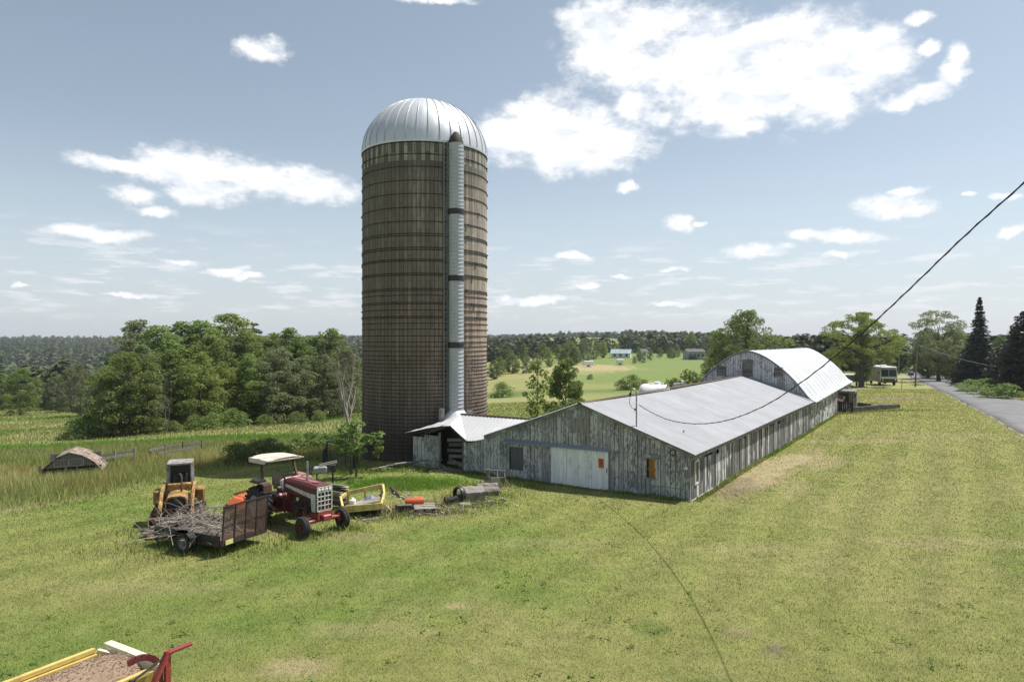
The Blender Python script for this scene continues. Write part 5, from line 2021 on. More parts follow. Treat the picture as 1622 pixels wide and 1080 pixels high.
for y in (-.30, -.005, .29):
    gb.box((2.72, y, 1.29), (.05, .035, .86))
for z in (.88, 1.06, 1.22, 1.38, 1.54, 1.71):
    gb.box((2.718, 0, z), (.045, .62, .028))
gb.box((2.728, .14, 1.2), (.02, .02, .62)).box((2.728, -.16, 1.2), (.02, .02, .62))
gb.build('grille_bars', M['white_paint'], gfr)
for y in (-.22, -.09, .08, .22):
    MB().lathe([(.058, 0), (.058, .03), (.045, .045), (0, .05)], 14, (2.70, y, 1.625), (1, 0, 0)).build('headlight', M['white_plastic'], trac)
MB().box((2.71, 0, .78), (.07, .58, .16), ch=.02).build('grille_foot', M['bright_red'], trac)
MB().tube([(1.62, -.02, 1.72), (1.62, -.02, 2.12), (1.62, -.02, 2.50)], [.045, .042, .042], 12).tube([(1.62, -.02, 1.72), (1.62, -.02, 1.92)], .06, 12).build('exhaust_stack', M['steel'], trac)
for s in (-1, 1):
    f_ = MB()
    f_.box((-.25, s * .88, 1.60), (.95, .38, .08), ch=.03)
    f_.prism([(-.75, s * .69, 1.0), (.25, s * .69, 1.0), (.25, s * .69, 1.56), (-.75, s * .69, 1.56)], (0, s * .03, 0))
    f_.box((.26, s * .87, 1.42), (.05, .36, .34), ch=.02)
    f_.build('fender', M['faded_red'] if s > 0 else M['rust'], trac)
    b_ = MB().box((-.4, s * .86, 1.67), (.55, .34, .07), ch=.03)
    b_.build('fender_pad', M['faded_red'] if s > 0 else M['tan'], trac)
    MB().beam((-.34, s * .74, 1.6), (-.62, s * .66, 2.42), .09, .07).build('canopy_post', M['rust'], trac)
cn = MB()
vs, fs = [], []
CXc, CL, CW = -.62, .76, .74
for i in range(9):
    x = -CL + 2 * CL * i / 8
    for j in range(7):
        y = -CW + 2 * CW * j / 6
        z = 2.52 - .09 * (abs(y) / CW) ** 3 - .05 * (max(0, -x) / CL) ** 2 - .03 * max(0, x) + .008 * math.sin(i * 2 + j)
        vs.append((x + CXc, y, z))
for i in range(8):
    for j in range(6):
        a = i * 7 + j
        fs.append((a, a + 7, a + 8, a + 1))
cn.add(vs, fs, .5, True)
cn.add([(v[0], v[1], v[2] - .03) for v in vs], [f[::-1] for f in fs])
for s in (-1, 1):
    cn.prism([(CXc - CL, s * CW, 2.24), (CXc + CL * .55, s * CW, 2.26), (CXc + CL * .75, s * CW, 2.36), (CXc + CL, s * CW, 2.39), (CXc + CL, s * CW, 2.42), (CXc - CL, s * CW, 2.42)], (0, s * .02, 0))
cn.beam((CXc - CL, -CW, 2.32), (CXc - CL, CW, 2.32), .03, .17)
cn.beam((CXc + CL, -CW, 2.42), (CXc + CL, CW, 2.42), .03, .05)
cn.build('canopy', M['canopy'], trac)
MB().beam((-.62, -.66, 2.40), (-.62, .66, 2.40), .06, .06).build('canopy_crossbar', M['rust'], trac)
st = MB().box((-.22, 0, 1.30), (.46, .52, .12), ch=.04).box((-.48, 0, 1.58), (.12, .52, .46), ch=.04).box((-.24, 0, 1.16), (.2, .3, .2))
st.build('driver_seat', M['tan'], trac)
sw_ = MB()
ax_ = Vector((-.55, 0, .83)).normalized()
sw_.lathe([(.20 + .016 * math.cos(a), .016 * math.sin(a)) for a in [i * math.pi / 3 for i in range(6)]], 20, (.26, 0, 1.80), ax_, closed=True)
for k in range(3):
    a = k * 2.1
    e1 = Vector((0, 1, 0))
    e2 = ax_.cross(e1)
    sw_.tube([Vector((.26, 0, 1.80)), Vector((.26, 0, 1.80)) + (e1 * math.cos(a) + e2 * math.sin(a)) * .2], .011, 5)
sw_.tube([(.26, 0, 1.80), (.5, 0, 1.5)], .025, 8)
sw_.build('steering_wheel', M['black'], trac)
MB().box((.40, -.20, 1.52), (.24, .34, .42), X=(.94, 0, .34), Z=(-.34, 0, .94), ch=.05).build('instrument_panel', M['white_paint'], trac)
for (x, y) in ((2.2, -.4), (2.9, .35)):
    pass

# ---- orange rotary mower behind the tractor
mo_p = tr_o - TF * 2.75 + Vector((TF.y, -TF.x, 0)) * -.15
mow = thing('rotary_mower', 'orange rotary mower deck with a hitch frame behind the red tractor', 'mower', (mo_p.x, mo_p.y, gz(mo_p.x, mo_p.y)), tr_rz)
dk_ = MB()
oct_ = [(.85, -.80), (.85, .80), (.45, .92), (-.55, .92), (-.95, .5), (-.95, -.5), (-.55, -.92), (.45, -.92)]
dk_.prism([(x, y, .30) for x, y in oct_], (0, 0, .04))
top_ = [(x * .72, y * .72, .58) for x, y in oct_]
bot_ = [(x, y, .34) for x, y in oct_]
n = 8
dk_.add(bot_ + top_, [(i, (i + 1) % n, n + (i + 1) % n, n + i) for i in range(n)] + [list(range(n, 2 * n))])
for i in range(n):
    a, b = oct_[i], oct_[(i + 1) % n]
    dk_.add([(a[0], a[1], .12), (b[0], b[1], .12), (b[0], b[1], .34), (a[0], a[1], .34)], [(0, 1, 2, 3), (3, 2, 1, 0)])
dk_.build('deck', M['orange'], mow)
hf = MB()
for s in (-1, 1):
    hf.beam((.55, s * .35, .5), (.75, s * .06, 1.12), .05, .08).beam((.75, s * .06, 1.1), (-.85, s * .4, .60), .04, .07).beam((.2, s * .5, .6), (.9, s * .42, .55), .05, .1)
hf.tube([(.75, -.12, 1.1), (.75, .12, 1.1)], .04, 8)
hf.build('hitch_frame', M['orange'], mow)
MB().box((0, 0, .68), (.34, .3, .26), ch=.05).tube([(.15, 0, .7), (.9, 0, .75)], .05, 8).build('gearbox', M['black'], mow)
MB().lathe([(.22, -.06), (.24, 0), (.22, .06), (.1, .06), (.1, -.06)], 20, (-1.25, 0, .24), (0, 1, 0), closed=True).tube([(-1.25, 0, .24), (-.9, 0, .45)], .03, 6).build('tail_wheel', M['rubber'], mow)

# ---- black utility trailer with mesh ramp; local x runs to the front (drawbar) end
TA = Vector((-.90, .43, 0)).normalized()
t_near = Vector((-9.42, 21.97, 0))
tw, tl_ = 1.92, 3.1
tside = Vector((.43, .90, 0)).normalized()
t_o = t_near + TA * (tl_ / 2) + tside * (tw / 2)
trl = thing('utility_trailer', 'black utility trailer with wood deck and a raised steel mesh ramp', 'trailer', (t_o.x, t_o.y, gz(t_o.x, t_o.y)), math.atan2(TA.y, TA.x))
# local y: left of forward; forward = TA, left = (-.43,-.9) so the near side is +y
hl, hwid = tl_ / 2, tw / 2
dkk = MB()
k = -hwid + .05
while k < hwid - .06:
    dkk.box((0, k + .07, .41), (tl_ - .08, .132, .035), rnd=rnd.random())
    k += .14
dkk.build('deck', M['deck'], trl)
fr_ = MB()
for s in (-1, 1):
    fr_.box((0, s * hwid, .40), (tl_, .06, .14)).box((0, s * hwid, .66), (tl_, .045, .045))
    for x in (-hl + .03, -hl / 2, 0, hl / 2, hl - .03):
        fr_.box((x, s * hwid, .54), (.045, .045, .26))
fr_.box((hl, 0, .40), (.06, tw, .14)).box((-hl, 0, .40), (.06, tw, .14)).box((hl, 0, .66), (.045, tw, .045))
for x in (-1, -.3, .4, 1.1):
    fr_.box((x, 0, .35), (.05, tw - .1, .08))
fr_.beam((hl, -.5, .44), (hl + 1.1, 0, .42), .06, .1).beam((hl, .5, .44), (hl + 1.1, 0, .42), .06, .1).box((hl + 1.2, 0, .44), (.3, .09, .09)).tube([(hl + 1.0, 0, .1), (hl + 1.0, 0, .85)], .035, 8)
fr_.beam((-hl + .05, hwid, .8), (-hl + .35, hwid, .5), .03, .03)
fr_.build('frame', M['black'], trl)
for s in (-1, 1):
    sb_ = MB().box((.0, s * (hwid + .006), .50), (tl_ - .06, .02, .30))
    sb_.build('side_board', M['black'] if s > 0 else M['rust'], trl)
for s in (-1, 1):
    wheel(trl, (-.1, s * (hwid + .15), .33), (0, s, 0), .33, .2, .19, 'ribbed', 'steel', 0, .3)
    fd = MB()
    pr_ = [(-.50, .38), (-.45, .58), (-.26, .71), (.26, .71), (.45, .58), (.50, .38)]
    for (a, b) in zip(pr_[:-1], pr_[1:]):
        fd.add([(a[0] - .1, s * (hwid + .03), a[1]), (b[0] - .1, s * (hwid + .03), b[1]), (b[0] - .1, s * (hwid + .30), b[1]), (a[0] - .1, s * (hwid + .30), a[1])], [(0, 1, 2, 3), (3, 2, 1, 0)])
        fd.add([(a[0] - .1, s * (hwid + .30), a[1]), (b[0] - .1, s * (hwid + .30), b[1]), (b[0] - .1, s * (hwid + .30), b[1] - .05), (a[0] - .1, s * (hwid + .30), a[1] - .05)], [(0, 1, 2, 3), (3, 2, 1, 0)])
    fd.build('wheel_fender', M['black'], trl)
    MB().box((-hl - .04, s * (hwid - .06), .44), (.05, .13, .13), ch=.015).build('tail_lamp', M['red_lamp'], trl)
rp = MB()
rh = 1.28
tilt = .08


def RP(y, h):
    return Vector((-hl - .07 - tilt * h, y, .36 + h))


for y in (-hwid + .03, -hwid + .5, 0, hwid - .5, hwid - .03):
    rp.beam(RP(y, 0), RP(y, rh), .04, .04, up=(1, 0, 0))
for h in (0.02, rh):
    rp.beam(RP(-hwid, h), RP(hwid, h), .045, .045)
rp.beam(RP(-hwid, .62), RP(hwid, .62), .025, .025)
ramp_ = rp.build('ramp_frame', M['black'], trl)
ms_ = MB()
k = -rh
while k < tw:
    # diamond mesh, two sets of slanted wires
    for s in (-1, 1):
        y0, h0, y1, h1 = k, 0.0, k + rh, rh
        if y0 < 0:
            h0, y0 = -k, 0.0
        if y1 > tw:
            h1, y1 = tw - k, tw
        if h1 - h0 < .03:
            continue
        if s > 0:
            a, b = RP(-hwid + y0, h0), RP(-hwid + y1, h1)
        else:
            a, b = RP(hwid - y0, h0), RP(hwid - y1, h1)
        ms_.beam(a, b, .009, .007, up=(1, 0, 0))
    k += .042
ms_.build('ramp_mesh', M['rust'], ramp_)
pl = MB().box((-hl - .12, hwid - .28, .46), (.012, .30, .15)).build('number_plate', M['plate'], trl)

# dead branches heaped on the front of the trailer
bp = MB()
rb2 = random.Random(9)
for k in range(150):
    x, y = rb2.uniform(-.35, hl + .35), rb2.uniform(-hwid - .05, hwid + .1)
    hgt = max(.05, .95 * math.exp(-((x - .8) / .9) ** 2 - (y / .85) ** 2))
    z = .46 + hgt * rb2.uniform(0, 1) ** 1.4
    a = rb2.gauss(.2, .7) if rb2.random() < .55 else rb2.uniform(0, 6.28)
    L = rb2.uniform(.5, 2.3)
    p = Vector((x, y, z))
    d = Vector((math.cos(a), math.sin(a), rb2.uniform(-.1, .45)))
    pts = [p - d * L / 2]
    pts[0].z = max(pts[0].z, .44)
    for i in range(5):
        d = (d + Vector((rb2.uniform(-.3, .3), rb2.uniform(-.3, .3), rb2.uniform(-.26, .12)))).normalized()
        q = pts[-1] + d * L / 5
        q.z = max(q.z, .44)
        pts.append(q)
    r = rb2.uniform(.006, .017)
    bp.tube(pts, [r, r * .9, r * .8, r * .65, r * .5, r * .3], 5, False, rb2.random())
    for i in (1, 2, 3, 4):
        if rb2.random() < .7:
            e = (d + Vector((rb2.uniform(-1, 1), rb2.uniform(-1, 1), rb2.uniform(-.1, .8)))).normalized() * rb2.uniform(.2, .75)
            q = pts[i] + e
            q.z = max(q.z, .44)
            bp.tube([pts[i], (pts[i] + q) / 2 + Vector((0, 0, .04)), q], [r * .55, r * .42, r * .2], 4, False, rb2.random())
bo = bp.build('branch_pile', M['twig'], None)
bo.location = trl.location
bo.rotation_euler = trl.rotation_euler
tag(bo, 'tangled heap of dead branches lying on the black trailer deck', 'branches', None, 'stuff')

# ---- yellow crawler loader, local x forwards
LO = Vector((-12.75, 26.1, 0))
lrz = math.atan2(-.93, .36)
ldr = thing('crawler_loader', 'old yellow crawler loader with a grey roll cage roof behind the branch trailer', 'loader', (LO.x, LO.y, gz(LO.x, LO.y)), lrz)
for s in (-1, 1):
    tk = MB()
    L2, rr0 = .85, .30
    pth = []
    for i in range(9):
        a = math.pi / 2 - math.pi * i / 8
        pth.append((L2 + rr0 * math.cos(a), rr0 + rr0 * math.sin(a)))
    for i in range(9):
        a = -math.pi / 2 - math.pi * i / 8
        pth.append((-L2 + rr0 * math.cos(a), rr0 + rr0 * math.sin(a)))
    tk.prism([(x, s * .72 - .14, z) for x, z in pth], (0, .28, 0))
    m = len(pth)
    for i in range(m):
        a, b = Vector((pth[i][0], 0, pth[i][1])), Vector((pth[(i + 1) % m][0], 0, pth[(i + 1) % m][1]))
        ns = max(1, int((b - a).length / .14))
        for q in range(ns):
            c = a.lerp(b, (q + .5) / ns)
            nn = (c - Vector((max(-L2, min(L2, c.x)), 0, rr0))).normalized()
            tk.box((c.x + nn.x * .02, s * .72, c.z + nn.z * .02), (.05, .36, .06), X=(b - a).normalized(), Z=nn)
    tk.build('track', M['rust'], ldr)
bdy = MB()
bdy.box((-.2, 0, .66), (1.9, 1.05, .5), ch=.05).box((.95, 0, .62), (.35, .85, .55), ch=.04)
bdy.build('chassis', M['dark_engine'], ldr)
hdl = MB()
arch = [(-.37, .75), (-.37, 1.16), (-.30, 1.27), (-.16, 1.32), (.16, 1.32), (.30, 1.27), (.37, 1.16), (.37, .75)]
vs = [(x, y, z) for x in (-.05, 1.12) for y, z in arch]
hdl.add(vs, [(i, i + 1, 9 + i, 8 + i) for i in range(7)])
hdl.add([(x, y * .86, z - .05) for x in (-.05, 1.12) for y, z in arch], [(8 + i, 9 + i, i + 1, i) for i in range(7)])
arch2 = [(y * .86, z - .05) for y, z in arch]
for i in range(7):
    hdl.add([(1.12, *arch[i]), (1.12, *arch[i + 1]), (1.12, *arch2[i + 1]), (1.12, *arch2[i])], [(0, 1, 2, 3)])
hdl.box((-.15, 0, 1.42), (.2, .84, .30), ch=.04)
hdl.build('hood', M['yellow'], ldr)
MB().box((1.0, 0, .98), (.06, .56, .58)).build('radiator', M['black'], ldr)
eb = MB().box((.45, 0, .95), (.8, .45, .4), ch=.04)
eb.build('engine', M['dark_engine'], ldr)
for s in (-1, 1):
    am = MB()
    y = s * .53
    am.beam((-.35, y, 1.50), (.55, y, 1.34), .11, .20, ch=.02).beam((.5, y, 1.38), (1.45, y, .45), .11, .19, ch=.02).beam((-.35, y, 1.55), (-.45, y, .6), .12, .16, ch=.02)
    am.beam((.2, y + s * .09, .85), (.85, y + s * .09, 1.12), .08, .08).tube([(.35, y + s * .02, 1.45), (1.25, y + s * .02, .92)], .045, 8).tube([(1.25, y, .92), (1.5, y, .5)], .03, 8)
    am.build('lift_arm', M['yellow'], ldr)
bk = MB()
pb = [(1.45, .08), (2.05, .05), (2.05, .09), (1.52, .16), (1.42, .45), (1.62, .66), (1.55, .70), (1.34, .46)]
bk.prism([(x, -.85, z) for x, z in pb], (0, 1.7, 0))
for s in (-1, 1):
    bk.prism([(1.42, s * .85, .08), (2.02, s * .85, .06), (1.6, s * .85, .68), (1.36, s * .85, .46)], (0, .03, 0))
bk.build('bucket', M['rust'], ldr)
tb_ = MB().box((-.35, .72, 1.05), (.62, .34, .56), ch=.05).box((-.35, -.72, 1.05), (.62, .34, .50), ch=.05)
for s, nm in ((1, 'side_tank'), (-1, 'side_tank')):
    MB().box((-.35, s * .74, 1.06), (.62, .30, .54), ch=.05).build(nm, M['yellow'], ldr)
for s in (-1, 1):
    for (x0, x1) in ((-.25, -.28), (-1.05, -1.02)):
        MB().beam((x0, s * .44, 1.0), (x1, s * .41, 2.28), .07, .07, ch=.01).build('cage_post', M['rops'], ldr)
rt = MB()
rt.box((-.64, 0, 2.31), (.94, .90, .06), ch=.025).box((-.17, 0, 2.29), (.06, .88, .09), ch=.03)
rt.build('cage_roof', M['rops'], ldr)
MB().box((-1.08, 0, 1.68), (.04, .78, 1.12)).build('cage_dark_sheet', M['black'], ldr)  # black sheet put in for the dark inside of the cage
MB().box((-.72, 0, 1.32), (.4, .48, .12), ch=.04).box((-.93, 0, 1.58), (.1, .48, .45), ch=.04).build('seat', M['black'], ldr)
MB().tube([(.35, .12, 1.3), (.35, .12, 1.88), (.33, .09, 1.97), (.27, .04, 1.99)], .035, 8).build('exhaust_pipe', M['rust'], ldr)
lvv = MB()
for y in (-.2, -.08, .05, .2):
    lvv.tube([(-.15, y, 1.45), (-.22, y * 1.1, 1.74)], .012, 5).lathe([(0, -.02), (.022, 0), (0, .02)], 8, (-.22, y * 1.1, 1.75))
lvv.build('control_lever', M['black'], ldr)

# ---- pale yellow frame box full of scrap, right of the tractor
def wpt(px, py, y):
    return A(px, py, y)


yo = P(577, 816)
yf = thing('yellow_frame_box', 'low pale yellow steel frame box holding scrap boards, right of the red tractor', 'machine part', (yo.x, yo.y, yo.z), .10)
L_, D_ = .80, .62
fm = MB()
fm.prism([(-L_ - .02, -.5, .22), (L_ - .05, -.5, .34), (L_ - .05, -.5, .58), (-L_ + .12, -.5, .50), (-L_ - .02, -.5, .40)], (0, .06, 0))
fm.beam((-L_, .75, .72), (L_ - .1, .75, 1.02), .07, .17)
fm.beam((-L_ + .02, -.47, .45), (-L_ - .15, .1, .72), .08, .12).beam((-L_ - .15, .1, .66), (-L_, .75, .72), .08, .12).beam((L_ - .08, -.47, .52), (L_ - .02, .2, .80), .08, .12).beam((L_ - .02, .2, .76), (L_ - .12, .75, 1.02), .08, .12)
fm.beam((L_ - .16, .72, .35), (L_ - .16, .72, 1.04), .11, .10).beam((-.05, .72, .3), (-.05, .72, .96), .08, .08).beam((-L_ + .05, .72, .3), (-L_ + .05, .72, .9), .09, .09)
fm.build('frame', M['pale_yellow'], yf)
fl_ = MB().box((0, .1, .30), (1.5, 1.15, .04))
fl_.build('floor_sheet', M['rust'], yf)
fo = MB()
for (x, y) in ((-L_ + .1, -.42), (L_ - .2, -.42), (L_ - .2, .65), (-L_ + .1, .65)):
    fo.beam((x, y, -.05), (x, y, .35), .07, .07)
fo.build('leg', M['rust'], yf)
sc_ = MB()
for k in range(7):
    x = -.5 + k * .16
    sc_.beam((-.7 + .1 * k, -.3 + .12 * k, .40 + .02 * k), (.62, -.05 + .1 * k, .56 + .02 * k), .10, .03, rnd=rnd.random())
sco = sc_.build('scrap_board', M['pale_wood'], None)
sco.location, sco.rotation_euler = yf.location, yf.rotation_euler
tag(sco, 'loose pale scrap boards lying inside the yellow frame box', 'boards', None, 'stuff')
jk = MB()
jk.lathe([(.13, 0), (.14, .02), (.13, .26), (.06, .32), (.05, .36), (0, .36)], 14, (-.45, -.05, .36))
jo = jk.build('white_jug', M['white_plastic'], None)
jo.location, jo.rotation_euler = yf.location, yf.rotation_euler
tag(jo, 'white plastic jug standing in the left end of the yellow frame box', 'jug')
ct = MB()
vs, fs = [], []
for i in range(8):
    for j in range(6):
        vs.append((-.1 + .62 * i / 7, .12 + .45 * j / 5, .50 + .24 * math.sin(i / 7 * math.pi) * math.sin(j / 5 * math.pi) + rnd.uniform(-.04, .04)))
for i in range(7):
    for j in range(5):
        a = i * 6 + j
        fs.append((a, a + 6, a + 7, a + 1))
ct.add(vs, fs)
cto = ct.build('crumpled_tarp', M['dark_blue'], None)
cto.location, cto.rotation_euler = yf.location, yf.rotation_euler
tag(cto, 'crumpled grey tarp among the boards in the yellow frame box', 'tarp')
wr_ = MB().tube([(.80, -.4, .55), (1.0, -.55, .42), (1.14, -.7, .30), (.98, -.8, .12), (1.06, -.9, .02)], .014, 6)
wr_.tube([(.78, -.1, .7), (.98, -.4, .45), (1.05, -.62, .33)], .012, 6)
wr_.build('bent_rod', M['pale_yellow'], yf)

# weathered board pile between tractor and yellow frame
bo_ = P(528, 812)
for k in range(11):
    mb = MB()
    z = .10 + .085 * k
    L = 1.5 - .06 * k
    mb.box((0, 0, 0), (L, .22 - .01 * (k % 3), .05), ch=.008, rnd=rnd.random())
    o = mb.build('plank', M['grey_wood'] if k % 3 else M['pale_wood'], None)
    o.location = (bo_.x - .05 + rnd.uniform(-.1, .1), bo_.y + .8 + rnd.uniform(-.12, .12), bo_.z + z)
    o.rotation_euler = (rnd.uniform(-.05, .05), rnd.uniform(-.05, .05), -.45 + rnd.uniform(-.25, .25))
    tag(o, 'weathered plank in the stack between the red tractor and the yellow frame box', 'plank', 'planks stacked beside the tractor')

# grey implement seat / feed bunk behind the tractor
fp = P(505, 783)
fb2 = thing('implement_scoop', 'grey steel scoop on a black post behind the red tractor hood', 'implement', (fp.x + .05, fp.y + .6, fp.z), .25)
MB().box((-.15, 0, 1.02), (.62, .42, .30), ch=.06).build('bin', M['header'], fb2)
MB().beam((-.2, -.22, 1.22), (.62, -.22, 1.36), .08, .05).beam((-.2, .22, 1.22), (.62, .22, 1.36), .08, .05).build('rail', M['pale_wood'], fb2)
MB().beam((.42, 0, -.1), (.42, 0, 1.3), .08, .08).box((.42, 0, 1.1), (.25, .3, .3), ch=.03).build('post', M['black'], fb2)
MB().beam((-.3, 0, -.1), (-.3, 0, .95), .06, .06).build('leg', M['black'], fb2)

# scrap on the bare patch
q = P(655, 811)
oc = MB()
oc.lathe([(.0, -.42), (.14, -.40), (.17, -.30), (.17, .26), (.155, .36), (.10, .36), (.12, .26), (.13, -.1)], 14, (0, 0, .32), (1, 0, .04), a0=0, a1=2 * math.pi)
oo = oc.build('orange_drum', M['orange'], None)
oo.location, oo.rotation_euler = (q.x, q.y + .45, q.z), (0, 0, .12)
tag(oo, 'orange metal drum lying on the scrap heap on the bare patch', 'drum')
q = P(640, 812)
o = MB().box((0, 0, .2), (.62, .08, .46), X=(1, 0, .02), Y=(0, .45, .9), Z=(0, -.9, .45), ch=.03).build('grey_panel', M['steel'], None)
o.location, o.rotation_euler = (q.x, q.y + .1, q.z + .02), (0, 0, .12)
tag(o, 'grey metal panel leaning in front of the orange drum', 'panel')
q = P(672, 811)
pal = thing('pallet', 'broken weathered pallet beside the grey panel', 'pallet', (q.x, q.y + .1, q.z + .03), .2)
for k in range(5):
    MB().box((0, -.38 + k * .19, .20 - (k < 2) * .02), (.85, .11, .025), rnd=rnd.random()).build('slat', M['pale_wood'], pal)
for x in (-.36, 0, .36):
    MB().box((x, 0, .12), (.05, .9, .10), rnd=rnd.random()).build('bearer', M['dark_wood'], pal)
for k in range(4):
    MB().box((0, -.35 + k * .23, .05), (.85, .10, .022), rnd=rnd.random()).build('slat', M['grey_wood'], pal)
a, b = P(619, 776), P(633, 788)
o = MB().beam(a + Vector((0, 0, .12)), b + Vector((0, 0, .06)), .09, .09, ch=.01).build('wooden_post', M['dark_wood'], None)
tag(o, 'dark wooden post lying on the grass left of the orange drum', 'post')
q = P(632, 806)
o = MB().box((0, 0, .1), (.3, .25, .2), ch=.02).build('rusty_block', M['rust'], None)
o.location = q
tag(o, 'rusty block behind the grey panel', 'scrap')

# hollow logs and the black motor
q, q2 = P(733, 798), P(754, 786)
dv = (q2 - q)
dv.z = 0
dvn = dv.normalized()
lg = MB()


def lumpy_log(mb, p, d, L, r, hollow, seed):
    rs2 = random.Random(seed)
    prof_n, seg = 16, 7
    side = Vector((-d.y, d.x, 0))
    vs, fs = [], []
    lump = [rs2.uniform(.88, 1.12) for _ in range(prof_n)]
    for i in range(seg + 1):
        c = p + d * (L * i / seg)
        for k in range(prof_n):
            a = 2 * math.pi * k / prof_n
            rr_ = r * lump[k] * (1 + .06 * math.sin(i * 1.7 + k)) * (1.05 - .1 * i / seg)
            vs.append(c + side * (math.cos(a) * rr_) + Vector((0, 0, r * .92 + math.sin(a) * rr_ * .95)) + d * rs2.uniform(-.03, .03))
    for i in range(seg):
        for k in range(prof_n):
            k2 = (k + 1) % prof_n
            fs.append((i * prof_n + k, i * prof_n + k2, (i + 1) * prof_n + k2, (i + 1) * prof_n + k))
    mb.add(vs, fs, .5, False)
    if hollow:
        vi = [p + d * (.02) + (v - p) * .80 + Vector((0, 0, r * .18)) for v in vs[:prof_n]]
        vb = [v + d * (L * .7) for v in vi]
        mb.add(vs[:prof_n] + vi + vb, [(k, prof_n + k, prof_n + (k + 1) % prof_n, (k + 1) % prof_n) for k in range(prof_n)] + [(prof_n + k, 2 * prof_n + k, 2 * prof_n + (k + 1) % prof_n, prof_n + (k + 1) % prof_n) for k in range(prof_n)] + [list(range(2 * prof_n, 3 * prof_n))], .2)
    else:
        mb.add(vs[:prof_n], [list(range(prof_n))], .2)
    mb.add(vs[-prof_n:], [list(range(prof_n))[::-1]], .3)


ld = Vector((.93, .36, 0))
mb = MB()
lumpy_log(mb, Vector((0, 0, -.04)), ld, .95, .36, True, 3)
o = mb.build('hollow_log', M['log'], None)
o.location = q + Vector((-.05, .35, 0))
tag(o, 'thick hollow log with a dark open end on the lawn before the barn', 'log')
mb = MB()
lumpy_log(mb, Vector((0, 0, -.04)), Vector((.97, .22, 0)), .95, .30, False, 5)
o = mb.build('split_log', M['log'], None)
qq = P(757, 787)
o.location = qq + Vector((-.05, .25, 0))
tag(o, 'pale split log lying behind the hollow log', 'log')
q = P(717, 799)
mt = thing('old_motor', 'black cast motor with a pulley lying before the hollow log', 'motor', q + Vector((0, .1, .02)), .5)
MB().lathe([(0, -.32), (.10, -.32), (.13, -.24), (.14, .1), (.16, .14), (.16, .3), (.08, .34), (0, .34)], 16, (.05, 0, .18), (1, 0, .1)).build('housing', M['black'], mt)
MB().lathe([(0, -.04), (.17, -.04), (.14, 0), (.17, .04), (0, .04)], 16, (-.32, 0, .17), (1, 0, .1)).build('pulley', M['rust'], mt)
MB().box((0, 0, .03), (.6, .28, .05)).box((-.45, -.1, .04), (.3, .06, .06)).build('foot_plate', M['rust'], mt)
MB().lathe([(.33, -.1), (.36, 0), (.33, .1), (.28, .1), (.28, -.1)], 20, (.35, .1, .34), (.93, .3, 0), closed=True).build('ring', M['black'], mt)
q = P(736, 801)
o = MB().lathe([(0, 0), (.24, .01), (.30, .06), (.26, .11), (0, .14)], 9, smooth=False).build('flat_stone', M['concrete'], None)
o.location, o.scale = q + Vector((0, .05, 0)), (1.0, .7, .9)
tag(o, 'flat grey stone beside the black motor', 'stone')
# bark, splinters and broken sticks trodden round the logs and the scrap
ws = MB()
rs3 = random.Random(21)
for (px, py, rx, ry, n) in ((742, 797, .9, .45, 60), (660, 808, 1.1, .4, 60), (632, 790, .8, .4, 30), (560, 820, .9, .3, 25), (700, 747, .9, .3, 25), (778, 775, .6, .3, 20)):
    q = P(px, py)
    for k in range(n):
        x, y = q.x + rs3.gauss(0, rx), q.y + rs3.gauss(0, ry)
        a, L = rs3.uniform(0, 3.14), rs3.uniform(.06, .45) * rs3.random() + .05
        z = gz(x, y) + rs3.uniform(.02, .06)
        ws.beam((x - L * math.cos(a), y - L * math.sin(a), z), (x + L * math.cos(a), y + L * math.sin(a), z + rs3.uniform(-.02, .06)), rs3.uniform(.015, .06), rs3.uniform(.01, .03), rnd=rs3.random())
tag(ws.build('wood_scraps', M['twig'], None), 'bark splinters and broken sticks strewn round the logs and scrap', 'wood scraps', None, 'stuff')
# wooden cart frame by the barn wall
q = P(786, 771)
cf = thing('sawhorse_frame', 'tumbledown wooden sawhorse frame leaning by the barn wall', 'sawhorse', q, .35)
for (a, b) in (((-.5, -.2, 0), (-.35, 0, .85)), ((-.5, .3, 0), (-.35, .1, .85)), ((.45, -.2, 0), (.40, 0, .65)), ((.45, .3, 0), (.40, .1, .65)), ((0, -.25, 0), (.05, 0, .78))):
    MB().beam(a, b, .06, .07, rnd=rnd.random()).build('leg', M['grey_wood'], cf)
MB().beam((-.55, .05, .82), (.5, .05, .68), .08, .10).beam((-.45, -.1, .5), (.45, -.1, .42), .05, .06).build('top_rail', M['grey_wood'], cf)
MB().box((-.1, -.18, .3), (.5, .03, .36), X=(1, 0, .1)).build('side_panel', M['pale_wood'], cf)
# boards along the foot of the silo
for k, (pa, pb_) in enumerate([((588, 748), (642, 740)), ((600, 747), (655, 738.5)), ((612, 745), (661, 741)), ((625, 744), (650, 742)), ((655, 741), (690, 739)), ((668, 745), (700, 741))]):
    a, b = P(*pa), P(*pb_)
    o = MB().beam(a + Vector((0, 0, .16 + .05 * k)), b + Vector((0, 0, .20 + .05 * k)), .17, .035, rnd=rnd.random()).build('plank', M['pale_wood'] if k % 2 else M['grey_wood'], None)
    tag(o, 'grey loose board lying along the foot of the silo', 'plank', 'boards lying at the silo foot')

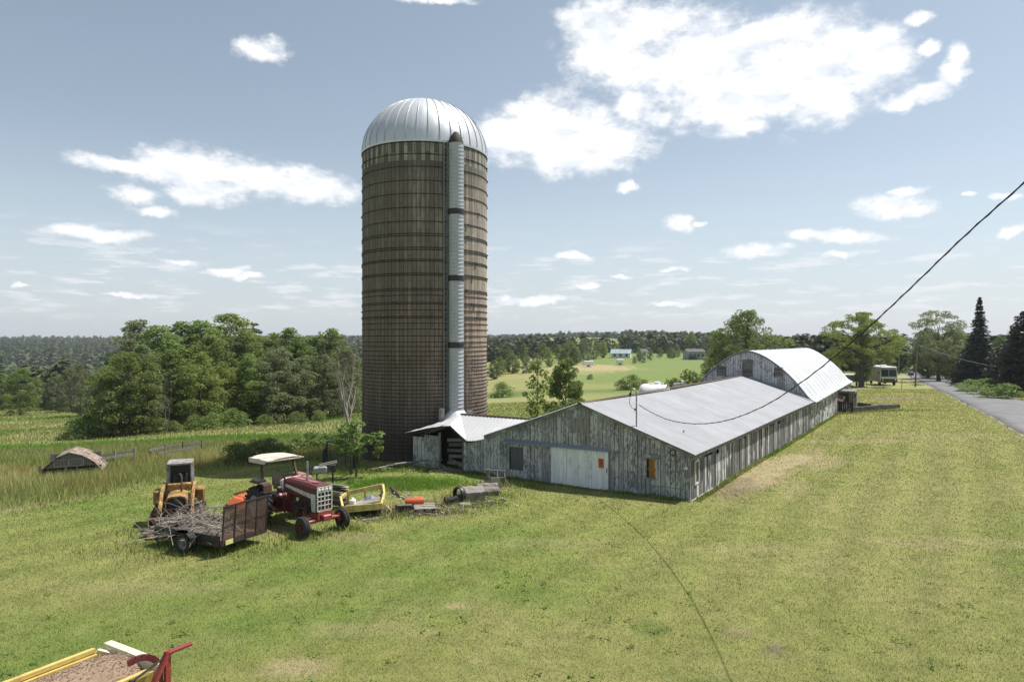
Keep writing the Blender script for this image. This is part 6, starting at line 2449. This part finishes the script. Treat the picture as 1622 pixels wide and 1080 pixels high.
# dark wire pen left of the silo foot
pn = thing('wire_pen', 'small pen of dark wire netting and weathered posts left of the silo foot', 'pen', P(540, 745))
c0 = pn.location.copy()
cor = [P(518, 728), P(512, 744), P(556, 752), P(566, 734)]
cor = [Vector((c.x, c.y, gz(c.x, c.y))) - c0 for c in cor]
for c in cor:
    MB().beam(c + Vector((0, 0, -.1)), c + Vector((rnd.uniform(-.05, .05), 0, 1.15)), .07, .07, rnd=rnd.random()).build('post', M['dark_wood'], pn)
for i in range(4):
    a, b = cor[i], cor[(i + 1) % 4]
    n_ = MB()
    L = (b - a).length
    k = 0
    while k < L:
        f = k / L
        p = a.lerp(b, f)
        n_.beam(p, p + Vector((0, 0, 1.0)), .006, .006)
        k += .08
    for z in [j * .08 for j in range(13)]:
        n_.beam(a + Vector((0, 0, z)), b + Vector((0, 0, z)), .006, .006)
    n_.build('netting', M['black'], pn)
MB().beam(cor[0] + Vector((0, 0, 1.15)), cor[3] + Vector((0, 0, .95)), .05, .09).beam(cor[1] + Vector((0, 0, 1.1)), cor[0] + Vector((0, 0, 1.15)), .05, .07).build('top_board', M['grey_wood'], pn)

# ---- wooden shed with shingled gambrel roof sunk in the tall grass
so = P(100, 757)
sd_ = thing('meadow_shed', 'small grey shed with a curved brown shingle roof sunk in tall grass', 'shed', (so.x - .2, so.y + 1.2, so.z), .42)
pf = [(-1.62, .1), (-1.25, .62), (-.62, 1.18), (.0, 1.42), (.62, 1.22), (1.25, .78), (1.62, .28)]
wl = MB()
vs = [(x, -1.0, z) for x, z in pf]
wl.prism([(-1.5, -1.0, .55)] + [(x * .96, -1.0, z - .04) for x, z in pf[1:-1]] + [(1.3, -1.0, .60)], (0, .05, 0))
for x in (-1.45, -.2, .35, 1.3):
    wl.box((x, -.98, .2), (.12, .07, 1.1), rnd=rnd.random())
wl.box((1.42, -.95, .1), (.28, .04, 1.0), rnd=.9)
wl.box((0, .98, .5), (2.6, .05, 1.2)).box((1.45, 0, .1), (.05, 1.9, .9))
wl.build('wall', M['grey_wood'], sd_)
wdn = MB()
for x in (-.42, .32):
    for (cx, cz, sx, sz) in ((x, 1.02, .70, .05), (x, .64, .70, .05), (x - .34, .83, .05, .42), (x + .34, .83, .05, .42)):
        wdn.box((cx, -1.03, cz), (sx, .03, sz))
wdn.build('shutter_frame', M['pale_wood'], sd_)
MB().box((0, -.7, .2), (2.6, .04, .9)).build('dark_backing', M['dark_wood'], sd_)  # dark sheet added as the shade inside the shed
srf = MB()
for (a, b) in zip(pf[:-1], pf[1:]):
    rows = 3
    for k in range(rows):
        p0 = Vector((a[0], 0, a[1])).lerp(Vector((b[0], 0, b[1])), k / rows)
        p1 = Vector((a[0], 0, a[1])).lerp(Vector((b[0], 0, b[1])), (k + 1) / rows)
        for j in range(9):
            y0 = -1.18 + j * .27
            srf.beam(Vector((p0.x, y0 + .13, p0.z)), Vector((p1.x, y0 + .13, p1.z + .015)), .26, .03, rnd=rnd.random())
srf.build('shingle_roof', M['shingle'], sd_)

# broken rail fence in the tall grass
fc = thing('rail_fence', 'broken grey wooden rail fence half hidden in the tall grass', 'fence', P(200, 735))
f0 = fc.location.copy()


def fpt(px, py, h):
    p = P(px, py + 8)
    return Vector((p.x, p.y, p.z + h)) - f0


for (a, b) in (((150, 733), (213, 724)), ((152, 740), (212, 730))):
    MB().beam(fpt(a[0], a[1], .75), fpt(b[0], b[1], .75), .05, .12, rnd=rnd.random()).build('rail', M['grey_wood'], fc)
for (a, b) in (((236, 722), (262, 716)), ((262, 716), (320, 709)), ((250, 728), (310, 717))):
    MB().beam(fpt(a[0], a[1], .7), fpt(b[0], b[1], .7), .05, .14, rnd=rnd.random()).build('rail', M['grey_wood'], fc)
for px, py in ((150, 733), (182, 729), (213, 724), (238, 721), (262, 717), (290, 713), (320, 709)):
    p = fpt(px, py, 0)
    MB().beam(p + Vector((0, 0, -.2)), p + Vector((0, 0, .95)), .09, .09, rnd=rnd.random()).build('post', M['grey_wood'], fc)
q = P(480, 668)
o = MB().beam(q + Vector((-.1, 0, -.2)), q + Vector((.25, 0, 1.3)), .14, .14).build('white_post', M['pale_wood'], None)
tag(o, 'short pale post leaning at the wood edge', 'post')

# ---- manure spreader with wood chips, near corner of the picture
a1 = Vector((-7.42, 12.3, 1.5))
SA_ = Vector((.50, .866, 0))
SLt = Vector((-.866, .50, 0))
spo = Vector((-7.42, 12.3, 0)) + Vector((.866, -.50, 0)) * .78
sp = thing('manure_spreader', 'yellow spreader wagon with a cream end board and red beater frame, filled with wood chips', 'wagon', (spo.x, spo.y, gz(spo.x, spo.y)), math.atan2(SA_.y, SA_.x))
W2, LB = .78, 3.6
bx = MB()
for s in (-1, 1):
    bx.prism([(-LB, s * .62, .70), (0, s * .62, .70), (0, s * W2, 1.44), (-LB, s * W2, 1.44)], (0, s * .03, 0))
bx.box((-LB / 2, 0, .68), (LB, 1.3, .05))
bx.prism([(-LB, -.62, .70), (-LB, .62, .70), (-LB, W2, 1.44), (-LB, -W2, 1.44)], (-.04, 0, 0))
bx.build('box_body', M['spreader'], sp)
rim = MB()
for s in (-1, 1):
    rim.beam((-LB, s * (W2 + .02), 1.47), (-.1, s * (W2 + .02), 1.47), .09, .07).beam((-LB, s * (W2 - .06), 1.40), (-.1, s * (W2 - .06), 1.40), .06, .04)
    for k in range(5):
        rim.beam((-.3 - k * .75, s * .66, .72), (-.3 - k * .75, s * (W2 + .03), 1.44), .06, .05)
rim.build('rim_rail', M['spreader'], sp)
eb_ = MB()
eb_.box((.13, -.02, 1.52), (.15, 1.62, .04), ch=.008).box((.06, -.02, 1.30), (.03, 1.62, .42)).box((.19, -.02, 1.36), (.03, 1.6, .30))
eb_.build('end_board', M['cream'], sp)
cr_ = MB().beam((-.06, W2 - .02, 1.45), (.06, W2 - .3, 1.40), .06, .06)
cr_.build('corner_brace', M['cream'], sp)
for s in (-1, 1):
    wheel(sp, (-1.6, s * .98, .42), (0, s, 0), .42, .28, .22, 'ribbed', 'spreader', 0, .3)
rdf = MB()
rdf.beam((.12, -W2 - .22, .55), (.12, -W2 - .22, 1.78), .09, .06).beam((-.55, -W2 - .22, .6), (.12, -W2 - .22, 1.74), .10, .06).beam((.12, -W2 - .22, 1.74), (.48, -W2 - .36, 1.80), .10, .05, ch=.01)
rdf.beam((-.5, -W2 - .22, .95), (.12, -W2 - .22, 1.1), .05, .05)
rdf.build('beater_frame', M['bright_red'], sp)
arm = MB().tube([(-.45, -W2 - .1, 1.45), (.06, -W2 - .18, 1.66)], .02, 6).tube([(-.5, -W2 - .08, 1.25), (-.42, -W2 - .1, 1.48)], .045, 8)
arm.build('lever_arm', M['black'], sp)
cres = MB()
for k in range(9):
    a0, a1_ = -.3 + k * .24, -.3 + (k + 1) * .24
    cres.beam((-.28 + .46 * math.cos(a0), -W2 + .02, 1.28 + .46 * math.sin(a0)), (-.28 + .46 * math.cos(a1_), -W2 + .02, 1.28 + .46 * math.sin(a1_)), .05, .10)
cres.build('chain_guard', M['red'], sp)
bt = MB().tube([(-.1, -.7, 1.15), (-.1, .7, 1.15)], .07, 10)
for k in range(8):
    a = k * 2.4
    bt.beam((-.1, -.6 + k * .17, 1.15), (-.1 + .25 * math.cos(a), -.6 + k * .17, 1.15 + .25 * math.sin(a)), .05, .02)
bt.build('beater', M['rust'], sp)


def chips():
    rs2 = np.random.RandomState(3)
    nx_, ny_ = 60, 30
    vs, fs = [], []
    xs = np.linspace(-LB + .05, .02, nx_)
    ys = np.linspace(-W2 + .02, W2 - .08, ny_)
    H = np.zeros((nx_, ny_))
    for i, x in enumerate(xs):
        for j, y in enumerate(ys):
            e = min(1, (W2 - abs(y)) / .7)
            H[i, j] = 1.16 + .46 * e ** .8 * (1 - .25 * math.exp(-((x + .0) / .35) ** 2)) + .12 * math.exp(-((x + .45) / .3) ** 2 - ((y + .35) / .3) ** 2)
    H += rs2.normal(size=H.shape) * .012
    V = np.array([[xs[i], ys[j], H[i, j]] for i in range(nx_) for j in range(ny_)])
    i = (np.arange(nx_ - 1)[:, None] * ny_ + np.arange(ny_ - 1)[None, :]).ravel()
    F = np.stack([i, i + ny_, i + ny_ + 1, i + 1], 1)
    # loose chips over the heap
    m = 26000
    px_, py_ = rs2.uniform(0, nx_ - 1.01, m), rs2.uniform(0, ny_ - 1.01, m)
    ii_, jj = px_.astype(int), py_.astype(int)
    C = np.stack([np.interp(px_, np.arange(nx_), xs), np.interp(py_, np.arange(ny_), ys), H[ii_, jj] + .012], 1)
    q_ = leaf_quads(rs2, C, rs2.normal(size=(m, 3)) * .5 + np.array([0, 0, 1]), .028, .4)
    F2 = quads(q_) + len(V)
    return np.concatenate([V, q_]), np.concatenate([F, F2]), np.concatenate([np.full(len(F), .3), rs2.uniform(0, 1, m)])


cm_, g_, b_, o_ = new_mat('wood_chips')
rn_ = attr(g_, 'rnd')
nn_ = g_.noise(pos(g_), 40, 4, .7)
g_.set(b_.inputs['Base Color'], g_.mix(g_.ramp(g_.math('ADD', g_.math('MULTIPLY', rn_, .6), g_.math('MULTIPLY', nn_, .4)), .2, .75), (.20, .14, .095), (.42, .31, .22)))
b_.inputs['Roughness'].default_value = .95
Vc, Fc, Rc_ = chips()
cho = link('wood_chips', np_mesh('wood_chips', Vc, Fc, cm_, [('rnd', 'FLOAT', 'FACE', Rc_)]), None)
cho.location, cho.rotation_euler = sp.location, sp.rotation_euler
tag(cho, 'brown wood chips heaped in the yellow spreader wagon', 'wood chips', None, 'stuff')
# ------------------------------------------------------------------ service mast, wires, poles
ml = BW(-.0, 2.5, 0)
mast = thing('service_mast', 'grey electric service mast with bent weatherhead rising through the barn roof', 'mast', (ml.x, ml.y, 2.6))
mt_ = MB().tube([(0, 0, 0), (0, 0, 2.0), (-.03, .02, 2.14), (-.12, .08, 2.21), (-.2, .12, 2.14), (-.24, .14, 2.0)], .034, 10)
mt_.build('pipe', M['steel'], mast)
MB().lathe([(.0, -.08), (.06, -.06), (.055, .05), (0, .08)], 10, (-.26, .15, 1.96), (.3, -.2, 1)).build('weatherhead', M['black'], mast)
ins = MB().lathe([(0, -.07), (.04, -.06), (.025, -.02), (.04, .02), (0, .07)], 10, (-.07, .0, 1.28), (0, 0, 1)).tube([(-.26, .15, 1.9), (-.30, .15, 1.55), (-.2, .05, 1.34), (-.07, 0, 1.28)], .012, 6)
ins.build('insulator', M['black'], mast)
ip_ = Vector((ml.x, ml.y, 4.05))
dirw = Vector((.14, -1.0, 0)).normalized()
ctrl = []
for (px, py) in [(1012, 641), (1030, 652), (1060, 665), (1100, 671), (1150, 666), (1210, 643), (1270, 605), (1330, 558), (1385, 510), (1450, 449), (1530, 372), (1622, 290)]:
    # point of the vertical plane of the cable seen in that pixel column
    b = (px - 811) / 1080
    # ip.x + d*qx = b*(ip.y + d*qy)
    d = (b * ip_.y - ip_.x) / (dirw.x - b * dirw.y)
    y = ip_.y + dirw.y * d
    ctrl.append(Vector((ip_.x + dirw.x * d, y, CAM_H - (py - 540) / 1080 * y)))
e_ = (ctrl[-1] - ctrl[-2]).normalized()
ctrl += [ctrl[-1] + e_ * 2.0, ctrl[-1] + e_ * 6]


def smooth_pts(p, n=6):
    out = []
    for i in range(len(p) - 1):
        p0, p1, p2, p3 = p[max(0, i - 1)], p[i], p[i + 1], p[min(len(p) - 1, i + 2)]
        for k in range(n):
            t = k / n
            out.append(.5 * ((2 * p1) + (p2 - p0) * t + (2 * p0 - 5 * p1 + 4 * p2 - p3) * t * t + (3 * p1 - p0 - 3 * p2 + p3) * t ** 3))
    out.append(p[-1])
    return out


sp_ = smooth_pts(ctrl, 6)
cb = MB().tube(sp_, .013, 8)
# second conductor twisted round the first
dense = []
for i in range(len(sp_) - 1):
    for k in range(3):
        dense.append(sp_[i].lerp(sp_[i + 1], k / 3))
tw_ = []
for i, p in enumerate(dense):
    a = i * .9
    tw_.append(p + Vector((math.cos(a) * .014, 0, math.sin(a) * .013)))
cb.tube(tw_, .009, 6)
tag(cb.build('service_cable', M['cable'], None), 'twisted black cable sagging from the barn mast up to the right', 'cable')


def pole(px, y, top_px, top_py, label, arms=False):
    x = (px - 811) / 1080 * y
    z = gz(x, y)
    t = thing('utility_pole', label, 'utility pole', (x, y, z))
    tp = A(top_px, top_py, y) - Vector((x, y, z))
    MB().tube([(0, 0, -.6), tp * .5, tp], [.15, .13, .11], 10).build('shaft', M['grey_wood'], t)
    if arms:
        MB().beam(tp + Vector((-.9, .2, -.5)), tp + Vector((.9, -.2, -.5)), .1, .12).build('crossarm', M['grey_wood'], t)
    return t, Vector((x, y, z)) + tp


t1, tp1 = pole(1449.5, 116, 1453.5, 543, 'leaning grey utility pole on the lawn edge by the road')
t2, tp2 = pole(1423.5, 178, 1424, 531, 'farther utility pole beside the motorhome', True)
p_a, p_b = tp1 + Vector((0, 0, -.3)), A(1700, 583, 104)
pts_ = [p_a.lerp(p_b, k / 16) - Vector((0, 0, 1.6 * math.sin(math.pi * k / 16))) for k in range(17)]
tag(MB().tube(pts_, .03, 5).build('roadside_wire', M['header'], None), 'thin wire running from the leaning pole across the road trees', 'wire')
q = P(1443, 602)
mb_ = thing('mailbox', 'black mailbox on a short post by the road', 'mailbox', q)
MB().beam((0, 0, -.1), (0, 0, 1.0), .1, .1).build('post', M['grey_wood'], mb_)
MB().prism([(-.3, -.55, 1.0), (.3, -.55, 1.0), (.3, -.55, 1.35), (.2, -.55, 1.55), (-.2, -.55, 1.55), (-.3, -.55, 1.35)], (0, 1.1, 0)).build('box', M['black'], mb_)

# ------------------------------------------------------------------ motorhome
ro = P(1405, 611)
rv = thing('motorhome', 'old white and tan motorhome parked nose-on under the tiered tree', 'motorhome', (ro.x + .6, ro.y + .5, ro.z), -.20)
rv.scale = (1.12, 1.12, 1.06)
# local -y is the nose
W_, H0, H1, Lr = 1.22, .55, 3.15, 7.0
b1 = MB()
b1.prism([(-W_, 0, H0), (W_, 0, H0), (W_, -.05, 1.45), (W_, .12, 2.75), (W_, .3, H1), (-W_, .3, H1), (-W_, .12, 2.75), (-W_, -.05, 1.45)], (0, 0, 0)) if False else None
prf = [(0, H0), (-.06, 1.40), (.10, 2.72), (.28, H1 - .02), (Lr, H1), (Lr, H0)]
b1.prism([(-W_, y, z) for y, z in prf], (2 * W_, 0, 0))
bod = b1.build('body', M['white_paint'], rv)
MB().prism([(-W_ - .012, y, z) for y, z in [(.25, H0 + .05), (.25, 2.9), (Lr - .1, 2.9), (Lr - .1, H0 + .05)]], (.012, 0, 0)).build('side_panel', M['tan'], bod)
MB().box((0, .12, 2.93), (2.36, .3, .34), ch=.06).build('brow_panel', M['header'], rv)
for s in (-1, 1):
    MB().add([(s * .04, -.075, 1.52), (s * 1.1, -.075, 1.52), (s * 1.08, .075, 2.66), (s * .04, .075, 2.66), (s * .04, -.045, 1.52), (s * 1.1, -.045, 1.52), (s * 1.08, .105, 2.66), (s * .04, .105, 2.66)], [(0, 1, 2, 3), (7, 6, 5, 4), (0, 4, 5, 1), (1, 5, 6, 2), (2, 6, 7, 3), (3, 7, 4, 0)]).build('windscreen', M['glass'], rv)
MB().box((0, -.09, 1.25), (2.42, .05, .16)).build('nose_stripe', M['white_plastic'], rv)
MB().box((0, -.06, .98), (2.40, .06, .40)).build('nose_panel', M['rust'], rv)
MB().box((0, -.10, .62), (2.44, .12, .22), ch=.03).build('bumper', M['black'], rv)
for s in (-1, 1):
    MB().lathe([(.12, 0), (.12, .03), (.08, .05), (0, .06)], 14, (s * .92, -.10, 1.0), (0, -1, 0)).build('headlight', M['white_plastic'], rv)
    wheel(rv, (s * 1.06, 1.0, .42), (s, 0, 0), .42, .26, .2, 'ribbed', 'steel')
    wheel(rv, (s * 1.06, 5.2, .42), (s, 0, 0), .42, .26, .2, 'ribbed', 'steel')
    MB().tube([(s * 1.2, .05, 2.35), (s * 1.46, -.2, 2.35)], .02, 6).box((s * 1.48, -.2, 2.2), (.16, .06, .36), ch=.02).build('mirror', M['black'], rv)
MB().box((.1, 3.0, 3.24), (.8, 1.0, .2), ch=.05).box((-.4, 5.2, 3.22), (.5, .5, .14), ch=.04).build('roof_unit', M['white_plastic'], rv)
for y in (1.4, 3.2, 5.0):
    MB().box((-W_ - .022, y + .3, 2.1), (.02, 1.0, .6)).build('side_window', M['glass'], rv)
# fence stakes before it
for i, (px, py, tx, ty, lab) in enumerate([(1399, 616, 1399, 600, 'left thin stake standing before the motorhome'), (1428, 616, 1429, 601, 'right thin stake standing before the motorhome'), (1373, 614, 1373, 598, 'thin stake left of the motorhome under the tree')]):
    p = P(px, py)
    o = MB().tube([p + Vector((0, 0, -.2)), A(tx, ty, p.y)], .05, 6).build('stake', M['grey_wood'], None)
    tag(o, lab, 'stake', 'stakes by the motorhome')
q = P(1352, 612)
tr2 = thing('flatbed_trailer', 'pale grey box trailer under the tiered tree left of the motorhome', 'trailer', (q.x, q.y + 2, q.z), -.2)
MB().box((0, 0, 1.35), (2.6, 4.0, 1.1), ch=.05).build('box_body', M['rops'], tr2)
MB().box((0, 0, 1.95), (2.7, 4.1, .12)).build('roof', M['white_plastic'], tr2)
for s in (-1, 1):
    wheel(tr2, (s * 1.1, -1.2, .36), (s, 0, 0), .36, .22, .2)

# ------------------------------------------------------------------ white vehicles behind the barn
q = A(1030, 630, 68)
zt = gz(q.x, q.y)
tk_ = thing('tank_trailer', 'white rounded tank on wheels parked behind the low barn ridge', 'tank', (q.x + 1.1, q.y, zt), -.15)
r_ = 1.05
cz = A(0, 607.5, 68).z - zt - r_
tm = MB()
tm.lathe([(0, -1.75), (r_ * .55, -1.7), (r_ * .86, -1.5), (r_, -1.2), (r_ * 1.01, -.4), (r_, 0), (r_ * 1.01, .6), (r_, 1.0), (r_ * .86, 1.3), (0, 1.45)], 24, (-.5, 0, cz), (1, .0, .03))
tm.build('tank', M['white_plastic'], tk_)
MB().lathe([(.3, -.1), (.3, .14), (.2, .2), (0, .2)], 14, (-.4, 0, cz + r_)).box((-.3, 0, cz + r_ + .03), (1.8, .5, .05)).build('manhole', M['white_plastic'], tk_)
cab_ = MB().prism([(.95, -.9, cz - 1.0), (2.6, -.9, cz - 1.0), (2.6, -.9, cz + .95), (2.3, -.9, cz + 1.22), (1.15, -.9, cz + 1.10), (.95, -.9, cz + .65)], (0, 1.8, 0))
cab_.build('cab', M['white_paint'], tk_)
MB().box((1.35, -.91, cz + .5), (.62, .02, .42)).build('cab_window', M['glass'], tk_)
MB().tube([(1.0, -.95, cz - .5), (1.5, -.97, cz - .25), (2.0, -.97, cz + .35), (2.4, -.97, cz + .5)], .05, 6).build('hose', M['black'], tk_)
MB().box((0, 0, cz - r_ - .15), (3.6, 1.2, .25)).build('chassis', M['rust'], tk_)
for s in (-1, 1):
    for x in (-1.0, 1.6):
        wheel(tk_, (x, s * .8, .48), (0, s, 0), .48, .3, .25)
MB().box((2.15, .1, cz + 1.3), (.5, .8, .22), ch=.04).build('roof_box', M['white_plastic'], tk_)
q = A(998, 634, 64)
zt = gz(q.x, q.y)
wt = thing('white_cart', 'low white cart left of the white tank behind the barn ridge', 'cart', (q.x, q.y, zt), .1)
hh_ = A(0, 629, 64).z - zt
MB().box((0, 0, hh_ - .25), (1.7, 1.0, .4), ch=.05).box((-.3, -.51, hh_ - .3), (.3, .02, .2)).build('box_body', M['white_paint'], wt)
MB().box((.5, 0, hh_ - .06), (.6, .9, .22), ch=.05).build('lid', M['white_plastic'], wt)
for s in (-1, 1):
    wheel(wt, (0, s * .6, .4), (0, s, 0), .4, .18, .2)
    MB().beam((0, s * .5, .35), (0, s * .5, hh_ - .4), .08, .08).build('leg', M['rust'], wt)


# ------------------------------------------------------------------ far houses
def house(px, py, y, w, d, h, rh, label, wallm, roofm, rz=0.2, wins=3, porch=False):
    x = (px - 811) / 1080 * y
    z = gz(x, y)
    t = thing('house', label, 'house', (x, y, z), rz)
    mb = MB().prism([(-w / 2, -d / 2, -1), (w / 2, -d / 2, -1), (w / 2, d / 2, -1), (-w / 2, d / 2, -1)], (0, 0, h + 1))
    for s in (-1, 1):
        mb.prism([(s * w / 2, -d / 2, h), (s * w / 2, d / 2, h), (s * w / 2, 0, h + rh)], (-s * .1, 0, 0))
    mb.build('wall', M[wallm], t)
    rf_ = MB()
    for s in (-1, 1):
        rf_.prism([(-w / 2 - .4, s * (d / 2 + .4), h - .15), (w / 2 + .4, s * (d / 2 + .4), h - .15), (w / 2 + .4, 0, h + rh), (-w / 2 - .4, 0, h + rh)], (0, 0, .15))
    rfo = rf_.build('roof', M[roofm], t)
    MB().box((w * .2, .4, h + rh + .3), (.7, .7, 1.4)).build('chimney', M['rust'], rfo)
    for k in range(wins):
        xx = -w / 2 + w * (k + .6) / (wins + .2)
        fr = MB().box((xx, -d / 2 - .03, h * .55), (1.3, .08, 1.5)).build('window', M['white_paint'], t)
        MB().box((xx, -d / 2 - .075, h * .55), (1.06, .02, 1.26)).build('pane', M['glass'], fr)
    if porch:
        MB().box((-w * .25, -d / 2 - 1.2, h * .45), (w * .45, 2.4, .15)).box((-w * .25, -d / 2 - 1.2, .9), (w * .45, 2.3, .12)).box((-w * .45, -d / 2 - 2.2, h * .2), (.15, .15, h * .5)).box((-w * .06, -d / 2 - 2.2, h * .2), (.15, .15, h * .5)).build('porch', M['dark_wood'], t)
    return t


house(984, 559, 345, 9.5, 7, 2.2, 1.9, 'far low house with a teal metal roof on the hillside', 'house_white', 'teal_roof', -.25, 3)
house(1099, 566, 318, 8.0, 7, 3.6, 1.2, 'far grey house with porches above the green pasture', 'house_grey', 'dark_roof', .1, 4, True)
house(1018, 556, 360, 4, 4, 2.4, 1.5, 'small dark far building right of the teal roofed house', 'house_white', 'dark_roof', .3, 1)
house(1583, 583, 128, 8, 8, 3.2, 2.4, 'white house half hidden between spruce and conifer', 'house_white', 'dark_roof', -.5, 2)
for (px, y, w, lab) in [(932, 262, 3.6, 'long white trailer in the far ploughed patch'), (982, 272, 2.6, 'white trailer parked at the edge of the far pasture')]:
    x = (px - 811) / 1080 * y
    t = thing('far_trailer', lab, 'trailer', (x, y, gz(x, y)), .1)
    MB().box((0, 0, 1.4), (w, 2, 1.7), ch=.1).build('box_body', M['white_plastic'], t)
    for s in (-1, 1):
        wheel(t, (0, s * 1.0, .4), (0, s, 0), .4, .2, .2)
# white car by the bend
q = P(1454, 583)
car = thing('parked_car', 'small white car parked on the verge past the leaning pole', 'car', (q.x + 3.5, q.y, gz(q.x + 3.5, q.y)), .15)
MB().prism([(-2.1, -.85, .35), (2.1, -.85, .35), (2.1, -.85, .85), (1.2, -.85, .95), (.7, -.85, 1.42), (-.9, -.85, 1.45), (-1.6, -.85, 1.0), (-2.1, -.85, .9)], (0, 1.7, 0)).build('body', M['white_plastic'], car)
MB().prism([(1.05, -.87, .98), (.65, -.87, 1.36), (-.85, -.87, 1.38), (-1.35, -.87, 1.0)], (0, 1.74, 0)).build('window_band', M['glass'], car)
for s in (-1, 1):
    for x in (-1.3, 1.3):
        wheel(car, (x, s * .78, .33), (0, s, 0), .33, .2, .2)

HAZE_DENSITY = 0.00013
if HAZE_DENSITY:
    hm = bpy.data.materials.new('haze')
    hm.use_nodes = True
    g = NT(hm.node_tree)
    g.n.clear()
    o = g.node('ShaderNodeOutputMaterial')
    v = g.node('ShaderNodeVolumePrincipled')
    v.inputs['Color'].default_value = (.86, .91, 1.0, 1)
    v.inputs['Density'].default_value = HAZE_DENSITY
    v.inputs['Anisotropy'].default_value = .2
    g.l.new(v.outputs[0], o.inputs['Volume'])
    ho = MB().box((0, 2900, 40), (7400, 6200, 140)).build('haze', hm, None)
    tag(ho, 'thin summer haze in the air over the valley', 'haze', None, 'stuff')
scene.cycles.caustics_reflective = False
scene.cycles.caustics_refractive = False
scene.cycles.volume_bounces = 0
scene.cycles.max_bounces = 7
scene.cycles.transparent_max_bounces = 8
